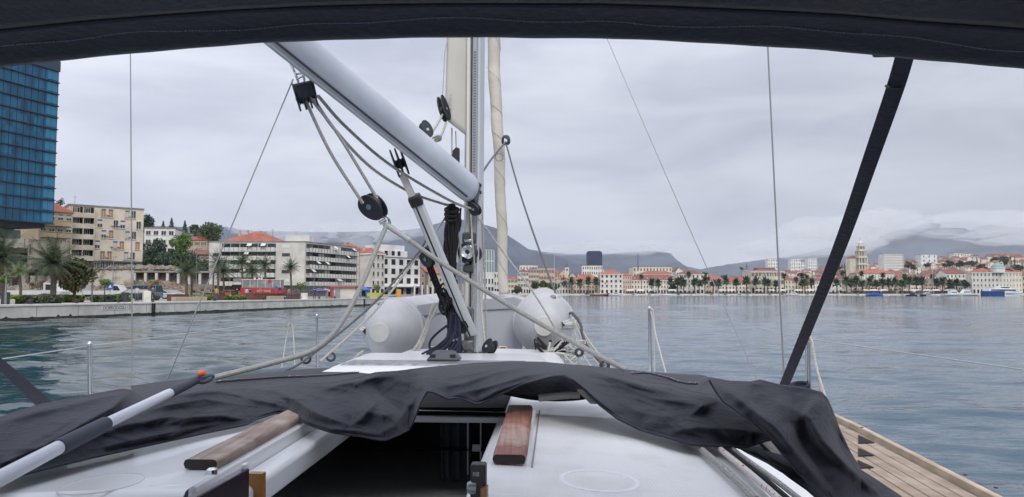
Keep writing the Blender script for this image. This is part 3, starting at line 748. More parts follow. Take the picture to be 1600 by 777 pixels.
# arcade retaining wall and the whitewashed broken wall beside it
def arcade():
    Y0, Y1 = 168, 172; a = Vector((X(207, Y0), Y0, 0)); c = Vector((X(332, Y1), Y1, 0)); W = (c - a).length; rz = math.atan2(c.y - a.y, c.x - a.x)
    root = empty('arcade_wall', ((a.x + c.x) / 2, (Y0 + Y1) / 2, 4.0), rz, 'old retaining wall with square bays between pale pillars above the rubble bank', 'retaining wall')
    h = 3.3; MB().bx(-W / 2, W / 2, 1.6, 3, -1, h - .4).build('back_wall', mat('arcade_back', '77706a', .95, c2='5b554f', vs=.4, amt=.9), root, local=True)
    MB().bx(-W / 2, W / 2, -.2, 3, h - .4, h).build('lintel', m_conc, root, local=True)
    MB().bx(-W / 2, W / 2, -.1, 1.6, -1, .25).build('plinth', m_stone, root, local=True)
    n = 7
    for k in range(n + 1):
        x = -W / 2 + .4 + (W - .8) * k / n; MB().bx(x - .28, x + .28, -.05, 1.6, .25, h - .402).build('pillar', m_quay, root, local=True)
arcade()
a = Vector((X(140, 160), 160, 4)); 
o = empty('whitewashed_wall', (X(172, 163), 163, 3), 0.03, 'peeling whitewashed retaining wall beneath the beige apartment block', 'retaining wall')
q = MB(); rnd = random.Random(2)
for i in range(30):
    x = -5 + 10 * i / 30; q.bx(x, x + .335, rnd.uniform(-.03, .03), .6, -2, Z(422, 163) - 3 + rnd.uniform(-.25, .15))
q.build('wall_face', mat('peeling_whitewash', 'c3beb2', .9, c2='8f877a', vs=.5, amt=.9, lo=.45, hi=.6), o, local=True)
a = MB(); a.bx(-5.1, 5.1, -.25, .9, Z(421, 163) - 3, Z(419.5, 163) - 3); a.build('coping', m_stone, o, local=True)

# white modern villa on the hill and its neighbours
r, W, h = house('white flat-roofed villa on the wooded hill left of the pines', (224, 250), (272, 252), 15, Z(357, 250), None, 12, 'd5d3cd', 'flat', None, 3, 4, 1.6, 1.5, 'mid', group='villas on the wooded hill', name='hill_villa', cat='villa')
MB().bx(-W / 2 - 3, -W / 2 + 2.5, -3, 4, -4, h * .35).build('annex', wallm('8d867b'), r, local=True)
house('small ochre house with orange roof among the hill trees', (292, 262), (322, 262), 13, Z(375, 262), Z(365, 262), 9, 'b09a7c', 'hip', m_tileA, 3, 3, .9, 1.2, 'shutB', group='villas on the wooded hill', name='hill_villa', cat='villa')
house('brown stone house showing between the dark hill trees', (300, 245), (330, 245), 10, Z(398, 245), Z(391, 245), 8, '9c8467', 'gable', m_tileB, 2, 3, .9, 1.2, 'shutG', group='villas on the wooded hill', name='hill_villa', cat='villa')

# hill trees
sp = [(232, 236, 10.5, 4.5, 3.4, m_leafD), (246, 240, 9, 4.5, 3.2, m_leafD), (262, 232, 8, 4.6, 3.2, m_leafD), (228, 226, 7, 3.6, 2.8, m_leafD), (245, 224, 6, 3.6, 2.6, m_leafG), (285, 230, 7, 4.2, 3, m_leafD), (300, 226, 7.5, 4.2, 3, m_leafD), (315, 232, 9, 4.6, 3.3, m_leafD), (270, 222, 5, 3.6, 2.5, m_leafG), (325, 224, 8, 3.8, 3, m_leafD), (310, 219, 6, 3.5, 2.4, m_leafG), (255, 219, 5, 3.2, 2.2, m_leafD), (240, 243, 13, 4, 3.4, m_leafD), (322, 245, 13, 4, 4, m_leafD), (292, 240, 11, 4.4, 3.4, m_leafD), (305, 242, 12, 4.4, 3.6, m_leafG), (276, 236, 10, 4.2, 3.2, m_leafD), (330, 236, 12, 4.2, 4, m_leafD), (318, 226, 7, 4, 3, m_leafG), (236, 222, 7, 3.6, 2.8, m_leafD), (264, 225, 7, 3.8, 3, m_leafD), (222, 220, 6, 3.2, 2.6, m_leafD), (312, 250, 16, 4.5, 4, m_leafG)]
for k, (px, Y, h, rx, rz, m) in enumerate(sp):
    x = X(px, Y); make_tree('broadleaf_tree', 'dark leafy tree in the thicket between the white villa and the arcade wall', (x, Y, land_z(x, Y) - .3), h, rx, rz, m, 1100, .75, 'tree', 'dark trees on the left hill', 20 + k)
def hilltree(label, px, Y, ytop, ybot, rxp, m, seed, leaf=.5, n=2600, name='broadleaf_tree', lobes=11):
    x = X(px, Y); zt, zb = Z(ytop, Y), Z(ybot, Y); g = land_z(x, Y) - .5; make_tree(name, label, (x, Y, g), zt - g, rxp / FPX * Y, (zt - zb) / 2, m, n, leaf, 'tree', 'trees on the left hill', seed, lobes)
hilltree('bright green spreading tree in front of the white villa', 282, 222, 358, 400, 19, m_leafB, 1, .55)
hilltree('large round-topped stone pine on the hill crest', 333, 268, 347, 382, 27, m_leafG, 2, .7, 3600, 'pine_tree', 14)
hilltree('lower stone pine overlapping the big pine on its left', 308, 274, 351, 372, 14, m_leafD, 3, .6, 1600, 'pine_tree')
hilltree('dark tree rising behind the beige block roof corner', 231, 262, 331, 362, 10, m_leafD, 4, .6, 1400)
for px, yt, yb in ((253, 346, 360), (266, 340, 358), (287, 345, 362), (221, 336, 352)):
    x = X(px, 280); make_cypress('slim dark cypress on the hill skyline behind the white villa', (x, 280, Z(yb, 280) - 3), Z(yt, 280) - Z(yb, 280) + 3, 1.3, 260, 'cypresses on the hill skyline', px, .6)
make_tree('roof_top_bush', 'tiny dark treetop peeping over the yellow house roof', (X(91, 215), 215, 9), Z(308, 215) - 9, 1.3, 1.6, m_leafD, 200, .4, 'tree', None, 6)

# ------------------------------------------------------------------ grey balcony block with its two faces
def grey_block():
    base = 1.25
    # left face, pixel 326..476 at Y 205..212 ; right face 476..556 at Y 212..262
    for nm, p0, p1, lab, faces in (('L', (326, 204), (476, 207), None, 0), ('R', (476, 207), (557, 236), None, 1)):
        pass
    a = Vector((X(326, 206), 206, base)); c = Vector((X(476, 206), 206, base)); e = Vector((X(557, 232), 232, base))
    root = empty('apartment_block', c, 0, 'grey five-storey modernist block with strip balconies and a blank corner wall', 'apartment block', 'apartment houses above the quay')
    H = Z(379.5, 206) - base; zb = 3.1
    f2 = (a + (e - c)); z = Vector((0, 0, 1))
    body = [a, c, e, f2]
    wm = wallm('b9b5ad'); m_par = mat('balcony_panel', 'cfcdc6', .8, c2='b7b5ac', vs=.6, amt=.8); m_mu = mat('balcony_frame', '33363a', .6)
    b = MB(); b.prism([p + z * zb for p in body], z * (H - zb)); b.build('wall', wm, root)
    b = MB(); ins = [c + (a - c) * .97 + (e - c) * .05, c + (a - c) * .03 + (e - c) * .05, c + (a - c) * .03 + (e - c) * .95, c + (a - c) * .97 + (e - c) * .95]
    b.prism([p for p in ins], z * (zb - .002)); b.build('ground_floor', mat('shopfront_dark', '3f4246', .4, c2='5f6668', vs=.5, amt=.9), root)
    b = MB(); b.prism([p + z * H for p in body], z * .5); rf = b.build('roof', m_flat, root)
    fh = (H - zb) / 5
    def strip(o, d, n, s0, s1, nb, seed):
        rnd = random.Random(seed); L = (s1 - s0)
        for i in range(5):
            zz = zb + i * fh
            q = MB(); A0 = o + d * s0 + n * 1.0 + z * zz; 
            def seg(s, t, z0, z1, n0, n1, bb, mi=0): bb.box(o + d * ((s + t) / 2) + n * ((n0 + n1) / 2) + z * ((z0 + z1) / 2), (t - s, n1 - n0, z1 - z0), mi, ax=(d, n, z))
            seg(s0, s1, zz - .15, zz + .0, 0.01, 1.15, q); seg(s0, s1, zz + .0, zz + 1.05, 1.05, 1.15, q); q.build('balcony', m_par, root)
            for j in range(nb):
                u0, u1 = s0 + L * j / nb, s0 + L * (j + 1) / nb; k = rnd.random(); bb = MB()
                seg(u0 + .1, u1 - .1, zz + 1.05, zz + fh - .2, .02, .08, bb, 0); bb.build('window', [m_pane if k < .6 else (mat('white_curtain', 'cfcdc8', .8) if k < .8 else m_dark)], root)
            bb = MB()
            for j in range(nb * 2 + 1):
                u = s0 + L * j / (nb * 2); seg(u - .04, u + .04, zz + .001, zz + fh - .16, 1.151, 1.21, bb)
            seg(s0, s1, zz + fh - .36, zz + fh - .28, 1.151, 1.19, bb); bb.build('balcony_frame', m_mu, root)
            if k < 1:
                for j in range(1 if i % 2 else 2):
                    u = s0 + L * rnd.random() * .9; bb = MB(); p0 = o + d * u + n * 1.22 + z * (zz + fh - .3); w = d * 1.3; dn = n * .9 - z * .7
                    bb.prism([p0, p0 + w, p0 + w + dn, p0 + dn], z * .03); bb.build('awning', mat('awning_white', 'cbcac6', .8), root)
    dl = (c - a).normalized(); Ll = (c - a).length; nl = Vector((dl.y, -dl.x, 0))
    strip(a, dl, nl, Ll * .13, Ll * .70, 6, 1)
    dr = (e - c).normalized(); Lr = (e - c).length; nr = Vector((dr.y, -dr.x, 0))
    strip(c, dr, nr, .5, Lr - .3, 9, 2)
    for i in range(5):      # small windows either side of the blank wall
        for s in (Ll * .05, Ll * .78):
            bb = MB(); bb.box(a + dl * (s + .6) + nl * .03 + z * (zb + i * fh + 1.4), (1.7 + .5 * (s > 5), .08, .9), ax=(dl, nl, z)); bb.build('window', m_pane if i % 2 else mat('white_curtain', 'cfcdc8', .8), root)
    b = MB(); b.box(c + (a - c) * .3 + (e - c) * .4 + z * (H + 1.6), (7, 5, 2.2), ax=(dl, Vector((0, 1, 0)), z)); b.build('roof_room', m_white, rf)
    b = MB(); b.tube([c + (a - c) * .34 + z * H, c + (a - c) * .34 + z * (H + 4)], .06, 5); b.tube([c + (a - c) * .34 + z * (H + 3.5) - dl * .5, c + (a - c) * .34 + z * (H + 3.5) + dl * .5], .04, 4); b.build('roof_aerial', m_metal, rf)
grey_block()
house('large house with wide red hipped roof behind the grey block', (346, 236), (432, 236), 10, Z(377, 236), Z(361, 242), 16, 'b7a58c', 'hip', m_tileA, 2, 6, 1, 1.2, 'plain', group='apartment houses above the quay', chim=3)
# row beyond the grey block
house('brown facade terrace house with orange hipped roof beside the grey block', (540, 262), (590, 275), 1.25, Z(397, 270), Z(381, 275), 14, 'a08a78', 'hip', m_tileC, 5, 6, 1.1, 1.7, 'shutB', cornice=True, group='quayside terrace', name='terrace_house', chim=3)
r, W, h = house('white terrace house with tall windows behind the mainsheet bridle', (580, 262), (601, 268), 1.25, Z(396, 265), Z(388, 270), 14, 'c2b9ad', 'hip', m_tileA, 5, 3, 1.1, 1.7, 'plain', cornice=True, group='quayside terrace', name='terrace_house', chim=1)
def white_block():
    r, W, h = house('white stepped office building with square dark windows at the quay end', (596, 285), (656, 300), 1.25, Z(404, 292), None, 16, 'c9c7c4', 'flat', None, 4, 5, 2.0, 2.2, 'dark', group='quayside terrace', name='office_building', cat='office building')
    MB().bx(-W / 2, W / 2 * .35, 0.3, 12, h - .01, h + Z(392, 290) - Z(404, 292)).build('upper_floor', wallm('c9c7c4'), r, local=True)
    MB().bx(-W / 2 + .3, W / 2 * .25, 1, 11, h + Z(392, 290) - Z(404, 292), h + Z(383, 290) - Z(404, 292)).build('penthouse', wallm('c9c7c4'), r, local=True)
    for x in (-W / 2 + 2.5, -W / 2 + 6, -W / 2 + 9): o = win(r, x, h + 1.0, 1.5, 1.8, 'dark'); o.location.y = .3
    MB().bx(-W / 2 - 1, W / 2 + 6, -3, 0, 3.3, 3.6).build('terrace_canopy', m_white, r, local=True)
white_block()
house('small brick-red gabled house right of the white office building', (646, 330), (664, 330), 1.25, Z(425, 330), Z(415, 330), 12, '9a7a68', 'gabley', m_tileC, 3, 3, 1.0, 1.5, 'plain', group='quayside terrace', name='terrace_house')
house('low cream house with bright orange roof seen past the vang', (662, 345), (692, 345), 1.25, Z(428, 345), Z(417, 350), 12, 'b9ad9c', 'gable', m_tileC, 2, 4, 1.0, 1.5, 'plain', group='quayside terrace', name='terrace_house')
def stone_turret(label, px, Y, wpx, ytop, ybase, base, group=None):
    root = empty('church_turret', (X(px, Y), Y, base), 0, label, 'bell tower', group); w = wpx / FPX * Y; z = lambda y: Z(y, Y) - base
    MB().bx(-w / 2, w / 2, 0, w, 0, z(ybase)).build('wall', wallm('b3a690'), root, local=True)
    MB().bx(-w * .55, w * .55, -w * .05, w * 1.05, z(ybase), z(ybase) + .3).build('cornice', wallm('b3a690'), root, local=True)
    q = MB(); q.lathe((0, w / 2, z(ybase) + .3), (0, 0, 1), [(0, w * .42), ((z(ytop) - z(ybase)) * .35, w * .42), ((z(ytop) - z(ybase)) * .7, w * .3), (z(ytop) - z(ybase), .05)], 10); q.build('dome', mat('dark_lead', '5a605f', .7), root, local=True)
    win(root, 0, z(ybase) * .8, w * .35, z(ybase) * .12, 'dark')
stone_turret('small domed stone turret behind the white office building', 651, 340, 9, 402, 413, 1.25)
# glass-gridded white building seen beside the mast
def grid_building():
    Y = 330; r, W, h = house('white gridded office building with tall panes right of the mast', (752, Y), (772, Y), 1.25, Z(390, Y), None, 12, 'd0cec9', 'flat', None, 4, 3, wins=False, group='quayside terrace', name='office_building', cat='office building')
    z0 = Z(426, Y) - 1.25
    for i in range(2):
        for j in range(5):
            zz = z0 + (h - z0) * i / 2; q = MB(); q.bx(W * (j / 5 - .5) + .15, W * ((j + 1) / 5 - .5) - .15, -.05, .01, zz + .2, zz + (h - z0) / 2 - .2); q.build('window', mat('teal_pane', '7d8f92', .15), r, local=True)
    for j in range(4): win(r, W * ((j + .5) / 4 - .5), 1, .9, 2.6, 'dark'); win(r, W * ((j + .5) / 4 - .5), 5, .9, 2.4, 'plain')
grid_building()
house('pale low annex between the gridded building and the genoa', (768, 345), (784, 345), 1.25, Z(425, 345), None, 12, 'cbc8c0', 'flat', None, 3, 4, .7, 1.6, 'plain', group='quayside terrace', name='office_building', cat='office building')
# ------------------------------------------------------------------ west quay: palms, trees, hedges, vehicles, people
G0 = 1.25
def gp(px, Y, z=G0): return (X(px, Y), Y, z)
def palm_at(label, px, Y, ytop, rpx, key='p', nf=40, m=None, detail=True, lw=.30, thick=.22, seed=0, name='palm_tree', group='palms along the west quay'):
    h = Z(ytop, Y) - G0; r = rpx / FPX * Y * 1.15
    return make_palm(name, label, gp(px, Y), h, r, nf, lw, m, group, detail, seed, thick, key=key)
palm_at('big date palm with arching fronds and thick dark trunk beside the round tree', 84, 70, 412, 44, nf=64, lw=.34, thick=.27, seed=1, name='date_palm')
palm_at('date palm with wide drooping crown at the left edge of the quay', 3, 66, 404, 46, nf=64, lw=.34, thick=.25, seed=2, name='date_palm')
palm_at('young pale green palm on a slim trunk between the two date palms', 33, 64, 424, 16, key='young', nf=30, m=m_palml, lw=.2, thick=.12, seed=3, name='young_palm')
PL = [(292, 100, 424, 20, 'fan palm with split crown left of the lamp post by the brick planter'), (300, 103, 420, 19, 'taller fan palm standing directly behind the planter palm'), (341, 122, 412, 22, 'dark tall fan palm at the left corner of the grey block'), (350, 116, 425, 24, 'fan palm in front of the strip balconies with low spread crown'), (379, 125, 410, 19, 'fan palm at the middle of the balcony facade'), (395, 119, 424, 23, 'fan palm with brownish crown left of the red bus'), (415, 128, 414, 17, 'fan palm standing behind the red bus'), (455, 124, 418, 16, 'solitary fan palm in front of the blank corner wall')]
for k, (px, Y, yt, rp, lab) in enumerate(PL): palm_at(lab, px, Y, yt, rp, nf=50, lw=.26, thick=.17 if k % 2 else .2, seed=10 + k, name='fan_palm')
make_tree('clipped_tree', 'round clipped dark tree with olive-tinged leaves beside the date palm', gp(117, 72), Z(405, 72) - G0, 28 / FPX * 72, 25 / FPX * 72, m_leafO, 5200, .26, 'tree', None, 77, 18, .13)
for px, Y, yt, rp, lab in ((164, 84, 432, 10, 'small light green street tree beside the blue round sign'), (242, 150, 436, 9, 'small green shrub growing on the rubble bank'), (470, 118, 440, 9, 'sparse young tree behind the stone bollard on the quay'), (588, 235, 440, 9, 'small leafy tree by the blue kiosk'), (8, 62, 425, 12, 'light green shrub-like tree at the far left edge'), (60, 92, 436, 12, 'thin reddish brown bare-looking shrub before the ruin')):
    g = G0 if px != 242 else land_z(X(px, Y), Y); rr = rp / FPX * Y
    make_tree('young_tree', lab, (X(px, Y), Y, g), Z(yt, Y) - g, rr, rr * .8, m_leafB if px not in (60,) else leafm('brown_leaf', '7a6250', '574638'), 420, .22 if Y < 120 else .4, 'small tree', 'small trees on the quay', px, 6, .06)
# hedges and grass strips: low leafy mass along the quay
def hedge(label, px0, px1, Y0, Y1, h, w, m, n, seed):
    rnd = random.Random(seed); a = Vector(gp(px0, Y0)); c = Vector(gp(px1, Y1)); d = (c - a); L = d.length; d.normalize(); nn = Vector((-d.y, d.x, 0)); b = MB()
    core = MB(); core.box((a + c) / 2 + Vector((0, 0, h * .4)), (L, w * .8, h * .8), ax=(d, nn, Vector((0, 0, 1)))) 
    for i in range(n):
        s = rnd.random() * L; hh = h * (.75 + .3 * mnoise.noise(Vector((s * .6, seed, 0)))); p = a + d * s + nn * (rnd.uniform(-.5, .5) * w); p.z += hh * rnd.random() ** .4
        e = Vector((rnd.gauss(0, 1), rnd.gauss(0, 1), rnd.gauss(0, 1))).normalized(); f = e.orthogonal(); g = e.cross(f); l = rnd.uniform(.1, .24)
        b.add([p - f * l, p + g * l * .6, p + f * l, p - g * l * .6], [(0, 1, 2, 3)])
    root = empty('low_hedge', ((a + c) / 2).to_tuple()[:2] + (G0,), 0, label, 'hedge', 'hedges along the west quay')
    b.build('foliage', m, root); core.build('inner_twigs', m_leafD, root)
hedge('yellow-green low hedge at the far left behind the grey bin', -60, 26, 60, 64, .75, 1.6, m_hedge, 2600, 1)
hedge('dark grey-green shrubs under the young palm', 26, 92, 64, 67, .85, 1.6, leafm('grey_leaf', '66705a', '4a5544'), 3200, 2)
hedge('yellow-green hedge below the round clipped tree', 90, 128, 74, 76, .8, 1.4, m_hedge, 1700, 3)
hedge('low grey-green shrubs right of the round clipped tree', 150, 176, 76, 78, .8, 1.4, leafm('grey_leaf', '66705a', '4a5544'), 1300, 4)
hedge('bright hedge next to the parked dark hatchback', 172, 198, 78, 80, .75, 1.4, m_hedge, 1200, 5)
hedge('green hedge behind the brick planter under the fan palms', 285, 330, 90, 94, .7, 1.6, m_hedge, 1500, 6)
hedge('long yellow-green hedge between the blue-trousered person and the bus', 345, 395, 98, 104, .7, 1.8, m_hedge, 1800, 7)
# corten planters and stone benches
def block(name, label, cat, px0, px1, Y0, Y1, h, w, m, group=None, top=None):
    a = Vector(gp(px0, Y0)); c = Vector(gp(px1, Y1)); d = c - a; L = d.length; d.normalize(); nn = Vector((-d.y, d.x, 0)); z = Vector((0, 0, 1))
    root = empty(name, ((a + c) / 2), 0, label, cat, group); b = MB(); b.box((a + c) / 2 + z * (h / 2), (L, w, h), ax=(d, nn, z)); b.build('box' if top else 'seat_block', m, root, bevel=.03)
    if top:
        b = MB(); b.box((a + c) / 2 + z * (h + .03), (L + .1, w + .1, .06), ax=(d, nn, z)); b.build('rim', top, root)
m_cort = mat('corten_steel', '6f4a3e', .85, c2='583a32', vs=2, amt=.8)
block('steel_planter', 'long rust brown planter left of the fan palm pair', 'planter', 268, 290, 86, 88, .75, 1.2, m_cort, 'rust brown planters', m_cort)
block('steel_planter', 'rust brown planter behind the person in blue trousers', 'planter', 326, 346, 95, 98, .9, 1.2, m_cort, 'rust brown planters', m_cort)
block('steel_planter', 'rust brown planter directly below the red bus', 'planter', 391, 440, 101, 110, .85, 1.2, m_cort, 'rust brown planters', m_cort)
block('steel_planter', 'low rust brown planter right of the solitary fan palm', 'planter', 440, 470, 108, 113, .7, 1.2, m_cort, 'rust brown planters', m_cort)
m_bench = mat('bench_stone', 'a99a88', .8)
block('stone_bench', 'tan stone bench in front of the long planter', 'bench', 272, 298, 82.5, 85, .5, .6, m_bench, 'stone benches on the quay')
block('stone_bench', 'tan stone bench below the hedge under the fan palms', 'bench', 300, 322, 88, 90, .5, .6, m_bench, 'stone benches on the quay')
block('stone_bench', 'long tan stone bench in front of the red bus', 'bench', 420, 445, 103, 107, .5, .6, m_bench, 'stone benches on the quay')
block('stone_bench', 'white stone bench at the left end of the hedges', 'bench', 0, 22, 62, 62, .42, .6, m_cap, 'stone benches on the quay')
# mooring bollards along the edge
m_iron = mat('cast_iron', '2a2928', .6)
BOLL = [(58, 'near the big date palm'), (130, 'right of the round clipped tree'), (194, 'by the dark hatchback'), (247, 'right of the excavator'), (343, 'left of the person in blue trousers'), (382, 'beneath the two visitors'), (418, 'below the middle of the bus'), (451, 'under the solitary fan palm'), (478, 'in front of the white stone block'), (504, 'below the purple parasol'), (528, 'near the white kiosk')]
for px, lab in BOLL:
    Y = 56 + (px * .0 + 0)      # solve for the quay line
    a = (px - 800) / FPX; Y = (-39 - .1857 * 56) / (a - .1857); q = MB()
    q.lathe((X(px, Y) - .45, Y, G0 + .03), (0, 0, 1), [(0, .17), (.05, .12), (.22, .1), (.28, .19), (.36, .17), (.39, .05)], 10)
    tag(q.build('mooring_bollard', m_iron, smooth=True), 'small dark iron mooring bollard on the quay edge ' + lab, 'bollard', 'mooring bollards on the quay')
# lamp posts and signs
def lamp(label, px, Y, ytop, arm=.8):
    h = Z(ytop, Y) - G0; root = empty('street_lamp', gp(px, Y), 0, label, 'street lamp', 'street lamps on the quay')
    q = MB(); q.tube([(0, 0, 0), (0, 0, h)], [.09, .05], 8); q.build('post', m_metal, root, local=True)
    q = MB(); q.box((arm * .5, 0, h), (arm, .18, .08)); q.build('lamp_head', mat('lamp_housing', '5a5d60', .5), root, local=True)
for px, Y, yt, lab in ((10.5, 60, 432, 'slim grey street lamp at the far left beside the grey bin'), (145, 75, 410, 'slim grey street lamp right of the round clipped tree'), (177, 150, 402, 'curved-arm street lamp before the beige block storefronts'), (307, 118, 388, 'tall street lamp rising in front of the dark hill trees'), (407, 112, 424, 'street lamp in front of the bus near its left end'), (491, 118, 428, 'street lamp behind the purple parasols')): lamp(lab, px, Y, yt)
q = MB(); q.lathe(gp(10, 61.5), (0, 0, 1), [(0, .3), (.9, .34), (.92, .36), (1.0, .36), (1.03, .1)], 12); tag(q.build('waste_bin', mat('bin_grey', '3b3e44', .7), smooth=True), 'dark grey waste bin at the far left of the quay', 'bin')
for px, Y, lab in ((197, 78, 'dark waste bin beside the bright hedge'), (366, 100, 'dark waste bin left of the two visitors')):
    q = MB(); q.lathe(gp(px, Y), (0, 0, 1), [(0, .3), (.9, .34), (.92, .36), (1.0, .36), (1.03, .1)], 12); tag(q.build('waste_bin', mat('bin_grey', '3b3e44', .7), smooth=True), lab, 'bin', 'dark bins')
def sign(label, px, Y, ytop, w, h, m, rnd_=False):
    root = empty('road_sign', gp(px, Y), 0, label, 'road sign', None); hh = Z(ytop, Y) - G0
    MB().tube([(0, .03, 0), (0, .03, hh)], .035, 6).build('post', m_metal, root, local=True)
    q = MB(); 
    if rnd_: q.lathe((0, 0, hh - h / 2), (0, -1, 0), [(0, w / 2), (.02, w / 2)], 18)
    else: q.bx(-w / 2, w / 2, -.02, 0, hh - h, hh)
    q.build('sign_face', m, root, local=True)
    if not rnd_: MB().prism([(-w * .25, -.022, hh - h * .75), (w * .25, -.022, hh - h * .75), (0, -.022, hh - h * .25)], (0, -.004, 0)).build('sign_symbol', m_white, root, local=True)
m_sb = mat('sign_blue', '2f5fae', .5)
sign('blue square sign with white symbol beside the round-top sapling', 173, 84, 442, .75, .75, m_sb)
sign('small round blue sign beside the bus front', 432, 110, 447, .55, .55, m_sb, True)
sign('small dark round sign right of the blue one', 438, 111, 449, .5, .5, mat('sign_dark', '2a3350', .5), True)
sign('red round sign on the balcony block wall side', 422, 114, 437, .6, .6, mat('sign_red', '9c3b3b', .5), True)
# vehicles
m_tyre = mat('tyre', '1b1b1b', .9); m_rim = mat('rim', '9a9c9e', .4, metal=.6); m_cglass = mat('car_glass', '1c2228', .08)
def wheels(root, xs, y0, y1, r=.33):
    for x in xs:
        for y in (y0, y1):
            w = MB().lathe((x, y - .11, r), (0, 1, 0), [(0, r * .8), (.03, r), (.19, r), (.22, r * .8)], 16).build('wheel', m_tyre, root, local=True, smooth=True)
            MB().lathe((x, y - .125 if y < 0 else y + .125, r), (0, 1, 0), [(-.012, r * .55), (.012, r * .5)], 12).build('rim', m_rim, w, local=True)
def car(label, px, Y, rz, paint, prof='hatch', L=4.1, name='parked_car', cat='car', group='vehicles parked behind the quay', z=G0):
    root = empty(name, gp(px, Y, z), rz, label, cat, group)
    if prof == 'hatch': low = [(-.5, .3), (-.5, .75), (-.47, .95), (-.36, 1.02), (.28, .95), (.46, .82), (.5, .6), (.5, .3)]; cab = [(-.46, .95), (-.40, 1.38), (-.1, 1.47), (.12, 1.42), (.30, .96)]
    elif prof == 'van': low = [(-.5, .35), (-.5, 1.1), (.34, 1.1), (.47, 1.0), (.5, .7), (.5, .35)]; cab = [(-.5, 1.1), (-.48, 1.9), (-.3, 2.0), (.2, 1.95), (.37, 1.1)]
    W = 1.7
    q = MB(); q.prism([(x * L, -W / 2, z) for x, z in low], (0, W, 0)); q.build('body', paint, root, local=True, bevel=.06)
    q = MB(); q.hexa([(cab[0][0] * L, -W / 2 + .04, cab[0][1]), (cab[-1][0] * L, -W / 2 + .04, cab[-1][1]), (cab[-1][0] * L, W / 2 - .04, cab[-1][1]), (cab[0][0] * L, W / 2 - .04, cab[0][1]), (cab[1][0] * L, -W / 2 + .2, cab[1][1]), (cab[-2][0] * L, -W / 2 + .2, cab[-2][1]), (cab[-2][0] * L, W / 2 - .2, cab[-2][1]), (cab[1][0] * L, W / 2 - .2, cab[1][1])]); q.build('cabin_glass', m_cglass, root, local=True)
    q = MB(); q.bx(cab[1][0] * L, cab[-2][0] * L, -W / 2 + .19, W / 2 - .19, cab[1][1] - .01, cab[2][1] + .02)
    for t in (0, .5, 1):
        for s in (-1, 1):
            x0 = (cab[0][0] + (cab[-1][0] - cab[0][0]) * t) * L; x1 = (cab[1][0] + (cab[-2][0] - cab[1][0]) * t) * L
            q.tube([(x0, s * (W / 2 - .03), cab[0][1]), (x1, s * (W / 2 - .19), cab[1][1])], .04, 5)
    q.build('roof', paint, root, local=True)
    wheels(root, (-L * .31, L * .32), -W / 2 + .06, W / 2 - .06)
    for s in (-1, 1):
        MB().box((L * .497, s * .6, .72), (.05, .3, .14)).build('headlight', m_white, root, local=True); MB().box((-L * .497, s * .65, .82), (.05, .18, .22)).build('tail_light', mat('tail_red', '8a1f1c', .4), root, local=True)
    return root
def truck(label, px, Y, rz, cabm, bedm, L=5.6):
    root = empty('flatbed_truck', gp(px, Y), rz, label, 'truck', 'white flatbed trucks behind the hedges')
    q = MB(); q.prism([(x, -.95, z) for x, z in ((L * .5, .45), (L * .5, 1.15), (L * .43, 1.3), (L * .33, 2.05), (L * .17, 2.1), (L * .17, .45))], (0, 1.9, 0)); q.build('cab', cabm, root, local=True, bevel=.06)
    q = MB(); q.prism([(x, -.97, z) for x, z in ((L * .41, 1.3), (L * .335, 1.92), (L * .22, 1.95), (L * .22, 1.3))], (0, 1.94, 0)); q.build('cab_window', m_cglass, root, local=True)
    q = MB(); q.bx(-L * .5, L * .15, -1, 1, .75, .87); q.bx(-L * .5, L * .15, -1, -.95, .87, 1.25); q.bx(-L * .5, L * .15, .95, 1, .87, 1.25); q.build('flatbed', bedm, root, local=True)
    q = MB(); q.bx(-L * .48, L * .45, -.35, .35, .5, .75); q.build('chassis', m_iron, root, local=True)
    wheels(root, (-L * .3, L * .34), -.85, .85, .38)
m_wp = mat('white_paint', 'b4b4b1', .4, coat=.2); m_dp = mat('dark_blue_paint', '2c3644', .3, coat=.5); m_tp = mat('teal_paint', '4b7a80', .35, coat=.4); m_rp = mat('red_paint', '9c2f30', .5, coat=.1)
truck('white flatbed truck with dark load half hidden behind the date palm', 62, 86, 0, m_wp, mat('truck_bed', 'b9bab8', .6), 6.2)
truck('white flatbed truck right of the round clipped tree', 150, 92, math.pi, m_wp, mat('truck_bed', 'b9bab8', .6), 6.4)
truck('white flatbed truck facing right behind the blue square sign', 170, 104, 0, m_wp, mat('truck_bed', 'b9bab8', .6), 5.4)
car('dark blue hatchback parked beside the hedge end', 210, 88, R_(200), m_dp)
car('teal and white van parked behind the dark hatchback', 225, 96, R_(170), m_tp, 'van', 4.6, 'parked_van', 'van')
car('small white car parked right of the excavator', 252, 100, R_(10), m_wp)
car('silver car parked behind the white one near the fan palms', 272, 118, R_(15), mat('silver_paint', 'a4a7a9', .35, metal=.4))
car('pale car on the upper road above the arcade wall', 273, 181, 0, m_wp, z=land_z(X(273, 181), 181), group=None)
car('orange car parked left of the red bus', 367, 128, 0, mat('orange_paint', 'b4623a', .4), group=None)
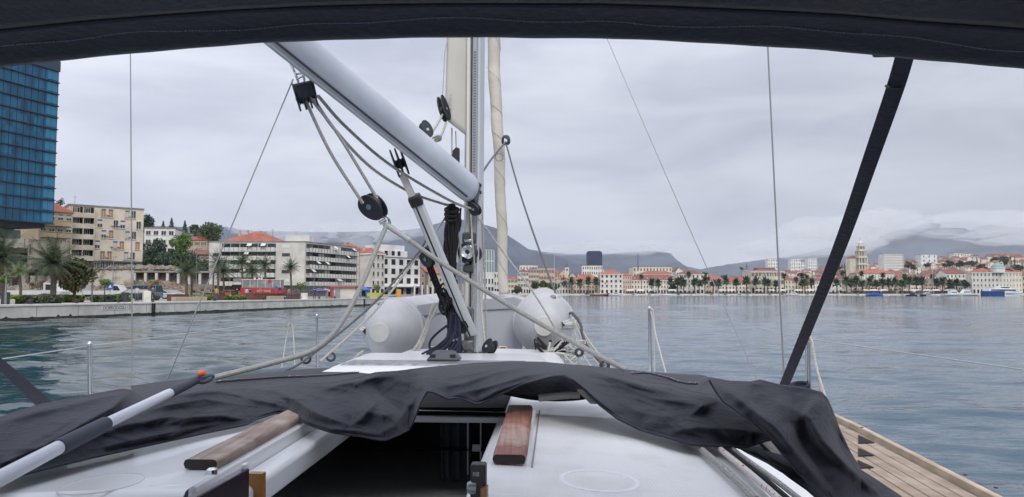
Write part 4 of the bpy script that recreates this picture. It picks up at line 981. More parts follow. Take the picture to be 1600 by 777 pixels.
# open-top red bus
def bus():
    Y = 118; root = empty('open_top_bus', gp(412, Y), R_(4), 'long red tourist bus with white lettering and an open railed upper deck', 'bus'); L = (436 - 390) / FPX * Y + 1.8; W = 2.4
    h = Z(449.5, Y) - G0
    q = MB(); q.bx(-L / 2, L / 2, -W / 2, W / 2, .35, h); q.build('body', m_rp, root, local=True, bevel=.12)
    q = MB(); q.bx(-L / 2 + .3, L / 2 - .3, -W / 2 + .1, W / 2 - .1, h, h + 1.15); q.build('upper_window', mat('upper_glass', '6f7679', .2, c2='95999a', vs=1.2, amt=.9), root, local=True)
    q = MB(); q.bx(-L / 2 + .1, L / 2 - .1, -W / 2, W / 2, h + 1.16, h + 1.3); q.build('roof_rail', mat('pink_rail', 'c8b2ab', .6), root, local=True)
    q = MB()
    for k in range(6): q.bx(-L / 2 + .3 + k * (L - .6) / 5 - .05, -L / 2 + .3 + k * (L - .6) / 5 + .05, -W / 2 + .04, -W / 2 + .096, h, h + 1.159)
    q.build('window_post', m_wp, root, local=True)
    wheels(root, (-L * .32, L * .32), -W / 2 + .1, W / 2 - .1, .42)
    text_mesh('bus_lettering', 'CITY TOUR', .42, m_white, axes_mat((1, 0, 0), (0, 0, 1), (0, -1, 0), (.4, -W / 2 - .015, h - .55))).parent = root
bus()
house('glazed white shelter with green fence left of the red bus', (366, 132), (386, 132), G0, 4.3, None, 3, 'bdb9b0', 'flat', None, 1, 3, 1.2, 1.6, 'mid', group=None, name='site_cabin', cat='cabin')
# excavator
def excavator():
    Y = 92; root = empty('excavator', gp(231, Y), 0, 'orange excavator arm raised behind a white concrete block', 'excavator'); q = MB(); q.bx(-1.3, 1.3, -.9, .9, .1, .7); q.build('track', m_iron, root, local=True, bevel=.2)
    q = MB(); q.bx(-1.1, .6, -.8, .8, .7, 1.5); q.build('body', mat('dark_paint', '3a3836', .5), root, local=True, bevel=.1)
    q = MB(); q.tube([(0, 0, 1.3), (.4, 0, 1.9), (.9, 0, 2.4), (1.4, 0, 2.6), (1.5, 0, 2.1)], [.16, .15, .13, .1, .08], 6); q.build('arm', mat('orange_machine', '8a5a36', .7), root, local=True)
excavator()
block('concrete_block', 'pale trapezoid concrete block below the excavator arm', 'concrete block', 225, 236, 76, 76.4, 1.15, .8, m_cap, None)
block('concrete_block', 'pale rounded stone block right of the low planter', 'concrete block', 472, 480, 106, 106.5, .95, .7, m_cap, None)
# kiosks, parasols, fence
def kiosk(label, px0, px1, Y, yt, wall, roofm, name='kiosk'):
    root = empty(name, gp((px0 + px1) / 2, Y), 0, label, 'kiosk'); W = (px1 - px0) / FPX * Y; h = Z(yt, Y) - G0
    MB().bx(-W / 2, W / 2, 0, 3, 0, h).build('wall', wall, root, local=True); MB().bx(-W / 2 - .5, W / 2 + .3, -.5, 3.2, h, h + .28).build('roof', roofm, root, local=True)
    MB().bx(-W / 2 + .25, -W / 2 + 1.1, -.04, 0, 0, h * .8).build('door', mat('kiosk_door', '8d9496', .5), root, local=True); MB().bx(-W * .2, W / 2 - .3, -.04, 0, .3, h - .3).build('shutter', mat('kiosk_shutter', 'c9c1b6', .7), root, local=True)
kiosk('white kiosk with thin red roof edge near the quay bend', 522, 556, 124, 449, mat('kiosk_white', 'c4c2bd', .8), mat('kiosk_red', 'a3625a', .7))
kiosk('low grey kiosk behind the white kiosk with dark red fascia', 510, 522, 128, 452, mat('kiosk_grey', '8e8c88', .8), mat('kiosk_fascia', '6d4a46', .8))
kiosk('blue kiosk with bright blue awning beyond the white kiosk', 562, 574, 133, 451, mat('kiosk_blue', '3e62a0', .6), mat('awning_blue', '2f5fb4', .6))
def parasol(label, px, Y, yt, m, group='parasols on the quay'):
    root = empty('parasol', gp(px, Y), 0, label, 'parasol', group); h = Z(yt, Y) - G0
    MB().lathe((0, 0, h - .5), (0, 0, 1), [(0, 1.5), (.02, 1.5), (.5, .05)], 8).build('canopy', m, root, local=True); MB().tube([(0, 0, 0), (0, 0, h)], .03, 6).build('pole', m_wp, root, local=True)
parasol('purple parasol left of the red signboard', 499, 122, 450, mat('purple_cloth', '6a5f92', .8)); parasol('pale lilac parasol between the purple one and the kiosk', 509, 123, 451, mat('lilac_cloth', 'a6a3c0', .8))
parasol('bright blue parasol over the blue kiosk front', 568, 129, 448.5, mat('awning_blue', '2f5fb4', .6))
q = MB(); q.bx(X(516, 117), X(520, 117), 117, 117.1, G0 + .35, G0 + 1.9); q.bx(X(517, 117), X(519, 117), 117.02, 117.08, G0, G0 + .35); tag(q.build('signboard', m_rp), 'upright red signboard beside the white kiosk', 'sign')
q = MB(); 
for k in range(9): q.tube([gp(575 + k * 2.6, 133), gp(575 + k * 2.6, 133, G0 + .9)], .05, 4)
q.bx(X(574, 133), X(598, 133), 132.9, 133, G0 + .3, G0 + 1.0); tag(q.build('site_barrier', mat('lime_paint', 'a8ad4c', .6)), 'lime yellow barriers on the quay beyond the blue kiosk', 'barrier')
q = MB(); q.bx(X(620, 150), X(626.5, 150), 150, 150.6, G0, G0 + 1.7); tag(q.build('orange_box', mat('orange_plastic', 'c98a2e', .6), bevel=.05), 'upright orange service box at the end of the quay', 'service box')
q = MB(); rnd = random.Random(8)
for k in range(24): q.tube([gp(458 + k * 2.4, 121), gp(458 + k * 2.4, 121, G0 + 2.2)], .04, 4)
for zz in (.6, 1.4, 2.2): q.tube([gp(458, 121, G0 + zz), gp(514, 121, G0 + zz)], .035, 4)
tag(q.build('site_fence', m_metal), 'wire mesh site fence in front of the grey block shops', 'fence')
# cafe terrace and marina pontoon at the quay end
def pontoon():
    root = empty('timber_jetty', (X(672, 190), 190, 0), 0, 'dark timber jetty with pale mooring piles beyond the quay end', 'jetty')
    x0, x1 = X(645, 185), X(740, 185); MB().bx(x0, x1, 184, 190, 1.0, 1.3).build('deck', mat('dark_timber', '4a443e', .9), root)
    for k in range(13):
        x = x0 + (x1 - x0) * k / 12; MB().tube([(x, 184.2, -1.5), (x, 184.2, 1.25)], .16, 8).build('pile', mat('pile_timber', '2e2b29', .9), root)
    for px in (648, 660, 668, 676, 684): MB().tube([(X(px, 186), 186, 1.3), (X(px, 186), 186, 1.3 + 2.9)], .22, 8).build('mooring_post', m_white, root)
    MB().bx(X(646, 188), X(672, 188), 187, 189.5, 3.6, 3.9).build('shade_roof', mat('shade_blue', '6a7a92', .8), root)
pontoon()
def silver_boat(): pass
# people
def person(label, px, Y, shirt, trousers, pose='stand', z=G0, rz=0, name='person', hgt=1.72, group='people on the quay'):
    k = hgt / 1.75; step = .12 if pose == 'walk' else .03
    V = [(0, 0, .95), (0, 0, 1.15), (0, 0, 1.38), (0, 0, 1.50), (0, .0, 1.60), (0, 0, 1.72), (.10, 0, .92), (.11, step, .5), (.11, -step * .5, .08), (.11, step * .3 + .13, .04), (-.10, 0, .92), (-.11, -step, .5), (-.11, -step * 2.5, .08), (-.11, -step * 2.5 + .14, .04), (.19, 0, 1.40), (.25, -.05, 1.12), (.24, .06, .86), (-.19, 0, 1.40), (-.25, .05, 1.12), (-.24, .10, .86), (.24, .09, .78), (-.24, .13, .78)]
    Rr = [.14, .125, .15, .06, .085, .07, .095, .065, .045, .04, .095, .065, .045, .04, .06, .045, .035, .06, .045, .035, .04, .04]
    E = [(0, 1), (1, 2), (2, 3), (3, 4), (4, 5), (0, 6), (6, 7), (7, 8), (8, 9), (0, 10), (10, 11), (11, 12), (12, 13), (2, 14), (14, 15), (15, 16), (2, 17), (17, 18), (18, 19), (16, 20), (19, 21)]
    me = bpy.data.meshes.new('body'); me.from_pydata([(a * k, b * k, c * k) for a, b, c in V], E, []); o = bpy.data.objects.new('tmp', me); COL.objects.link(o)
    q = o.modifiers.new('k', 'SKIN'); 
    for i, sv in enumerate(me.skin_vertices[0].data): sv.radius = (Rr[i] * k, Rr[i] * k * .8); sv.use_root = i == 0
    q2 = o.modifiers.new('u', 'SUBSURF'); q2.levels = 1; bpy.context.view_layer.update()
    m2 = bpy.data.meshes.new_from_object(o.evaluated_get(bpy.context.evaluated_depsgraph_get())); bpy.data.objects.remove(o)
    m2.materials.clear()
    for mm in (shirt, trousers, mat('skin', 'b08a72', .7), mat('hair', '3a2f28', .8), m_iron): m2.materials.append(mm)
    for p in m2.polygons:
        c = p.center / k; p.use_smooth = True
        p.material_index = 4 if c.z < .09 else 1 if c.z < .97 and abs(c.x) < .2 else (3 if c.z > 1.66 or (c.z > 1.55 and c.y < -.01) else 2) if c.z > 1.45 else 2 if (abs(c.x) > .19 and c.z < 1.05) else 0
    root = empty('person', gp(px, Y, z), rz, label, 'person', group); b = link('body', m2, root, True)
    return root
cl = lambda n, h: mat('cloth_' + n, h, .9)
person('person in yellow rain jacket and blue trousers before the brown planter', 339, 92, cl('yellow', 'b59a32'), cl('blue', '3c4f80'))
person('person in dark jacket standing next to the yellow-jacketed one', 336, 93, cl('dark', '2c2a2e'), cl('blue', '3c4f80'))
person('person in white shirt standing left of the red bus', 386, 102, cl('white', 'bcc0c4'), cl('red', '8a3a38'), 'walk')
person('person in red and navy beside the white-shirted person', 391, 103, cl('navy', '2d3557'), cl('white', 'bcc0c4'))
person('person in dark clothes leaning by the waste bin', 371, 101, cl('dark', '2c2a2e'), cl('dark', '2c2a2e'))
person('person in dark blue standing under the purple parasol left edge', 492, 112, cl('navy', '2d3557'), cl('dark', '2c2a2e'))
person('person in white shirt beside the dark hatchback', 215, 80, cl('white', 'bcc0c4'), cl('grey', '5c6068'))
person('person in grey crouched gait near the excavator block', 240, 80, cl('grey', '5c6068'), cl('dark', '2c2a2e'), 'walk')
person('person in brown coat walking below the solitary fan palm', 452, 108, cl('brown', '9a7a4c'), cl('grey', '5c6068'), 'walk')
m_bw = mat('boat_white', 'dcdcda', 0.35, coat=0.3)
# ------------------------------------------------------------------ the far town
FG = 'houses on the far waterfront'
def fh(label, x0, x1, eave, ridge, Y, wall, roof='hip', rm=None, floors=3, cols=5, kind='plain', depth=14, **k):
    base = k.pop('base', 1.6)
    kw = dict(group=FG); kw.update(k)
    return house(label, (x0, Y), (x1, Y + k.get('dy', 0)) if False else (x1, Y), base, Z(eave, Y), Z(ridge, Y) if ridge else None, depth, wall, roof, rm, floors, cols, None, None, kind, **kw)
fh('cream house with small red roof just right of the furled genoa', 792, 809, 436, 431, 540, 'c6b497', floors=3, cols=3, kind='shutB')
fh('white narrow house with low red roof beside the cream one', 809, 826, 425, 420, 548, 'c4bfb4', floors=4, cols=4, kind='shutB', chim=1, rm=m_tileB)
fh('long white flat-roofed house above the western roofs', 812, 840, 415, None, 600, 'cac6bc', 'flat', floors=5, cols=6, sides='')
fh('pinkish beige five-storey house left of the dark halyard', 825, 842, 421, 417, 560, 'bda993', floors=5, cols=4, kind='shutB', rm=m_tileB, cornice=True)
fh('broad beige palace with arched windows behind the western trees', 841, 866, 420, 416, 575, 'c0a98c', floors=4, cols=6, kind='shutB', cornice=True, rm=m_tileB)
fh('brownish terrace house right of the broad beige palace', 863, 875, 427, 421, 590, 'b0967f', floors=4, cols=3, kind='plain', rm=m_tileA, chim=1)
fh('low orange roofed house below the pointed church spire', 869, 892, 437, 431, 556, 'beb3a0', floors=3, cols=5, rm=m_tileC)
fh('orange gabled house beside the church spire', 874, 888, 428, 421, 680, 'b8a58e', 'gabley', floors=3, cols=3, rm=m_tileC, base=4)
fh('long terracotta roofed monastery left of the white palazzo', 896, 938, 438, 428, 570, 'c3aa92', floors=3, cols=9, rm=m_tileC, chim=2)
fh('small gabled house in the gap beside the monastery', 890, 899, 431, 426, 574, 'bfb39f', 'gabley', floors=3, cols=2, rm=m_tileB)
fh('white square palazzo with paired brown windows and pyramid roof', 937.5, 973, 428.5, 421, 552, 'd2c8bd', floors=4, cols=5, kind='dark', cornice=True, rm=m_tileC, chim=2, dormer=0)
fh('pink stuccoed house between palazzo and long arcade building', 973, 987, 431, 426, 575, 'bf9f8c', floors=4, cols=4, rm=m_tileA)
fh('very long pale building with dark red roof and many skylights', 977, 1068, 438, 429, 590, 'cbbdb0', floors=3, cols=20, rm=m_tileB, cornice=True, dormer=9, depth=20)
fh('cream parapeted hall rising behind the skylight roof', 989, 1050, 417.5, None, 700, 'cec3a6', 'flat', floors=4, cols=12, base=6, depth=24)
fh('lower red roofed wing in front of the cream hall', 1001, 1053, 428, 423, 650, 'c4b7a4', floors=2, cols=8, base=6, rm=m_tileA)
fh('white five-bay palace with red roof right of the skylight building', 1060, 1100, 428.5, 422, 566, 'd6d1c6', floors=4, cols=6, rm=m_tileB, cornice=True, chim=1)
fh('white gable-fronted house right behind the five-bay palace', 1056, 1066, 424, 418, 600, 'd0ccc3', 'gabley', floors=4, cols=2, rm=m_tileB)
fh('orange hip-roofed house behind the second bay palms', 1102, 1130, 438, 428, 600, 'bfa890', floors=3, cols=6, rm=m_tileC, chim=2)
fh('long low red-roofed house left of the columned palace', 1127, 1175, 441, 434, 570, 'cdc2b0', floors=3, cols=9, rm=m_tileA, chim=2)
def palace():
    r, W, h = fh('grand cream palace with tall pilasters and balustrade above the palms', 1173.5, 1225, 423.5, None, 566, 'd0c0a6', 'flat', floors=3, cols=9, kind='shutB', cornice=True, depth=20)
    for k in range(6):
        x = W * (-.2 + .4 * k / 5); MB().lathe((x, -.35, h * .36), (0, 0, 1), [(0, .38), (h * .5, .3)], 8).build('pilaster', m_white, r, local=True)
    MB().hexa([(-W * .3, 2, h + .3), (W * .3, 2, h + .3), (W * .3, 12, h + .3), (-W * .3, 12, h + .3), (-W * .27, 4, h + 2.6), (W * .27, 4, h + 2.6), (W * .27, 10, h + 2.6), (-W * .27, 10, h + 2.6)]).build('attic_roof', m_tileB, r, local=True)
palace()
fh('tall cream house right of the columned palace', 1226, 1246, 438, 433, 566, 'cbbda3', floors=3, cols=4, rm=m_tileA)
fh('ochre house with small gable left of the strap foot', 1246, 1264, 441, 436, 572, 'bfa98c', floors=3, cols=4, rm=m_tileC)
fh('white low house at the foot of the old town', 1264, 1284, 439, 434, 580, 'cfc9bb', floors=3, cols=4, rm=m_tileB)
fh('small white house with ornate gable left of the bell tower', 1298, 1316, 443, 438, 570, 'd2ccbf', 'gabley', floors=2, cols=3, rm=m_tileB)
fh('red roofed house behind the ornate gabled one', 1309, 1330, 436, 430, 600, 'bdae98', floors=3, cols=4, rm=m_tileB)
# the long ancient wall
def palace_wall():
    Y = 578; root = empty('ancient_palace_wall', (X(1410, Y), Y, 1.6), 0, 'long pale ancient stone wall with arched openings behind the eastern palms', 'stone wall')
    W = (1520 - 1296) / FPX * Y; h = Z(437, Y) - 1.6; wm = mat('ancient_stone', 'a79f8e', .95, c2='857e70', vs=.15, amt=.9)
    MB().bx(-W / 2, W / 2, 0, 4, -2, h).build('wall_face', wm, root, local=True)
    MB().bx(-W / 2, W / 2, -.3, 0, h * .66, h * .70).build('string_course', wm, root, local=True)
    for k in range(34):
        x = W * ((k + .5) / 34 - .5); win(root, x, h * .48, 1.2, 2.2, 'dark' if k % 3 else 'plain')
    for k in range(0, 34, 2): win(root, W * ((k + .8) / 34 - .5), h * .77, 1.0, 1.2, 'dark')
    rnd = random.Random(4)
    for k in range(13):
        x = W * ((k + .5) / 13 - .5) + rnd.uniform(-2, 2); hh = rnd.uniform(4.2, 6.5); c = random.choice(['c8bfae', 'b9a58e', 'cfcabd', 'b5a795'])
        q = MB(); q.bx(x - 4.2, x + 4.2, -5, -.32, -.2, hh); o = q.build('lean_to_house', wallm(c), root, local=True)
        for j in range(4):
            w = win(o, x - 3 + 2 * j, hh * .55, .9, 1.3, 'dark'); w.location.y = -5
    for k in range(9):
        x = W * ((k + .5) / 9 - .5); MB().bx(x - 5, x + 5, -9, -5.01, 2.6, 2.9).build('cafe_awning', mat('awning_cream', 'cfc8ba', .8) if k != 6 else mat('awning_red', '8f4d48', .8), root, local=True)
palace_wall()
# bell tower
def bell_tower():
    Y = 700; root = empty('bell_tower', (X(1349.5, Y), Y, 3), 0, 'slender stone bell tower with stacked open arcades and a pointed cap', 'bell tower'); z = lambda y: Z(y, Y) - 3
    wm = mat('tower_stone', 'd0cabf', .95, c2='b5aea1', vs=.3, amt=.9); w = 14.5 / FPX * Y
    st = [(423, 413, 1.0), (413, 402, .96), (402, 391.5, .9), (391.5, 384, .64)]
    MB().bx(-w / 2, w / 2, 0, w, -2, z(423)).build('base', wm, root, local=True)
    for i, (yb, yt, k) in enumerate(st):
        ww = w * k; z0, z1 = z(yb), z(yt); y0 = (w - ww) / 2; q = MB(); th = .12 * ww
        q.bx(-ww / 2 - .3, ww / 2 + .3, y0 - .3, y0 + ww + .3, z1 - .7, z1); q.bx(-ww / 2, ww / 2, y0, y0 + ww, z0, z0 + 1.1)
        for x in ([-.5, -.17, .17, .5] if i < 3 else [-.5, 0, .5]):
            for y in (0, 1): q.bx(x * ww * .88 - th * .45, x * ww * .88 + th * .45, y0 + y * (ww - th), y0 + y * (ww - th) + th, z0 + 1.1, z1 - .7)
        for s in (-1, 1): q.bx(s * ww / 2 - (th if s > 0 else 0), s * ww / 2 + (th if s < 0 else 0), y0 + ww * .45, y0 + ww * .6, z0 + 1.1, z1 - .7)
        q.build('arcade_storey', wm, root, local=True)
        MB().bx(-ww * .28, ww * .28, y0 + ww * .3, y0 + ww * .7, z0 + 1.1, z1 - .7).build('inner_shaft', mat('tower_shadow_stone', 'aaa294', .95), root, local=True)
    MB().lathe((0, w / 2, z(384)), (0, 0, 1), [(0, w * .30), (z(379) - z(384), w * .27), (z(377) - z(384), w * .14), (z(373.5) - z(384), w * .06), (z(370) - z(384), .05)], 8).build('cap', wm, root, local=True)
bell_tower()
def mausoleum():
    Y = 705; root = empty('octagonal_cathedral', (X(1336, Y), Y, 3), 0, 'squat octagonal stone cathedral with dark conical roof left of the bell tower', 'cathedral'); z = lambda y: Z(y, Y) - 3
    MB().lathe((0, 5, -3), (0, 0, 1), [(0, 6.2), (z(404) + 3, 6.2)], 8).build('wall', wallm('c2b8a2'), root, local=True)
    MB().lathe((0, 5, z(404)), (0, 0, 1), [(0, 6.4), (z(399) - z(404), .5)], 8).build('roof', m_tileB, root, local=True)
mausoleum()
r, W, h = fh('long hall with bright red roof and white columns below the bell tower', 1338, 1397, 427, 421, 640, 'a29b8c', floors=1, cols=1, rm=m_tileC, base=5, wins=False)
for k in range(12): MB().bx(W * ((k + .5) / 12 - .5) - .9, W * ((k + .5) / 12 - .5) + .9, -.3, .02, h * .25, h * .92).build('white_column', m_white, r, local=True)
fh('white apartment slab with speckled windows right of the bell tower', 1381.5, 1412, 397, None, 900, 'd5d5ce', 'flat', floors=11, cols=9, kind='dark', group='white tower blocks on the skyline', base=14, ground=False, name='tower_block', cat='tower block')
fh('white office slab with dark bands on the skyline', 1440, 1465, 398, None, 1000, 'cfd3d6', 'flat', floors=6, cols=3, kind='dark', group='white tower blocks on the skyline', base=20, ground=False, name='tower_block', cat='tower block')
fh('left half of the cream twin tower block on the right skyline', 1492, 1506, 396, None, 1150, 'cfcabb', 'flat', floors=7, cols=3, kind='dark', group='white tower blocks on the skyline', base=30, ground=False, name='tower_block', cat='tower block')
fh('right half of the cream twin tower block on the right skyline', 1507, 1520, 397, None, 1160, 'd2cdbe', 'flat', floors=7, cols=3, kind='plain', group='white tower blocks on the skyline', base=30, ground=False, name='tower_block', cat='tower block')
fh('white slab block seen through the starboard shroud', 1200, 1216, 405, None, 1300, 'd0d2d2', 'flat', floors=6, cols=4, kind='dark', group='white tower blocks on the skyline', base=26, ground=False, name='tower_block', cat='tower block')
fh('white block with stepped top, leftmost of the skyline trio', 1236, 1251, 405, None, 1320, 'd4d5d3', 'flat', floors=6, cols=4, kind='dark', group='white tower blocks on the skyline', base=26, ground=False, name='tower_block', cat='tower block')
fh('lower middle block of the white skyline trio', 1251, 1263, 410, None, 1340, 'cdd0d0', 'flat', floors=5, cols=3, kind='dark', group='white tower blocks on the skyline', base=26, ground=False, name='tower_block', cat='tower block')
fh('tallest white block of the skyline trio beside the strap', 1263, 1277, 404, None, 1300, 'd4d6d6', 'flat', floors=7, cols=4, kind='dark', group='white tower blocks on the skyline', base=26, ground=False, name='tower_block', cat='tower block')
# dark slab tower and the pale block below it
def dark_tower():
    Y = 1100; root = empty('dark_office_tower', (X(929.5, Y), Y, 15), 0, 'dark blue office slab standing alone on the skyline', 'office tower'); w = 23.0 / FPX * Y; z = lambda y: Z(y, Y) - 15
    q = MB(); q.hexa([(-w / 2, 0, z(420)), (w / 2, 0, z(420)), (w / 2, 18, z(420)), (-w / 2, 18, z(420)), (-w / 2, 0, z(394)), (w / 2, 0, z(394)), (w / 2, 18, z(394)), (-w / 2, 18, z(394))]); q.build('glass_body', mat('dark_blue_glass', '1d2748', .35, c2='2b3658', vs=.08, amt=1), root, local=True)
    MB().bx(-w * .42, w * .42, 2, 16, z(394), z(392.3)).build('plant_room', mat('dark_plant', '262d3f', .7), root, local=True)
    for k in range(9): zz = z(394) - (z(394) - z(418)) * (k + .5) / 9; MB().bx(-w / 2 - .1, w / 2 + .1, -.25, -.002, zz, zz + .5).build('floor_line', mat('tower_line', '333c58', .6), root, local=True)
dark_tower()
fh('pale honeycomb-fronted block under the dark office slab', 910, 941, 415.5, None, 1000, 'cfccc0', 'flat', floors=4, cols=9, kind='dark', base=12, group='white tower blocks on the skyline', ground=False, name='tower_block', cat='tower block')
def spire(label, px, Y, ytip, yb, yd, w, name='church_spire'):
    root = empty(name, (X(px, Y), Y, 3), 0, label, 'church spire', 'church spires of the far town'); z = lambda y: Z(y, Y) - 3
    MB().bx(-w / 2, w / 2, 0, w, -2, z(yb)).build('wall', wallm('c4b9a4'), root, local=True)
    MB().lathe((0, w / 2, z(yb)), (0, 0, 1), [(0, w * .5), (.3, w * .52), ((z(yd) - z(yb)) * .6, w * .42), (z(yd) - z(yb), w * .16), (z(ytip) - z(yb), .08)], 8).build('spire_cap', mat('dark_lead', '5a605f', .7), root, local=True)
    win(root, 0, z(yb) * .86, w * .35, 1.6, 'dark')
spire('white church tower with dark pointed spire above the orange roofs', 886, 620, 408, 418, 413, 3.2)
spire('small grey stone belfry left of the columned palace', 1168, 760, 411, 422, 419, 4.6)
# antenna mast on the cream hall
q = MB(); q.tube([(X(997, 690), 690, 24), (X(997, 690), 690, Z(396, 690))], [.9, .35], 6); tag(q.build('radio_mast', mat('mast_blue', '66708c', .7)), 'thin blue-grey radio mast on the cream hall roof', 'radio mast')
# right: white gabled house and the grand corner building
fh('white gable-ended house with three dark windows on the ancient wall', 1478, 1508, 428, 421, 600, 'd0ccc2', 'gable', floors=3, cols=5, rm=m_tileB, base=5)
def grand():
    Y0, Y1 = 548, 556; a0 = 'grand white waterfront building with green copper dome at the right'
    r, W, h = house(a0, (1518.5, 552), (1560, 546), 1.6, Z(425.5, 549), Z(418.5, 552), 24, 'd0c9ba', 'hip', m_tileA, 4, 7, 1.0, 2.0, 'plain', group=FG, cornice=True, name='waterfront_building', cat='building', sides='')
    w2 = house('pale cream right wing of the domed waterfront building', (1560.5, 546), (1596, 560), 1.6, Z(425.5, 549), Z(419, 552), 24, 'cfc7ae', 'hip', m_tileA, 4, 7, 1.0, 2.0, 'plain', group=FG, cornice=True, name='waterfront_building', cat='building')
    q = MB(); q.lathe((W / 2, 2, h - .5), (0, 0, 1), [(0, 4.6), (3.3, 4.6), (3.4, 4.9), (3.9, 4.9)], 14); q.build('drum', m_white, r, local=True)
    q = MB(); q.lathe((W / 2, 2, h + 3.4), (0, 0, 1), [(0, 4.5), (1.3, 4.0), (2.4, 2.7), (3.0, 1.2), (3.6, .1)], 16); q.build('copper_dome', mat('copper_green', '78998e', .7), r, local=True, smooth=True)
grand()
fh('tan house partly cut by the right edge of the photo', 1596, 1625, 431, 426, 590, 'b7a589', floors=3, cols=5, rm=m_tileB)

# ---- the houses climbing the slope behind (rows)
rnd = random.Random(21)
WC = ['cdc6b8', 'c2b6a2', 'd2cec5', 'b9a78f', 'c6c0b2', 'bba48c', 'd0c8b6']; WN = {'cdc6b8': 'off-white', 'c2b6a2': 'sand-coloured', 'd2cec5': 'white', 'b9a78f': 'tan', 'c6c0b2': 'light grey', 'bba48c': 'ochre', 'd0c8b6': 'cream'}
LMK = [(800, 'above the western waterfront beside the genoa'), (870, 'near the pointed church spire'), (935, 'below the dark office slab'), (1010, 'behind the cream parapeted hall'), (1090, 'behind the five-bay palace'), (1140, 'behind the long low red roof'), (1200, 'behind the columned palace'), (1260, 'beneath the white skyline trio'), (1335, 'near the bell tower'), (1397, 'below the speckled white slab'), (1450, 'below the banded office slab'), (1500, 'below the cream twin towers'), (1560, 'on the slope above the domed building')]
RNm = {0: 'terracotta hipped roof', 1: 'old brown-red roof', 2: 'orange gabled roof', 3: 'flat roof'}
count = {}
for Y in (625, 665, 705, 750, 800, 860, 930, 1010, 1090):
    px = 795 + rnd.uniform(0, 15)
    while px < 1625:
        wpx = rnd.uniform(9, 19) * 700 / Y; x = X(px + wpx / 2, Y); g = land_z(x, Y)
        u = (px - 800) / 800
        keep = (Y < 800 or px > 1080 + (Y - 800) * .4)
        if keep and rnd.random() < (.86 if px > 1080 else .6):
            hh = rnd.uniform(6.0, 10.5); k = rnd.choice([0, 0, 1, 1, 1, 2, 3]); wc = rnd.choice(WC)
            lm = min(LMK, key=lambda q: abs(q[0] - px - wpx / 2))[1]; tier = 'low' if Y < 720 else 'mid-slope' if Y < 900 else 'hilltop'
            lab = f"{tier} {WN[wc]} house with {RNm[k]} {lm}"
            house(lab, (px, Y), (px + wpx, Y), g, g + hh, g + hh + rnd.uniform(1.8, 3.2), rnd.uniform(8, 13), wc, ['hip', 'gable', 'gabley', 'flat'][k], [m_tileA, m_tileB, m_tileC, None][k], 3 if hh > 8 else 2, rnd.choice([2, 3]), None, None, rnd.choice(['dark', 'plain', 'dark']), 'houses climbing the slope of the far town', 'house', 'hillside_house', ground=False, chim=0, wins=(Y < 940))
        px += wpx * rnd.uniform(1.0, 1.25)
# trees of the far town
def fartree(label, px, Y, ytop, rpx, seed, m=m_leafD, n=260, squash=.62, group='dark trees of the far town'):
    x = X(px, Y); g = land_z(x, Y); r = rpx / FPX * Y; h = max(Z(ytop, Y) - g, r * 1.2)
    return make_tree('broadleaf_tree', label, (x, Y, g), h, r, r * squash, m, n, r * .34, 'tree', group, seed, 6, .25)
for k, (px, Y, yt, rp, lab) in enumerate([(1420, 850, 409, 8, 'dark pine clump left of the banded office slab'), (1428, 800, 414, 7, 'rounded dark tree just below the pine clump'), (1450, 830, 410, 8, 'dark tree at the foot of the banded office slab'), (1485, 900, 406, 9, 'dark tree left of the cream twin towers'), (1500, 850, 407, 10, 'dark tree in front of the cream twin towers'), (1515, 870, 407, 9, 'dark tree right of the cream twin towers'), (1476, 780, 411, 5, 'small dark tree above the white gabled house'), (1556, 1000, 400, 10, 'dark wood left edge on the right hill'), (1570, 1010, 399, 11, 'dark wood centre on the right hill'), (1590, 860, 414, 12, 'dark tree at the right edge above the domed building'), (1604, 600, 436, 9, 'dark tree right of the domed building'), (1322, 760, 420, 7, 'dark tree left of the octagonal cathedral'), (1309, 820, 416, 5, 'small dark tree beside the strap on the skyline'), (1255, 700, 424, 8, 'dark green tree below the skyline trio'), (1158, 1000, 417, 4, 'small bluish tree left of the stone belfry'), (1130, 640, 430, 5, 'dark tree behind the low red roofs'), (1103, 700, 424, 7, 'dark tree right of the five-bay palace'), (1054, 750, 423, 7, 'dark tree right of the cream hall'), (1208, 720, 424, 6, 'dark tree behind the columned palace left end'), (1548, 690, 418, 7, 'dark tree above the copper dome left side'), (1535, 760, 412, 8, 'dark tree above the grand building left side'), (1575, 730, 419, 7, 'dark tree above the grand building right wing')]): fartree(lab, px, Y, yt, rp, 100 + k)
for k, (px, yt) in enumerate([(1312, 412), (1316, 413), (1320, 412), (1477, 408), (1483, 409), (1527, 402), (1563, 400), (1580, 400), (1586, 401)]):
    x = X(px, 900); g = land_z(x, 900); make_cypress('slim dark cypress on the far slope ' + ('left of the bell tower' if px < 1330 else 'below the cream twin towers' if px < 1530 else 'on the right hill'), (x, 900, g), Z(yt, 900) - g, 1.9, 160, 'cypresses of the far slope', k, 1.0)

# hill-top fortress roof at the right
house('low brown-roofed house on the right hill crest', (1548, 1120), (1600, 1120), 45, Z(402, 1120), Z(397, 1120), 14, 'b3a58d', 'gable', m_tileB, 2, 6, None, None, 'dark', 'houses climbing the slope of the far town', 'house', 'hillside_house', ground=False)
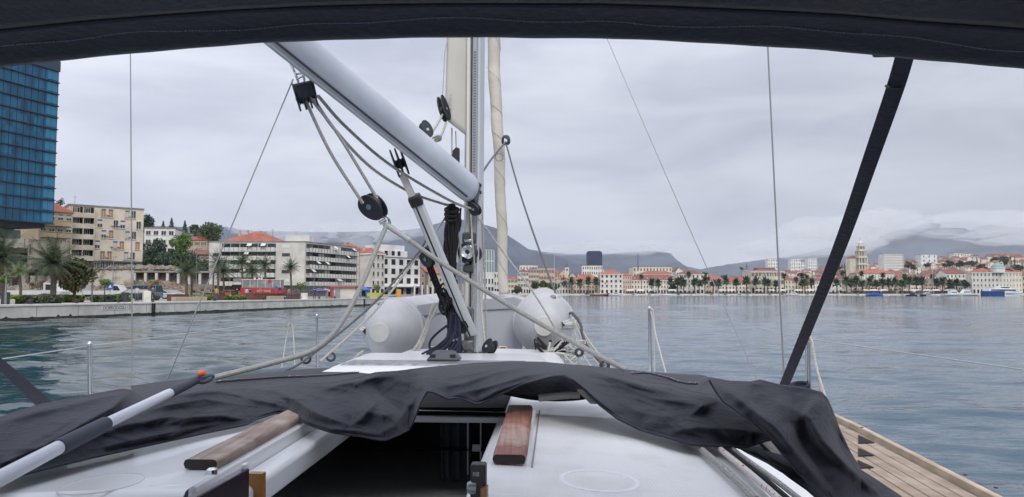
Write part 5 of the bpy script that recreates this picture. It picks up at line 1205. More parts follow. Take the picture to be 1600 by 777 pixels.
# ---- waterfront palms
proto = [make_palm('waterfront_palm', 'tmp', (0, 0, 1.6), 8.0, 4.2, 40, .75, m_palm, 'palms along the far promenade', False, 40 + s, .42) for s in range(3)]
tall = make_palm('tall_slim_palm', 'tmp', (0, 0, 1.6), 14.5, 3.0, 30, .6, m_palm, 'tall slim palms of the far promenade', False, 50, .26)
used = set()
PPX = [(881, 'left end of the monastery palms'), (893, ''), (906, ''), (919, ''), (931, ''), (943, ''), (954, '')]
def plm(i): 
    return min(LMK2, key=lambda q: abs(q[0] - i))[1]
LMK2 = [(880, 'in front of the low orange roofed house'), (905, 'in front of the terracotta monastery'), (945, 'in front of the white square palazzo'), (1000, 'before the skylight roof building left part'), (1045, 'before the skylight roof building right part'), (1080, 'before the five-bay palace'), (1115, 'before the orange hip-roofed house'), (1150, 'before the long low red roof'), (1200, 'before the columned palace'), (1250, 'before the ochre houses right of the columned palace'), (1310, 'before the ornate gabled house'), (1360, 'before the ancient wall below the bell tower'), (1410, 'before the middle of the ancient wall'), (1450, 'before the ancient wall by the red awning'), (1490, 'before the ancient wall right end')]
rr = random.Random(6); first = [True] * 3
PX = [881, 893, 906, 919, 931, 943, 954, 1018, 1028, 1047, 1058, 1064, 1068, 1085, 1092, 1101, 1114, 1122, 1134, 1150, 1166, 1181, 1194, 1199, 1212, 1253, 1257, 1268, 1307, 1322, 1329, 1337, 1347, 1358, 1368, 1378, 1388, 1398, 1409, 1413, 1420, 1431, 1440, 1463, 1472, 1484, 1494]
for i, px in enumerate(PX):
    s = i % 3; Y = 552 + rr.uniform(-3, 8); sc = rr.uniform(.85, 1.15); sc = (sc, sc, rr.uniform(.9, 1.22))
    lab = 'broad dark palm on the far promenade ' + plm(px)
    if first[s]:
        o = proto[s]; first[s] = False; o.location = (X(px, Y), Y, 1.6); o.scale = sc; o['label'] = lab
    else: copy_tree(proto[s], None, (X(px, Y), Y, 1.6), rr.uniform(0, 6), sc, lab)
ft = True
for px in (1002, 1076, 1106, 1225, 1244, 1261, 1316, 1346, 1362, 1379, 1413, 1456, 1475):
    Y = 566; sc = (1, 1, rr.uniform(.75, 1.05)); lab = 'tall slim palm above the promenade palms ' + plm(px)
    if ft: o = tall; ft = False; o.location = (X(px, Y), Y, 1.6); o.scale = sc; o['label'] = lab
    else: copy_tree(tall, None, (X(px, Y), Y, 1.6), rr.uniform(0, 6), sc, lab)
for px, Y, yt, rp, lab in ((838, 530, 438, 9, 'rounded dark green tree, leftmost before the beige palace'), (850, 532, 437, 9, 'dark green tree in the middle before the beige palace'), (862, 534, 440, 8, 'dark green tree right of the beige palace trees'), (868, 536, 443, 7, 'low dark tree next to the first promenade palm'), (1508, 560, 438, 7, 'dark round tree between ancient wall and domed building'), (1486, 566, 443, 8, 'broad dark tree before the right end of the ancient wall'), (808, 528, 446, 9, 'dark shrubby tree beside the genoa foot'), (1050, 562, 443, 7, 'dark tree among palms before the skylight building')): fartree(lab, px, Y, yt, rp, px, m_leafG if Y < 540 else m_leafD, 700, .8, 'trees along the far promenade')
# crowd of parasols and stalls under the palms: individual white canopies
rr = random.Random(9)
cp = None
for k in range(26):
    px = 985 + k * 20 + rr.uniform(-6, 6); Y = 553 + rr.uniform(0, 3); lab = 'pale cafe canopy under the promenade palms ' + plm(px)
    if cp is None:
        cp = empty('cafe_canopy', (0, 0, 0), 0, lab, 'canopy', 'pale cafe canopies on the far promenade')
        MB().hexa([(-3.2, -1.5, 2.4), (3.2, -1.5, 2.4), (3.2, 1.5, 2.4), (-3.2, 1.5, 2.4), (-2.2, -.6, 3.3), (2.2, -.6, 3.3), (2.2, .6, 3.3), (-2.2, .6, 3.3)]).build('cover', m_white, cp, local=True)
        q = MB(); [q.tube([(x, y, 0), (x, y, 2.4)], .06, 4) for x in (-3, 3) for y in (-1.4, 1.4)]; q.build('poles', m_metal, cp, local=True)
        MB().bx(-3, 3, -1, 1, .1, 1.1).build('tables', mat('dark_cafe_furniture', '35322f', .9), cp, local=True)
        cp.location = (X(px, Y), Y, 1.6)
    else: copy_tree(cp, None, (X(px, Y), Y, 1.6), 0, None, lab)
# ---- boats
def hull_mb(L, Bm, hgt, sheer=.25, z0=0):
    b = MB(); rows = []; n = 12
    for i in range(n + 1):
        t = i / n; w = Bm / 2 * (math.sin(math.pi * min(1, .12 + .6 * (1 - t)) ) if t > .4 else 1.0 * math.sin(math.pi * .48)) ; w = Bm / 2 * (1 - max(0, (t - .45) / .55) ** 2.2); x = L * (t - .5); top = hgt * (1 + sheer * max(0, t - .4) * 1.6)
        w = max(w, .02)
        rows.append([(x, -w, top), (x, -w * .92, hgt * .4), (x, -w * .55, -.15), (x, w * .55, -.15), (x, w * .92, hgt * .4), (x, w, top)])
    b.grid(rows); b.add(rows[0], [(0, 1, 2, 3, 4, 5)]); 
    b.add([r[0] for r in rows] + [r[-1] for r in rows], [(i, i + 1, n + 2 + i, n + 1 + i) for i in range(n)])
    return b
def motorboat(label, px, Y, L, hullm, supm, rz=0, tall=1.0, group='motor boats at the far promenade', sc=1):
    root = empty('motor_boat', (X(px, Y), Y, 0), rz, label, 'motor boat', group)
    hull_mb(L, L * .3, L * .11).build('hull', hullm, root, local=True, smooth=True)
    z = L * .11; MB().hexa([(-L * .22, -L * .11, z), (L * .18, -L * .11, z), (L * .18, L * .11, z), (-L * .22, L * .11, z), (-L * .18, -L * .09, z + L * .12 * tall), (L * .05, -L * .09, z + L * .12 * tall), (L * .05, L * .09, z + L * .12 * tall), (-L * .18, L * .09, z + L * .12 * tall)]).build('cabin', supm, root, local=True)
    MB().bx(-L * .17, L * .09, -L * .112, L * .112, z + L * .04, z + L * .08).build('cabin_window', m_cglass, root, local=True)
    MB().bx(-L * .24, L * .03, -L * .12, L * .12, z + L * .125 * tall, z + L * .14 * tall).build('hardtop', supm, root, local=True)
m_bb = mat('boat_blue', '2f66b8', .4); m_bn = mat('boat_navy', '25304c', .4)
for px, L, hm, sm, lab, tl in ((1366, 12, m_bb, m_bb, 'bright blue covered excursion boat below the bell tower', 1), (1425, 9, m_bn, m_bn, 'dark navy boat moored right of the blue one', .8), (1448, 12, m_bn, m_bw, 'dark boat with white bow left of the white motor yachts', 1), (1384, 5, m_bw, m_bw, 'tiny white boat right of the bright blue boat', .9), (918, 9, m_bw, m_bn, 'white boat with dark cover before the monastery palms', 1.1), (934, 12, mat('boat_brown', '8a6a50', .6), m_bw, 'brown and white boat before the palazzo', .7), (951, 8, m_bn, m_bn, 'small dark boat beside the brown boat', 1.1), (963, 12, m_bw, m_bw, 'white motor boat at the start of the long quay', .9), (1045, 11, m_bw, m_bw, 'low white boat before the skylight building', .7), (1240, 12, m_bw, m_bw, 'white cabin boat right of the columned palace', 1.1), (1434, 5, m_bw, m_bw, 'tiny white dinghy between the navy boats', .8)): motorboat(lab, px, 538, L, hm, sm, 0, tl)
motorboat('large white motor yacht, left of the pair before the domed building', 1489, 535, 16, m_bw, m_bw, 0, 1.5, 'white motor yachts'); motorboat('large white motor yacht, right of the pair before the domed building', 1506, 536, 17, m_bw, m_bw, math.pi, 1.4, 'white motor yachts')
def ferry():
    Y = 520; root = empty('fast_ferry', (X(1564, Y), Y, 0), 0, 'blue and white catamaran ferry moored before the domed building', 'ferry'); L = 55 / FPX * Y
    q = MB(); q.hexa([(-L / 2, -4, -.2), (-L * .03, -4, -.2), (-L * .03, 4, -.2), (-L / 2, 4, -.2), (-L / 2, -4.3, 3.6), (-L * .03, -4.3, 3.6), (-L * .03, 4.3, 3.6), (-L / 2, 4.3, 3.6)]); q.build('blue_hull', mat('ferry_blue', '20407e', .4), root, local=True)
    q = MB(); q.hexa([(-L * .03, -4, -.2), (L * .42, -3, -.2), (L * .42, 3, -.2), (-L * .03, 4, -.2), (-L * .03, -4.3, 3.6), (L * .5, -2.5, 3.9), (L * .5, 2.5, 3.9), (-L * .03, 4.3, 3.6)]); q.build('white_hull', m_bw, root, local=True)
    q = MB(); q.hexa([(-L * .46, -3.8, 3.605), (L * .40, -3.4, 3.7), (L * .40, 3.4, 3.7), (-L * .46, 3.8, 3.605), (-L * .44, -3.6, 5.2), (L * .30, -3, 5.2), (L * .30, 3, 5.2), (-L * .44, 3.6, 5.2)]); q.build('saloon', m_bw, root, local=True)
    q = MB(); q.hexa([(-L * .12, -2.8, 5.205), (L * .22, -2.4, 5.205), (L * .22, 2.4, 5.205), (-L * .12, 2.8, 5.205), (-L * .10, -2.6, 6.9), (L * .14, -2.2, 6.9), (L * .14, 2.2, 6.9), (-L * .10, 2.6, 6.9)]); q.build('bridge', m_bw, root, local=True)
    MB().bx(-L * .40, L * .30, -3.95, -3.4, 4.0, 4.7).build('window_band', m_cglass, root, local=True); MB().bx(-L * .09, L * .15, -2.85, -2.3, 5.8, 6.4).build('bridge_window', m_cglass, root, local=True)
    MB().bx(0, L * .45, -4.42, -4.3 + .2, 1.6, 2.0).build('hull_stripe', mat('ferry_stripe', '4a6ca8', .5), root, local=True)
    MB().tube([(-L * .05, 0, 6.9), (-L * .05, 0, 8.6)], .15, 6).build('radar_mast', m_bw, root, local=True)
ferry()
def sailboat(label, px, Y, ytop, L=9):
    root = empty('moored_sailboat', (X(px, Y), Y, 0), 0, label, 'sailing boat', 'moored sailing boats far off'); hull_mb(L, 2.6, .9).build('hull', m_bw, root, local=True, smooth=True)
    MB().bx(-L * .15, L * .15, -.8, .8, .9, 1.3).build('coachroof', m_bw, root, local=True)
    MB().tube([(0, 0, .9), (0, 0, Z(ytop, Y))], [.14, .10], 6).build('mast', mat('mast_white', 'd6d6d4', .5), root, local=True); MB().tube([(0, 0, 2.0), (-L * .4, 0, 2.0)], .22, 6).build('boom_cover', m_bn, root, local=True)
for px, yt, lab in ((866, 395, 'moored sailboat with the taller mast by the western trees'), (871, 432, 'moored sailboat with a short mast beside the taller one'), (1040, 444, 'moored sailboat before the skylight roof building'), (1457, 412, 'moored sailboat with tall mast before the ancient wall')): sailboat(lab, px, 530, yt)
sailboat('moored sailboat near the orange roofed waterfront', 876, 532, 436)

rr = random.Random(12); sb = None
for k in range(22):
    px = 990 + k * 23 + rr.uniform(-8, 8)
    if 1350 < px < 1400 or px > 1470: continue
    lab = 'tiny white skiff at the promenade edge ' + plm(px)
    if sb is None: sb = motorboat(lab, px, 541, 6, m_bw, m_bn, 0, .7, 'tiny skiffs along the promenade'); sb = [o for o in bpy.data.objects if o.get('label') == lab][0]
    else: copy_tree(sb, None, (X(px, 541), 541 + rr.uniform(-1, 2), 0), rr.choice([0, math.pi]), rr.uniform(.8, 1.2), lab)
# ------------------------------------------------------------------ the yacht: materials
m_gel = mat('gelcoat', 'd9dadb', 0.32, c2='cfd0d0', vs=3, amt=.7, coat=.25, bump=.04, bs=25)
m_gelg = mat('grey_gelcoat', 'b0b3b6', 0.4)
m_alu = mat('anodised_mast', 'bcbfc2', 0.42, metal=.1, c2='abaeb2', vs=2, amt=.7, stretch=(1, 1, .2))
m_boom = mat('anodised_boom', 'c3c8d2', 0.36, metal=.1, c2='aeb3be', vs=2.6, amt=.9, detail=9)
m_steel = mat('stainless_steel', 'c9cbcd', 0.16, metal=1.0)
m_wire = mat('steel_wire', '9a9c9e', 0.35, metal=.7)
m_block = mat('block_plastic', '181c26', 0.45)
m_black = mat('black_plastic', '1c1e22', 0.5)
m_ropeg = mat('grey_rope', 'a7a6a2', 0.85, c2='6c6b69', vs=170, amt=.8, bump=.5, bs=320, bdist=.003)
m_ropew = mat('white_rope', 'bebbb3', 0.85, c2='8d8a82', vs=150, amt=.7, bump=.5, bs=320, bdist=.003)
m_ropeb = mat('navy_rope', '20243a', 0.9, c2='12141f', vs=150, amt=.8, bump=.6, bs=300, bdist=.003)
m_ropek = mat('black_rope', '111216', 0.9, c2='b8bac4', vs=150, amt=.9, bump=.6, bs=300, bdist=.003, lo=.70, hi=.74)
m_sail = mat('sailcloth', 'c4c2ba', 0.8, c2='b4b1a8', vs=5, amt=.7, stretch=(1, 1, .35), bump=.15, bs=14, bdist=.02)
m_genoa = mat('genoa_cover', 'c3beb3', 0.85, c2='aea89c', vs=6, amt=.7, bump=.2, bs=18, bdist=.02)
m_rubber = mat('dinghy_fabric', 'b0b0b0', 0.55, c2='9fa0a1', vs=5, amt=.9, bump=.15, bs=9, bdist=.01)
m_rubl = mat('dinghy_patch', 'b9b9b5', 0.6, c2='a8a8a3', vs=9, amt=.7)

def canvas_mat(name, a, b2, rough=.82):
    m = mat(name, a, rough, c2=b2, vs=7, amt=.8, spec=.35)
    nt = m.node_tree; b = nt.nodes['Principled BSDF']; t = nt.nodes.new('ShaderNodeTexCoord')
    n = nt.nodes.new('ShaderNodeTexNoise'); n.inputs['Scale'].default_value = 60; n.inputs['Detail'].default_value = 4
    n2 = nt.nodes.new('ShaderNodeTexNoise'); n2.inputs['Scale'].default_value = 520; n2.inputs['Detail'].default_value = 2
    ad = nt.nodes.new('ShaderNodeMath'); ad.operation = 'MULTIPLY_ADD'; ad.inputs[1].default_value = .16
    nt.links.new(t.outputs['Object'], n.inputs['Vector']); nt.links.new(t.outputs['Object'], n2.inputs['Vector'])
    nt.links.new(n2.outputs['Fac'], ad.inputs[0]); nt.links.new(n.outputs['Fac'], ad.inputs[2])
    u = nt.nodes.new('ShaderNodeBump'); u.inputs['Strength'].default_value = .45; u.inputs['Distance'].default_value = .006
    nt.links.new(ad.outputs[0], u.inputs['Height']); nt.links.new(u.outputs[0], b.inputs['Normal'])
    b.inputs['Sheen Weight'].default_value = .12; b.inputs['Sheen Roughness'].default_value = .5
    return m
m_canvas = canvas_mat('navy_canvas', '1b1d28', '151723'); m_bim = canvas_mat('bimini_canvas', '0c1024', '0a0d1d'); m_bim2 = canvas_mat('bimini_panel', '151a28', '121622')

def teak_mat(name, c, c2, c3, axis_scale=(40, 1.5, 40)):
    m = mat(name, c, .72); nt = m.node_tree; b = nt.nodes['Principled BSDF']; t = nt.nodes.new('ShaderNodeTexCoord')
    mp = nt.nodes.new('ShaderNodeMapping'); mp.inputs['Rotation'].default_value = (0, 0, R_(3.5)); mp.inputs['Scale'].default_value = axis_scale; nt.links.new(t.outputs['Object'], mp.inputs[0])
    n = nt.nodes.new('ShaderNodeTexNoise'); n.inputs['Scale'].default_value = 2.2; n.inputs['Detail'].default_value = 8; n.inputs['Roughness'].default_value = .65; nt.links.new(mp.outputs[0], n.inputs['Vector'])
    r = nt.nodes.new('ShaderNodeValToRGB'); e = r.color_ramp.elements; e[0].position = .32; e[0].color = lin(c2); e[1].position = .66; e[1].color = lin(c)
    nt.links.new(n.outputs['Fac'], r.inputs[0])
    n2 = nt.nodes.new('ShaderNodeTexNoise'); n2.inputs['Scale'].default_value = 9; n2.inputs['Detail'].default_value = 4; nt.links.new(t.outputs['Object'], n2.inputs['Vector'])
    mr = nt.nodes.new('ShaderNodeMapRange'); mr.inputs[1].default_value = .45; mr.inputs[2].default_value = .62; nt.links.new(n2.outputs['Fac'], mr.inputs[0])
    n3 = nt.nodes.new('ShaderNodeMath'); n3.operation = 'MULTIPLY'; nt.links.new(mr.outputs[0], n3.inputs[0]); nt.links.new(n.outputs['Fac'], n3.inputs[1])
    x = nt.nodes.new('ShaderNodeMix'); x.data_type = 'RGBA'; x.inputs[7].default_value = lin(c3); nt.links.new(n3.outputs[0], x.inputs[0]); nt.links.new(r.outputs[0], x.inputs[6]); nt.links.new(x.outputs[2], b.inputs['Base Color'])
    u = nt.nodes.new('ShaderNodeBump'); u.inputs['Strength'].default_value = .5; u.inputs['Distance'].default_value = .003; nt.links.new(n.outputs['Fac'], u.inputs['Height']); nt.links.new(u.outputs[0], b.inputs['Normal'])
    return m
m_teakg = teak_mat('weathered_teak', '9c887b', '6b5a50', 'b3a89c'); m_teakr = teak_mat('reddish_teak', '99685a', '74483a', 'b8a69b'); m_teakd = teak_mat('deck_teak', '9c8976', '7c6c5d', 'aa9d8e', (26, 1.2, 26))
m_teake = mat('teak_end_grain', '3d3230', .8, c2='2a2322', vs=40, amt=.8)
m_caulk = mat('deck_caulk', '6f665c', .7); m_cabin = mat('dark_cabin_wood', '1f1815', .7, c2='15110f', vs=3, amt=.8)

YL = 'white sailing yacht deck seen from its cockpit with teak trim and steel rigging'
yacht = empty('sailing_yacht', B(-.465, 2.0, -.7), 0, YL, 'sailing yacht')
CL = -.465
def part(b, name, m, parent=None, **k): return b.build(name, m, parent or yacht, **k)

# hull: side shell and deck from cockpit to bow
def deck_half(f): return lerpt([(-3, 1.55), (0, 1.78), (2, 1.82), (4, 1.86), (6, 1.66), (7.5, 1.28), (8.6, .8), (9.4, .3), (9.7, .03)], f)
def deck_u(f): return lerpt([(-3, -.745), (2, -.745), (3.6, -.75), (5, -.93), (7, -1.04), (9.7, -1.22)], f)
rows = []
for i in range(48):
    f = -3 + 12.7 * i / 47; w = deck_half(f); u = deck_u(f)
    rows.append([B(CL - w * .9, f, -2.6), B(CL - w * 1.0, f, -1.6), B(CL - w, f, u), B(CL - w + .02, f, u + .03)] if False else [B(CL + s * w * k, f, uu) for s, k, uu in ((-1, .80, -2.7), (-1, .97, -1.8), (-1, 1.0, u), (-1, .985, u + .012), (-1, .5, u + .02), (1, .5, u + .02), (1, .985, u + .012), (1, 1.0, u), (1, .97, -1.8), (1, .80, -2.7))])
part(MB().grid(rows), 'hull', m_gel, smooth=True)

# coachroof: left panel, right panel, forward panel, with rounded shoulders
RL0, RL1 = -.765, -.165       # companionway opening edges (r)
def roof_u(r, f): return -.432 - .035 * ((r - CL) / .9) ** 2 + .002 * max(0, f - 2)
def panel(rs, fs): 
    return [[B(r, f, roof_u(r, f)) for r in rs] for f in fs]
F_A = 1.50
edge = .42 - CL
def shoulder(s, f, taper=0):
    e = edge - taper; r0 = CL + s * e; u0 = roof_u(r0, f); return [B(r0 + s * .025, f, u0 - .006), B(r0 + s * .05, f, u0 - .022), B(r0 + s * .075, f, u0 - .055), B(r0 + s * .10, f, u0 - .12), B(r0 + s * .13, f, -.72)]
fs = [F_A + (4.45 - F_A) * i / 30 for i in range(31)]
nsr = [RL1 + (.42 - RL1) * i / 12 for i in range(13)]; nsl = [CL - edge + (RL0 - CL + edge) * i / 12 for i in range(13)]
bR = MB(); bR.grid([[B(RL1, f, -.56)] + [B(r, f, roof_u(r, f)) for r in nsr] + shoulder(1, f) for f in fs if f <= 2.45])
bL = MB(); bL.grid([list(reversed(shoulder(-1, f))) + [B(r, f, roof_u(r, f)) for r in nsl] + [B(RL0, f, -.56)] for f in fs if f <= 2.45])
fm = [f for f in fs if f > 2.35]
bF = MB(); tp = lambda f: lerpt([(2.5, 0), (3.0, .12), (3.6, .42), (4.5, .47)], f)
bF.grid([list(reversed(shoulder(-1, f, tp(f)))) + [B(CL + (edge - tp(f)) * (k / 12 * 2 - 1), f, roof_u(CL + (edge - tp(f)) * (k / 12 * 2 - 1), f)) for k in range(13)] + shoulder(1, f, tp(f)) for f in fm])
# aft rounded lips and a step down to the bulkhead
for bb, rr_ in ((bR, nsr), (bL, nsl)):
    prof = [(0, 0), (-.012, -.003), (-.022, -.012), (-.028, -.028), (-.03, -.05), (-.12, -.056), (-.13, -.07), (-.135, -.6)]
    bb.grid([[B(r, F_A + df, roof_u(r, F_A) + du) for r in rr_] for df, du in prof])
m_nonskid = mat('nonskid_deck', 'd8d8d6', .5, c2='c2c1bc', vs=7, amt=.8, detail=9, lo=.45, hi=.75)
nt = m_nonskid.node_tree; t_ = nt.nodes.new('ShaderNodeTexCoord'); w_ = nt.nodes.new('ShaderNodeTexWave'); w_.bands_direction = 'X'; w_.inputs['Scale'].default_value = 42; w_.inputs['Distortion'].default_value = .3
nt.links.new(t_.outputs['Object'], w_.inputs[0]); u_ = nt.nodes.new('ShaderNodeBump'); u_.inputs['Strength'].default_value = .16; u_.inputs['Distance'].default_value = .002; nt.links.new(w_.outputs['Fac'], u_.inputs['Height']); nt.links.new(u_.outputs[0], nt.nodes['Principled BSDF'].inputs['Normal'])
part(bR, 'coachroof', m_nonskid, smooth=True, ang=50); part(bL, 'coachroof', m_gel, smooth=True, ang=50); part(bF, 'foredeck_roof', m_gel, smooth=True, ang=50)
# raised white hatch garage ahead of the folded sprayhood, seen as the bright white edge
def G3(px, py, f): return BD(px, py, f)
g = MB(); 
gl = [(500, 572, 3.45), (560, 566, 3.45), (600, 563, 3.45)]; 
g.hexa([B(-1.14, 3.0, -.50), B(-.02, 3.0, -.50), B(-.02, 3.9, -.46), B(-1.06, 3.9, -.46), B(-1.02, 3.05, -.395), B(-.06, 3.05, -.395), B(-.10, 3.8, -.39), B(-1.0, 3.8, -.39)])
part(g, 'hatch_garage', m_gel, bevel=.03)
g = MB(); g.hexa([B(-.98, 3.28, -.394), B(-.12, 3.28, -.394), B(-.14, 3.42, -.392), B(-.96, 3.42, -.392), B(-.97, 3.285, -.385), B(-.13, 3.285, -.385), B(-.15, 3.415, -.383), B(-.95, 3.415, -.383)]); part(g, 'hatch_channel', mat('scuffed_alloy', '94969a', .45, metal=.5, c2='6f7174', vs=30, amt=.9))
c0 = B(-.528, 3.42, -.384)
g = MB(); g.hexa([c0 + BRT * x + BFW * y + BUP * z for x, y, z in ((-.082, -.05, 0), (.082, -.05, 0), (.082, .06, 0), (-.082, .06, 0), (-.045, -.03, .045), (.045, -.03, .045), (.045, .04, .045), (-.045, .04, .045))])
oc = part(g, 'rope_organiser', mat('grey_fitting', '44474c', .5), bevel=.012)
for s in (-1, 1): g = MB(); g.box(c0 + BRT * (s * .047) + BUP * .026 - BFW * .044, (.026, .006, .012), ax=(BRT, BFW, BUP)); g.build('slot', m_black, oc)

# non-skid ring outlines on both roof panels
for r, f, rad in ((.0905, 1.645, .083), (-.985, 1.552, .083)):
    for rr_, th in ((rad, .0035),):
        g = MB(); an = [k * math.pi / 32 for k in range(65)]; g.grid([[B(r + math.cos(a) * q, f + math.sin(a) * q, roof_u(r + math.cos(a) * q, f) + h_) for q, h_ in (((rr_ - .0065, -.001), (rr_ - .0055, .0008), (rr_ + .0055, .0008), (rr_ + .0065, -.001)) if r > 0 else ((rr_ - .0016, -.001), (rr_ - .0008, .0018), (rr_ + .0008, .0018), (rr_ + .0016, -.001)))] for a in an])
        part(g, 'moulded_ring', (mat('ring_white', 'dfe0e3', .4) if r > 0 else m_gel), smooth=True)

# companionway slides: white moulding with teak rails
def rail(r0, f0, f1, m, lab, w=.083, skew=0.0):
    a = MB(); n = 10; rows = []; top = -.412; th = .024
    prof = [(-w / 2 + .004, -th), (-w / 2, -th * .5), (-w / 2 + .003, -.003), (-w / 2 + .010, 0), (w / 2 - .010, 0), (w / 2 - .003, -.003), (w / 2, -th * .5), (w / 2 - .004, -th)]
    for i in range(n + 1):
        f = f0 + (f1 - f0) * i / n; e = 1 - (.05 if i == 0 else 0); rows.append([B(r0 + x * e + skew * (f - f0), f, top + z * (1 if i else .9)) for x, z in prof])
    a.grid(rows); a.add(rows[0], [tuple(range(8))], 1); a.add(rows[-1], [tuple(range(8))], 1)
    a.add([r[0] for r in rows] + [r[-1] for r in rows], [(i, i + 1, n + 2 + i, n + 1 + i) for i in range(n)])
    o = part(a, 'teak_rail', [m, m_teake], bevel=0); o['label'] = lab; me = o.data; me.polygons.foreach_set('use_smooth', [True] * len(me.polygons)); me.set_sharp_from_angle(angle=R_(50)); return o
rail(-.812, 1.645, 2.30, m_teakg, 'weathered grey-brown teak rail')
rr2 = rail(-.114, 1.73, 2.40, m_teakr, 'worn reddish teak rail', .082, -.012)
g = MB(); g.box(B(-.094, 1.80, -.4115), (.012, .008, .002), ax=(BRT, BFW, BUP)); g.build('metal_plug', m_steel, rr2)
# moulding under the left rail: raised base, inner grey face, white ledge
def extr(prof, f0, f1, name, m, bevel=.004, parent=None):
    a = MB(); a.prism([B(r, f0, u) for r, u in prof], BFW * (f1 - f0)); return part(a, name, m, parent, bevel=bevel)
extr([(-.865, -.452), (-.865, -.4365), (-.760, -.4365), (-.756, -.49), (-.756, -.52), (-.80, -.52)], 1.52, 2.45, 'slide_base', m_gel, .006)
extr([(-.7555, -.505), (-.7555, -.470), (-.700, -.470), (-.690, -.478), (-.690, -.530), (-.7555, -.530)], 1.42, 2.45, 'slide_moulding', m_gel, .006)
extr([(-.160, -.45), (-.160, -.4365), (-.070, -.4365), (-.065, -.445), (-.065, -.46)], 1.74, 2.45, 'slide_base', m_gel, .004)
extr([(-.0625, -.445), (-.0625, -.4365), (-.0585, -.4365), (-.0585, -.445)], 1.72, 2.45, 'sealant_strip', mat('grey_sealant', '84878a', .6), 0)
extr([(-.20, -.56), (-.20, -.470), (-.1655, -.452), (-.1655, -.56)], F_A - .02, 2.45, 'slide_moulding', m_gel, .008)
# sliding hatch: acrylic lid, its shadow put into the near-black colour, and grey lip
extr([(-.745, -.452), (-.745, -.423), (-.172, -.423), (-.172, -.452)], 2.402, 2.95, 'sliding_hatch', mat('shadowed_acrylic', '0c0c0e', .7, spec=.15), .004)
extr([(-.745, -.466), (-.745, -.448), (-.172, -.448), (-.172, -.466)], 2.372, 2.40, 'hatch_lip', mat('grey_lip', 'c2c4c8', .5), .002)
# cabin interior
g = MB(); x0, x1, f0, f1, u0, u1 = -1.35, .40, 1.20, 3.6, -2.2, -.575
c8 = [B(x0, f0, u0), B(x1, f0, u0), B(x1, f1, u0), B(x0, f1, u0), B(x0, f0, u1), B(x1, f0, u1), B(x1, f1, u1), B(x0, f1, u1)]
g.add(c8, [(0, 1, 2, 3), (0, 1, 5, 4), (1, 2, 6, 5), (2, 3, 7, 6), (3, 0, 4, 7)])
cab = part(g, 'cabin_interior', m_cabin)
g = MB(); g.add([B(x0, f1, u1), B(x0, 2.46, u1), B(x1, 2.46, u1), B(x1, f1, u1)], [(0, 1, 2, 3)]); g.add([B(x0, f0, u1), B(RL0, f0, u1), B(RL0, 2.46, u1), B(x0, 2.46, u1)], [(0, 1, 2, 3)]); g.add([B(x1, f0, u1), B(RL1, f0, u1), B(RL1, 2.46, u1), B(x1, 2.46, u1)], [(0, 1, 2, 3)])
g.build('headliner', m_cabin, cab)
g = MB(); rows = []
for i in range(16):
    px = 687 + 50 * i / 15; w = .012 * math.sin(i * 1.3)
    rows.append([BD(px + (4 * j / 8 if i < 3 else 0), 655 + 95 * j / 8, 2.5 + w) for j in range(9)])
g.grid(rows).build('hanging_cloth', mat('slate_cloth', '2a3138', .9), cab, smooth=True, solid=.004)
g = MB(); g.box(BD(744.5, 700, 2.42), (.028, .004, .022), ax=(BRT, BFW, BUP)); g.build('switch_plate', mat('grey_switch', '8d9092', .5), cab)
for px in (731, 751): g = MB(); g.tube([BD(px, 655, 2.48), BD(px, 742, 2.48)], .003, 6); g.build('steel_rod', m_wire, cab)
# dark hinged board, white door edge and varnished post on the left
g = MB(); a = BD(376.5, 731, 1.60); b_ = BD(288, 778, 1.36); c_ = BD(262, 792, 1.30); dn = BUP * -.25
g.prism([a, c_, c_ + dn, a + dn], BRT * .02); part(g, 'companionway_board', mat('smoked_purple_acrylic', '3a2f38', .22, c2='302731', vs=3, amt=.7), bevel=.003)
g = MB(); g.box(BD(382, 760, 1.595), (.012, .02, .10), ax=(BRT, BFW, BUP)); part(g, 'door_edge', m_gel, bevel=.004)
g = MB(); g.box(BD(401, 775, 1.66), (.034, .02, .105), ax=(BRT, BFW, BUP)); part(g, 'varnished_post', mat('varnished_wood', '9c6a34', .35, c2='80521f', vs=8, amt=.8, stretch=(1, 1, .2)))
for s in (0,): g = MB(); g.lathe(BD(331, 736, 1.62), BUP, [(-.01, .012), (.004, .012), (.008, .006)], 14); part(g, 'fairlead', m_steel, smooth=True)
# engine-lock hardware on the right edge
hw = MB(); hw.box(BD(748, 752, 1.44), (.03, .03, .07), ax=(BRT, BFW, BUP)); lock = part(hw, 'lock_body', m_black, bevel=.004)
g = MB(); g.lathe(BD(735, 762, 1.43), -BRT, [(-.012, .012), (0, .013), (.006, .01)], 16); g.build('lock_knob', m_metal, lock, smooth=True)
g = MB(); g.box(BD(745, 738, 1.44), (.018, .03, .014), ax=(BRT, BFW, BUP)); g.build('lock_latch', m_metal, lock, bevel=.003)
g = MB(); g.box(BD(757, 777, 1.42), (.012, .03, .04), ax=(BRT, BFW, BUP)); g.build('brass_plate', mat('copper_plate', '8a6248', .4, metal=.5), lock)

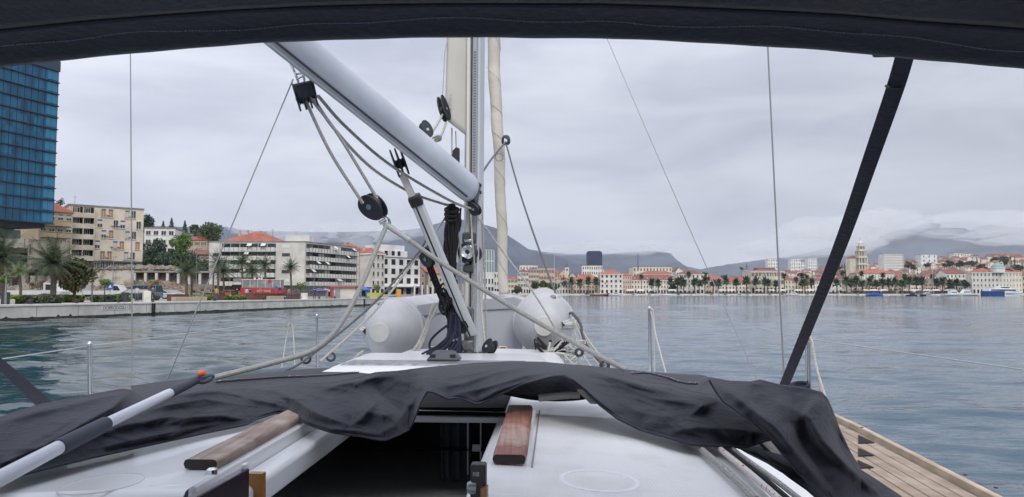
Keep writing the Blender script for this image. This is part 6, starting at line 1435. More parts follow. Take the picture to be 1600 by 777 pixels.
# side deck of teak planks with capped toe rail, starboard
TR = 1.39
def tr(f): return lerpt([(-1, 1.34), (2.0, 1.37), (3.5, 1.39), (4.6, 1.36), (6, 1.20)], f)
planks = 7; cap0 = MB(); nF = 40; f0, f1 = .6, 4.0
for k in range(planks):
    g = MB(); rows = []
    for i in range(nF + 1):
        f = f0 + (f1 - f0) * i / nF; R0 = tr(f) - .030 - k * .052; u = -.705 - .0125 * k * 0 + .0
        rows.append([B(R0 - .050, f, u - .02), B(R0 - .050, f, u - .002), B(R0 - .048, f, u), B(R0 - .004, f, u), B(R0 - .002, f, u - .002), B(R0 - .002, f, u - .02)])
    g.grid(rows); part(g, 'teak_plank', m_teakd, smooth=True, ang=30)
g = MB(); g.grid([[B(tr(f0 + (f1 - f0) * i / nF) + x, f0 + (f1 - f0) * i / nF, -.7065 - .003) for x in (-.40, -.06)] for i in range(nF + 1)]); part(g, 'deck_caulking', m_caulk)
g = MB(); rows = []
for i in range(nF + 1):
    f = f0 + (f1 - f0) * i / nF; r = tr(f); rows.append([B(r - .026, f, -.72), B(r - .022, f, -.683), B(r - .018, f, -.680), B(r - .001, f, -.680), B(r + .003, f, -.684), B(r + .005, f, -.74)])
toe = part(g.grid(rows), 'toe_rail', teak_mat('pale_teak', 'b8a792', '98866f', 'c6b8a4', (26, 1.2, 26)), smooth=True, ang=35)
for px, py in ((1508, 742), (1556, 762), (1347, 668)):
    g = MB(); p = BP(px, py, -.679); g.lathe(p, BUP, [(-.002, .006), (.001, .007)], 12); g.build('plug', m_teake, toe)
for k, (px, py) in enumerate(((1350, 686), (1350, 706), (1349, 725))):      # thin plates on the deck, shade of the plank-end recesses as dark colour
    g = MB(); p = BP(px, py, -.702); q = BP(px + 17, py + 6, -.702); s = BP(px + 1, py + 8, -.702); t0 = BP(px - 9, py - 6, -.702); t1 = BP(px - 9, py + 7, -.702)
    g.prism([t0, q, t1], BUP * .0015); part(g, 'notch_shade_plate', mat('notch_shade', '1c1310', .9))

# mast with sail groove, furler gear and winch
MF = 4.08
def MP(px, py, f=MF): return BD(px, py, f)
mast_top = B(-.470, 4.10, 9.5); mb = BD(738.5, 548, MF)
dirm = (BD(741, 50, MF) - BD(737.5, 545, MF)).normalized()
def mast_pt(h, r=0, f=0): return BD(738, 545, MF) + dirm * h + BRT * r + BFW * f
g = MB(); n = 20; rows = []
for h in [-.12 + 11 * i / 20 for i in range(21)]:
    rows.append([mast_pt(h, math.cos(a) * .055, math.sin(a) * .075 + .03) for a in [2 * math.pi * k / n for k in range(n)] + [0]])
mast = part(g.grid(rows), 'mast', m_alu, smooth=True)
g = MB(); g.box(mast_pt(1.0, -.008, -.047), (.006, .006, 2.2), ax=(BRT, BFW, dirm)); g.build('sail_groove', m_dark, mast)
for r, w, m in ((-.026, .016, m_white), (.010, .014, mat('track_grey', '9b9ea2', .5, metal=.2)), (.034, .012, m_alu)):
    g = MB(); g.box(mast_pt(2.6, r, -.052), (w, .008, 5.4), ax=(BRT, BFW, dirm)); g.build('mast_track', m, mast)
g = MB()
for k in range(44): g.box(mast_pt(.98 + k * .0155, .010, -.0565), (.012, .003, .006), ax=(BRT, BFW, dirm))
g.build('track_perforation', mat('perforation_grey', '5c5f63', .7), mast)
# mast foot casting
g = MB(); g.box(mast_pt(.10, -.01, -.075), (.05, .05, .24), ax=(BRT, BFW, dirm)); g.box(mast_pt(.21, -.01, -.085), (.034, .05, .05), ax=(BRT, BFW, dirm)); g.box(mast_pt(.03, -.015, -.1), (.075, .06, .05), ax=(BRT, BFW, dirm)); g.build('mast_foot', mat('cast_alloy', '74777a', .5, metal=.5, c2='4b4e51', vs=40, amt=.9), mast, bevel=.006)
g = MB(); g.lathe(mast_pt(-.03, 0, .02), dirm, [(-.06, .10), (0, .10), (.015, .085)], 24); g.build('mast_collar', m_black, mast, smooth=True)
# winch on the mast facing aft
wc = BD(732.5, 395, MF - .06); wd = (EYE - wc).normalized(); wd = (-BFW * .97 + BUP * .1 - BRT * .1).normalized()
g = MB(); g.lathe(wc - wd * .03, wd, [(-.04, .062), (0, .064), (.012, .052), (.035, .047), (.055, .050), (.062, .056), (.066, .05)], 28); win_o = g.build('winch', m_black, mast, smooth=True)
g = MB(); g.lathe(wc + wd * .036, wd, [(0, .040), (.006, .040), (.010, .034), (.004, .012), (.004, .011)], 24); g.build('winch_drum_top', m_steel, win_o, smooth=True)
g = MB(); g.lathe(wc + wd * .042, wd, [(0, .011), (.006, .011)], 8); g.build('winch_socket', m_black, win_o)
g = MB(); g.box(wc + dirm * .083 - wd * .01, (.075, .05, .06), ax=(BRT, BFW, dirm)); g.build('winch_pad', mat('grey_fitting', '44474c', .5), mast, bevel=.01); g = MB(); g.box(wc - dirm * .085 - wd * .01, (.062, .045, .045), ax=(BRT, BFW, dirm)); g.build('winch_pad', mat('grey_fitting', '44474c', .5), mast, bevel=.01)
g = MB(); g.box(wc + dirm * .062 + wd * .012, (.045, .02, .02), ax=(BRT, BFW, dirm)); g.build('self_tail_arm', m_steel, win_o, bevel=.004)
# cheek fittings on the mast side
g = MB(); p = BD(713, 248, MF - .02); g.prism([p + BRT * x + dirm * z for x, z in ((.02, .055), (.0, .06), (-.018, .04), (-.022, 0), (-.015, -.03), (.0, -.045), (.02, -.06))], -BFW * .03); g.build('cheek_box', m_black, mast, bevel=.005)
g = MB(); g.tube([BD(748, 286, MF), BD(752, 290, MF), BD(752, 303, MF), BD(748, 307, MF)], .006, 6); g.tube([BD(752, 272, MF), BD(751.5, 326, MF)], [.004, .008] + [], 6) if False else None
g.box(BD(748, 290, MF - .05), (.03, .03, .015), ax=(BRT, BFW, dirm)); g.box(BD(748, 301, MF - .05), (.03, .03, .015), ax=(BRT, BFW, dirm)); g.prism([BD(751, 272, MF), BD(753.5, 285, MF), BD(753.5, 312, MF), BD(751, 326, MF)], BFW * .02); g.build('mast_cleat', m_black, mast)

# boom: tapered elliptical tube from the mast out over the cabin
ba, bb_ = BD(736, 297, MF - .10), BD(450, 60, 2.80); dv = (bb_ - ba).normalized(); ext = bb_ + dv * .9
sidev = dv.cross(Vector((0, 0, 1))).normalized(); upv = sidev.cross(dv).normalized()
boom = empty('boom', ba, 0, 'silver anodised boom reaching from the mast up to the bimini edge', 'boom')
g = MB(); rows = []
def bprof(k=24):
    o = []
    for i in range(k):
        a = 2 * math.pi * i / k; x, z = math.cos(a), math.sin(a); o.append((x * .058, z * .078 * (1.0 if z > 0 else 1.05)))
    return o
L = (ext - ba).length
for i, (s, k) in enumerate([(0, .80), (.012, .96), (.05, 1.0)] + [(.05 + (L - .05) * j / 10, 1.0) for j in range(1, 11)]):
    c = ba + dv * s; rows.append([c + sidev * (x * k) + upv * (z * k) for x, z in bprof()] + [c + sidev * (.058 * k)])
g.grid(rows); g.add([p for p in rows[0][:-1]], [tuple(range(24))]); g.build('boom_tube', m_boom, boom, smooth=True, ang=50)
def bpt(s, x, z): return ba + dv * s + sidev * x + upv * z
# sidev points to which side? choose the camera-facing lower edge for the groove
sgn = 1 if (EYE - ba).dot(sidev) > 0 else -1
g = MB(); g.prism([bpt(.06, sgn * .0265, -.0765), bpt(.06, sgn * .0315, -.0725), bpt(L, sgn * .0315, -.0725), bpt(L, sgn * .0265, -.0765)], upv * .004 + sidev * sgn * .002); g.build('boom_groove', mat('groove_grey', '4a4b4e', .7), boom)
g = MB(); g.prism([bpt(.10, -.012, -.081), bpt(.10, .016 * sgn, -.081), bpt(L, .016 * sgn, -.081), bpt(L, -.012, -.081)], -upv * .010); g.build('boom_track', m_alu, boom, bevel=.002)
g = MB(); g.box(bpt(-.03, 0, 0), (.05, .05, .12), ax=(dv, sidev, upv)); g.box(BD(737, 305, MF - .06), (.04, .06, .10), ax=(BRT, BFW, dirm)); g.build('gooseneck', mat('cast_alloy', '74777a', .5, metal=.5), boom, bevel=.006)

# mainsail clew hanging out of the mast
ms = empty('mainsail', BD(720, 150, MF), 0, 'off-white corner of mainsail rolled out beside the mast with a slanted foot', 'sail')
g = MB(); rows = []
for j in range(21):
    t = j / 20; row = []
    for i in range(9):
        s = i / 8
        top = Vector(( 701 + 32 * s, -60)); bot = Vector((694 + 41 * s, 186 + 32 * s))
        px = 735.5 - (735.5 - (702 - 7 * t)) * (1 - s); py = -60 + (bot.y + 60) * t
        row.append(BD(px, py, MF - .03 - .03 * math.sin(s * 2.6 + t) * (1 - s)))
    rows.append(row)
g.grid(rows).build('sail_panel', m_sail, ms, smooth=True, solid=.002)
g = MB(); g.tube([BD(697 + 5 * 0, 50 + 0, MF - .03), BD(699, 62, MF - .04), BD(697, 72, MF - .05), BD(695, 82, MF - .05), BD(692, 140, MF - .06), BD(690.5, 158, MF - .07)], .003, 5); g.build('leech_line', m_ropew, ms)
g = MB(); g.box(BD(704, 158, MF - .075), (.012, .003, .08), ax=((BRT + dirm * .35).normalized(), BFW, dirm)); g.build('webbing_patch', m_ropew, ms)
# blocks (pulleys)
def pulley(name, label, c, along, wid, L, W, T, n=1, group=None, sheave=True):
    """shell plates of a rope block: long axis along, plate normal wid"""
    root = empty(name, c, 0, label, 'pulley block', group); al = Vector(along).normalized(); wi = Vector(wid); wi = (wi - al * wi.dot(al)).normalized(); cr_ = al.cross(wi)
    for k in range(n + 1):
        off = (k / n - .5) * T; g = MB(); pl = [c + al * (math.cos(a) * L / 2 * (1 + .12 * math.cos(a))) + cr_ * (math.sin(a) * W / 2) + wi * (off - .004) for a in [2 * math.pi * q / 22 for q in range(22)]]
        g.prism(pl, wi * .008); g.build('cheek_plate', m_block, root, bevel=.003)
    for k in range(n):
        off = ((k + .5) / n - .5) * T; g = MB(); g.lathe(c + wi * (off - T / n * .3) - al * 0, wi, [(0, W * .44), (T / n * .3, W * .33), (T / n * .6, W * .44)], 20); g.build('sheave', m_black, root, smooth=True)
    g = MB(); g.lathe(c - wi * (T / 2 + .007), wi, [(0, W * .13), (T + .014, W * .13)], 14); g.build('pin', m_steel, root, smooth=True)
    return root
bc = BD(478, 147, 3.02)
pulley('triple_block', 'dark triple sheave mainsheet block hanging below the boom', bc - BUP * .012, BUP * .95 - BRT * .30, BRT * .93 + BUP * .28 + BFW * .25, .125, .07, .075, 3, 'mainsheet blocks')
g = MB(); al_ = (BUP * .95 + BRT * -.30).normalized(); wi_ = (BRT * .93 + BUP * .28 + BFW * .25).normalized(); cx_ = al_.cross(wi_)
g.hexa([bc + wi_ * (x * k) + cx_ * (y * k2) + al_ * z for z, k, k2 in ((-.030, .041, .030), (.045, .046, .036)) for x, y in ((-1, -1), (1, -1), (1, 1), (-1, 1))]); g.build('shell', m_block, bpy.data.objects['triple_block'], bevel=.012)
g = MB(); a0 = BD(456, 100, 2.98)
pts = [a0, BD(466, 112, 2.99), BD(472, 124, 3.0)]; g.tube(cr([a0 + BRT * .012, BD(471, 110, 2.98), BD(476, 126, 3.0)], 4), .005, 6); g.tube(cr([a0 - BRT * .006, BD(460, 112, 2.98), BD(466, 128, 3.0)], 4), .005, 6); g.tube([BD(461, 116, 2.99), BD(476, 114, 2.99)], .005, 6); g.tube([BD(463, 124, 2.99), BD(474, 119, 2.99)], .004, 6)
tag(g.build('boom_shackle', m_steel, smooth=True), 'twisted steel shackle holding the triple block to the boom', 'shackle')
pulley('double_block', 'black double mainsheet block with steel centre below the boom', BD(581, 322, 3.25), (BD(601, 340, 3.25) - BD(565, 308, 3.25)), BFW * .8 + BRT * .45, .135, .098, .05, 1, 'mainsheet blocks')
g = MB(); g.tube(cr([BD(598, 336, 3.25), BD(606, 340, 3.24), BD(609, 350, 3.25), BD(603, 352, 3.26)], 4), .006, 6); g.tube([BD(593, 349, 3.25), BD(603, 343, 3.25)], .009, 6); g.tube(cr([BD(599, 342, 3.25), BD(600, 352, 3.25), BD(606, 354, 3.25)], 4), .006, 6)
tag(g.build('bridle_shackle', m_steel, smooth=True), 'steel shackle joining the double block to the grey bridle', 'shackle')
pulley('vang_block', 'slim black vang block at the boom underside', BD(625, 256, 3.62), BD(619, 238, 3.6) - BD(632, 275, 3.65), BFW * .3 + BRT * .8, .15, .062, .05, 2, 'mast and boom blocks')
pulley('outhaul_block', 'small black outhaul block sitting on top of the boom', BD(666, 205, 3.85), BUP * .9 - BRT * .35, -BFW * .8 + BRT * .5, .10, .062, .04, 1, 'mast and boom blocks')
pulley('clew_block', 'tall slim double block at the mainsail clew', BD(694, 172, MF - .08), BUP * .93 - BRT * .28, -BFW * .5 + BRT * .8, .15, .055, .03, 1, 'mast and boom blocks')
pulley('gooseneck_block', 'small dark block at the gooseneck end of the boom', BD(742, 327, MF - .12), BUP * .8 - BRT * .5, -BFW * .8 - BRT * .3, .085, .055, .04, 1, 'mast and boom blocks')
pulley('vang_lower_block', 'black block at the middle of the vang tackle', BD(671, 402, 3.9), BUP * .85 - BRT * .5, BFW * .6 + BRT * .6, .11, .085, .06, 2, 'mast and boom blocks')
pulley('foot_block', 'dark fiddle block low at the mast foot under the vang', BD(722, 508, MF - .12), BUP * .7 - BRT * .7, BFW * .6 + BRT * .4, .10, .07, .05, 1, 'mast and boom blocks')
pulley('deck_block', 'round black turning block on deck right of the mast foot', BD(765, 543, 3.9), BUP * .85 + BRT * .5, -BFW * .6 + BRT * -.5, .085, .055, .05, 1, 'mast and boom blocks')
pulley('deck_block', 'round black turning block on deck left of the mast foot', BD(711, 546, 3.9), BUP * .7 + BRT * .2, -BFW * .8 + BUP * .5, .085, .065, .05, 1, 'mast and boom blocks')

# rigid vang strut
vg = empty('boom_vang', BD(745, 548, MF - .08), 0, 'telescopic white vang strut slanting from the boom to the mast foot', 'vang')
def bar(b, p, q, w, t, ax=None):
    d = (q - p); L_ = d.length; d = d / L_; v = BFW - d * BFW.dot(d); v.normalize(); b.box((p + q) / 2, (L_, t, w), ax=(d, v, d.cross(v)))
g = MB(); bar(g, BD(628, 272, 3.64), BD(655, 330, 3.7), .036, .03); g.build('inner_tube', m_white, vg, bevel=.006)
g = MB(); bar(g, BD(649, 312, 3.68), BD(738, 524, MF - .08), .060, .045); g.build('outer_tube', m_alu, vg, bevel=.010)
g = MB(); bar(g, BD(646, 306, 3.665), BD(653, 321, 3.69), .066, .055); g.build('strut_collar', m_black, vg, bevel=.008)
g = MB(); bar(g, BD(647, 316, 3.63), BD(735, 527, MF - .12), .008, .006); g.build('strut_groove', m_black, vg)

# ropes
def rope(name, label, pts, rad, m, group=None, n=10, seg=8, cat='rope'):
    g = MB(); P_ = cr(pts, n) if len(pts) > 2 else [pts[0].lerp(pts[1], k / 12) for k in range(13)]
    g.tube(P_, rad, seg); return tag(g.build(name, m, smooth=True), label, cat, group)
MSG = 'mainsheet and boom lines'
rope('mainsheet_fall', 'flecked grey rope from triple block to left side of double block', [BD(474, 150, 3.0), BD(516, 238, 3.1), BD(567, 318, 3.2)], .0072, m_ropeg, MSG)
rope('mainsheet_fall', 'flecked grey rope from triple block to right side of double block', [BD(484, 152, 3.0), BD(528, 210, 3.1), BD(589, 310, 3.22)], .0072, m_ropeg, MSG)
rope('boom_line', 'upper grey line sagging along the boom to the gooseneck block', [BD(497, 150, 3.0), BD(540, 198, 3.2), BD(610, 258, 3.5), BD(700, 312, 3.85), BD(738, 327, 3.95)], .0072, m_ropeg, MSG)
rope('boom_line', 'lower grey line sagging below the boom behind the vang', [BD(490, 155, 3.0), BD(525, 205, 3.15), BD(580, 262, 3.4), BD(640, 300, 3.75), BD(690, 318, 3.9), BD(704, 321, 3.95)], .0072, m_ropeg, MSG)
rope('bridle_line', 'thick grey bridle curving from the shackle down to the port cabin side', [BD(605, 350, 3.25), BD(590, 385, 3.15), BD(563, 450, 3.0), BD(528, 512, 2.9), BD(490, 547, 2.85), BD(430, 566, 2.8), BD(335, 590, 2.7)], .0105, mat('bridle_rope', '8d8d8a', .75, c2='737371', vs=90, amt=.6, bump=.3, bs=240, bdist=.002), MSG)
o = rope('bridle_line', 'long straight grey bridle running from the shackle down to starboard', [BD(607, 352, 3.25), BD(690, 411, 3.2), BD(800, 480, 3.15), BD(900, 537, 3.1), BD(978, 578, 3.05)], .0105, MATS['bridle_rope'], MSG)
g = MB(); g.tube([BD(604, 352, 3.246), BD(640, 376, 3.23)], .0125, 10); g.build('splice_cover', mat('splice_grey', '9d9d9a', .7), o, smooth=True)
rope('tail_line', 'thin dark line crossing low from the vang blocks to port', [BD(668, 372, 3.9), BD(648, 402, 3.8), BD(580, 478, 3.5), BD(480, 560, 3.2), BD(440, 582, 3.1)], .0055, mat('dark_line', '5f6063', .8, c2='414246', vs=120, amt=.7), MSG)
rope('tail_line', 'thin white line beside the dark one running down to port', [BD(703, 330, 4.0), BD(664, 385, 3.9), BD(600, 470, 3.6), BD(560, 512, 3.5), BD(500, 565, 3.3)], .0055, m_ropew, MSG)
rope('outhaul_line', 'cream outhaul rope from clew block down to the boom-top block', [BD(692, 178, 4.0), BD(682, 196, 3.95), BD(672, 210, 3.88)], .007, m_ropew, MSG)
rope('outhaul_line', 'cream outhaul rope ending in a knot on top of the boom', [BD(697, 192, 4.0), BD(690, 210, 3.95), BD(680, 222, 3.9)], .007, m_ropew, MSG)
rope('outhaul_line', 'thin rope along the boom top to the outhaul block', [BD(612, 170, 3.7), BD(640, 192, 3.78), BD(662, 208, 3.84)], .006, m_ropew, MSG)
g = MB(); [g.tube(cr([BD(676 + 3 * k, 216 + 3 * k, 3.9), BD(686 + k, 212, 3.88), BD(688, 219 - k, 3.9), BD(677, 221, 3.92)], 4), .006, 6) for k in range(3)]; tag(g.build('rope_knot', m_ropew, smooth=True), 'small cream rope knot on top of the boom', 'knot')
rope('downhaul_line', 'pale line from the gooseneck block down towards starboard', [BD(744, 335, 3.95), BD(776, 380, 3.9), BD(835, 460, 3.7), BD(880, 535, 3.6)], .005, m_ropeg, MSG)
# vertical halyards beside the mast
HG = 'halyards beside the mast'
for lab, pts, r, m in (('grey halyard running up the starboard side of the mast', [BD(741, -80, 4.15), BD(742, 50, 4.12), BD(750, 250, 4.1), BD(757, 420, 4.05), BD(761, 540, 4.0)], .0052, m_ropeg), ('pale halyard close to the port side of the mast above the boom', [BD(706, 200, 4.08), BD(706, 262, 4.08)], .004, m_ropew), ('thin wire halyard just left of the mast track', [BD(712, 205, 4.08), BD(713, 240, 4.08)], .003, m_wire), ('grey line hanging from boom end down past the winch', [BD(710, 322, 3.98), BD(709, 345, 3.97), BD(716, 364, 3.96), BD(720, 400, 3.98), BD(719, 470, 4.0)], .006, m_ropeg), ('flecked line running down over the winch to the deck', [BD(735, 320, 3.97), BD(738, 380, 3.90), BD(741, 412, 3.92), BD(738, 470, 3.98), BD(726, 540, 4.0)], .005, m_ropeg), ('thin pale line with red flecks right of the mast foot', [BD(750, 425, 4.0), BD(752, 480, 4.0), BD(757, 530, 3.95), BD(759, 543, 3.95)], .0045, m_ropew), ('short black line left of the mast below the gooseneck', [BD(720, 325, 3.98), BD(718, 352, 3.98)], .005, m_ropek)): rope('halyard', lab, pts, r, m, HG)
g = MB(); g.tube([BD(711, 362, 3.97), BD(713, 410, 3.98)], .009, 8); tag(g.build('white_sleeve', m_white, smooth=True), 'white tube standing beside the black halyard bundle', 'tube')
# black bundle of halyard tails hanging left of the mast
def bundle():
    root = empty('halyard_bundle', BD(706, 330, 3.95), 0, 'thick black bundle of coiled halyard tails hanging from the gooseneck', 'rope bundle'); rnd = random.Random(4)
    for k in range(46):
        a = rnd.uniform(-1, 1); b = rnd.uniform(-1, 1); y1 = rnd.uniform(450, 535)
        pts = [BD(706 + a * 4, 322 + rnd.uniform(-4, 3), 3.95 + b * .02)]
        for t in (.12, .3, .5, .7, .88, 1):
            y = 322 + (y1 - 322) * t; w = 7.5 + 3.5 * math.sin(t * 7 + a) - 1.5 * t
            pts.append(BD(707 + (1.5 - 4 * t) + a * w + rnd.uniform(-2.6, 2.6), y, 3.95 + b * .035))
        g = MB(); g.tube(cr(pts, 5), rnd.choice([.005, .0065, .008]), 6); g.build('rope_strand', m_ropek, root, smooth=True)
    for k in range(3):
        g = MB(); g.tube(cr([BD(706 + 10 * math.cos(a), 328 + 7 * k + 4 * math.sin(a), 3.95 - .04 * math.sin(a)) for a in [q * .7854 for q in range(8)]], 4, True), .009, 6, closed=True); g.build('wrapping_turn', m_ropek, root, smooth=True)
bundle()
def tangle():
    root = empty('tackle_tails', BD(690, 450, 3.92), 0, 'looped black vang tackle tails hanging below the middle block', 'rope bundle'); rnd = random.Random(14)
    for k in range(4):
        off = 3.2 * k; g = MB(); g.tube([BD(662 + off, 405, 3.9), BD(676 + off * .9, 440, 3.9), BD(706 + off, 515, 3.98)], .0048, 6); g.build('tackle_part', m_ropek, root, smooth=True)
    for k in range(2): g = MB(); g.tube([BD(679 + 5 * k, 400, 3.87), BD(727 + 4 * k, 512, 3.95)], .005, 6); g.build('tackle_part', m_ropek, root, smooth=True)
    for k in range(9):
        x = 694 + rnd.uniform(-5, 5); y = rnd.uniform(440, 480); h = rnd.uniform(12, 28); g = MB(); g.tube(cr([BD(x, y, 3.9), BD(x + rnd.uniform(3, 7), y + h * .5, 3.88), BD(x + 2, y + h, 3.9), BD(x - rnd.uniform(3, 6), y + h * .5, 3.92)], 5, True), .0055, 6, closed=True); g.build('hanging_loop', m_ropek, root, smooth=True)
tangle()
def coil():
    root = empty('navy_rope_coil', BD(705, 520, 3.9), 0, 'dark navy ropes sweeping round the mast foot onto the cabin top', 'rope coil'); rnd = random.Random(7)
    for k in range(15):
        a = k / 14 + rnd.uniform(-.06, .06); j = lambda s_: rnd.uniform(-s_, s_); g = MB(); g.tube(cr([BD(703 + 12 * a, 435 + 20 * rnd.random(), 3.98), BD(705 + 10 * a + j(3), 478, 3.95 + j(.02)), BD(703 + 15 * a + j(3), 518, 3.9 + j(.02)), BD(688 + 26 * a + j(4), 540 + j(4), 3.8 + j(.03)), BD(662 + 40 * a + j(5), 553 + 2 * a, 3.72)], 6), rnd.choice([.0045, .006, .007]), 6); g.build('rope_strand', m_ropeb, root, smooth=True)
    for pts in ([(700, 508), (684, 520), (672, 534), (673, 548), (684, 553)], [(716, 515), (719, 535), (724, 548)]):
        g = MB(); g.tube(cr([BD(x, y, 3.86) for x, y in pts], 6), .0065, 6); g.build('rope_strand', m_ropeb, root, smooth=True)
coil()

# furled genoa on the forestay
gn = empty('furled_genoa', BD(788, 462, 6.6), 0, 'cream furled genoa wound in a spiral round the forestay', 'sail')
pts = [BD(767, -80, 6.9), BD(771, 52, 6.8), BD(774, 150, 6.7), BD(779, 225, 6.65), BD(783, 330, 6.6), BD(787.5, 460, 6.6)]; P_ = cr(pts, 26)
P_ = [p + (BRT * math.cos(i * .23) + BFW * math.sin(i * .23)) * .004 for i, p in enumerate(P_)]; n_ = len(P_)
g = MB(); g.tube(P_, [(.062 - .018 * (i / n_)) * (1 + .012 * math.sin(i * .9) + .012 * math.sin(i * .31)) for i in range(n_)], 18); g.build('rolled_sail', m_genoa, gn, smooth=True, ang=180)
g = MB(); sp = []
N = 700
for i in range(N):
    t = i / (N - 1); k = min(n_ - 2, int(t * (n_ - 1))); c = P_[k].lerp(P_[k + 1], t * (n_ - 1) - k); r = (.062 - .018 * t) * 1.0; a = t * 52; sp.append(c + BRT * math.cos(a) * r + BFW * math.sin(a) * r)
g.tube(sp, .0028, 5); g.build('spiral_edge', mat('sail_edge', '8f897c', .8), gn, smooth=True)
g = MB(); c = BD(780, 246, 6.5); g.tube([c + BRT * math.cos(a) * .034 + BUP * math.sin(a) * .034 for a in [k * math.pi / 12 for k in range(24)]], .003, 5, closed=True); g.build('round_emblem', mat('emblem_ink', '5d6270', .8), gn)
rope('genoa_sheet', 'dark genoa sheet running from the clew down past the dinghy', [BD(790, 222, 6.5), BD(812, 300, 6.0), BD(846, 400, 5.4), BD(878, 480, 4.9), BD(896, 490, 4.6)], .0075, MATS['dark_line'], HG)
rope('genoa_sheet', 'dark genoa sheet leading from the clew left to the mast', [BD(790, 222, 6.5), BD(770, 246, 5.6), BD(752, 272, 4.6)], .0075, MATS['dark_line'], HG)
g = MB(); [g.tube(cr([BD(787, 214, 6.5), BD(794, 214 + 2 * k, 6.45), BD(795 - k, 224, 6.5), BD(786, 224, 6.55)], 5, True), .011, 6, closed=True) for k in range(3)]; tag(g.build('sheet_knot', MATS['dark_line'], smooth=True), 'dark bowline knot at the genoa clew', 'knot')

# standing rigging wires
RG = 'thin rigging wires'
for lab, pts, r in (('vertical port shroud wire at the left beside the glass tower', [BD(203.5, 40, 3.9), BD(207, 612, 3.9)], .0035), ('slanting wire from the triple block down to the port cabin side', [BD(458, 124, 2.98), BD(262, 592, 2.75)], .0028), ('long slanting starboard wire left of the vertical shroud', [BD(938, 30, 4.6), BD(945, 52, 4.6), BD(1060, 318, 4.4), BD(1186, 600, 4.2)], .0028), ('near vertical starboard shroud wire left of the black strap', [BD(1197, 20, 3.9), BD(1212, 330, 3.9), BD(1226, 612, 3.9)], .0045)): rope('rigging_wire', lab, pts, r, m_wire, RG, cat='wire')

# stanchions and lifelines (parts of the yacht)
def stanchion(px, yt, yb, f, r=.0125, m=m_steel):
    g = MB(); a, b = BD(px, yt, f), BD(px + 1.5, yb, f); g.tube([b, a], r, 12); g.lathe(a, BUP, [(0, r), (.008, r * 1.1), (.018, r * .7), (.022, .002)], 12); o = part(g, 'stanchion', m, smooth=True); return o
stanchion(140, 540, 640, 3.6); stanchion(495, 494, 590, 6.8); stanchion(1015, 482, 600, 7.2, .016); stanchion(1262, 530, 640, 3.9, .013)
g = MB(); g.tube([BD(1260, 520, 3.9), BD(1266, 540, 3.9)], .01, 8)
for lab, pts, r in (('l', [BD(-30, 566, 3.1), BD(138, 541, 3.6), BD(495, 495, 6.8), BD(560, 482, 8.0)], .0026), ('l', [BD(1000, 482, 7.3), BD(1015, 484, 7.2), BD(1130, 500, 5.4), BD(1262, 530, 3.9), BD(1600, 578, 2.7), BD(1700, 592, 2.5)], .0024)):
    g = MB(); g.tube([p for p in pts], r, 6); part(g, 'lifeline', mat('sheathed_wire', 'a2a4a5', .6), smooth=True)
FN = 'cords tied to the guard rails'
for lab, pts, r in (('pale cord looped over the far starboard stanchion', [BD(1012, 482, 7.2), BD(1020, 486, 7.1), BD(1024, 520, 7.0), BD(1040, 582, 6.6)], .007), ('second pale cord beside the far starboard stanchion', [BD(1016, 484, 7.2), BD(1021, 510, 7.1), BD(1023, 582, 7.0)], .006), ('pale cord draped from the near starboard stanchion top', [BD(1261, 526, 3.88), BD(1268, 532, 3.85), BD(1276, 575, 3.8), BD(1292, 628, 3.7)], .006), ('second pale cord from the near starboard stanchion top', [BD(1262, 530, 3.88), BD(1270, 545, 3.85), BD(1281, 600, 3.8), BD(1283, 622, 3.8)], .005), ('thin cord hanging off the port guard rail', [BD(452, 504, 6.4), BD(447, 530, 6.4), BD(440, 575, 6.3)], .005), ('second thin cord hanging off the port guard rail', [BD(455, 505, 6.4), BD(458, 520, 6.4), BD(461, 575, 6.3)], .005)): rope('rail_cord', lab, pts, r, m_ropew, FN)
g = MB(); 
for k in range(4): g.tube(cr([BD(1237 + 26 * (0.5 + .5 * math.cos(a)), 602 + 3 * k + 4 * math.sin(a), 3.85 - .04 * math.sin(a)) for a in [q * .7854 for q in range(8)]], 4, True), .010, 6, closed=True)
tag(g.build('mooring_coil', m_ropeb, smooth=True), 'navy mooring line wound round the near starboard stanchion foot', 'rope coil')
# white bits of line and small blocks by the dinghy, starboard
rnd = random.Random(31)
DL = 'pale lashing lines beside the dinghy'
for lab, pts, r, m in (('grey hose-like rope hanging behind the starboard dinghy tube', [(893, 488), (906, 505), (912, 530), (925, 552), (945, 572)], .009, MATS['dark_line']), ('braided lashing from tube strap to deck, first of three', [(895, 498), (912, 535), (935, 570)], .006, m_ropew), ('braided lashing from tube strap to deck, second of three', [(902, 505), (925, 540), (955, 575)], .006, m_ropew), ('braided lashing from tube strap to deck, third of three', [(897, 515), (905, 545), (925, 575)], .005, m_ropew), ('lashing line over the port tube to the dinghy transom', [(678, 475), (668, 505), (655, 535), (640, 556)], .010, m_ropew), ('second lashing line over the transom left of the mast', [(690, 474), (675, 495), (662, 528), (650, 556)], .010, m_ropew), ('twisted cord from port tube down to the cabin edge', [(568, 548), (558, 556), (549, 568)], .007, m_ropew)): rope('lashing_line', lab, [BD(x, y, 4.35) for x, y in pts], r, m, DL)
def pile():
    root = empty('loose_line_heap', BD(885, 552, 4.4), 0, 'tangled heap of pale line under the starboard dinghy tube', 'rope heap')
    for k in range(16):
        x, y = rnd.uniform(852, 915), rnd.uniform(535, 568); g = MB(); g.tube(cr([BD(x + rnd.uniform(-22, 22), min(572, max(528, y + rnd.uniform(-16, 16))), 4.4 + rnd.uniform(-.12, .12)) for q in range(5)], 6), rnd.choice([.004, .006, .008]), 6); g.build('rope_strand', m_ropew if k % 4 else m_ropek, root, smooth=True)
pile()
RB = 'small black ring blocks on the guard lines'
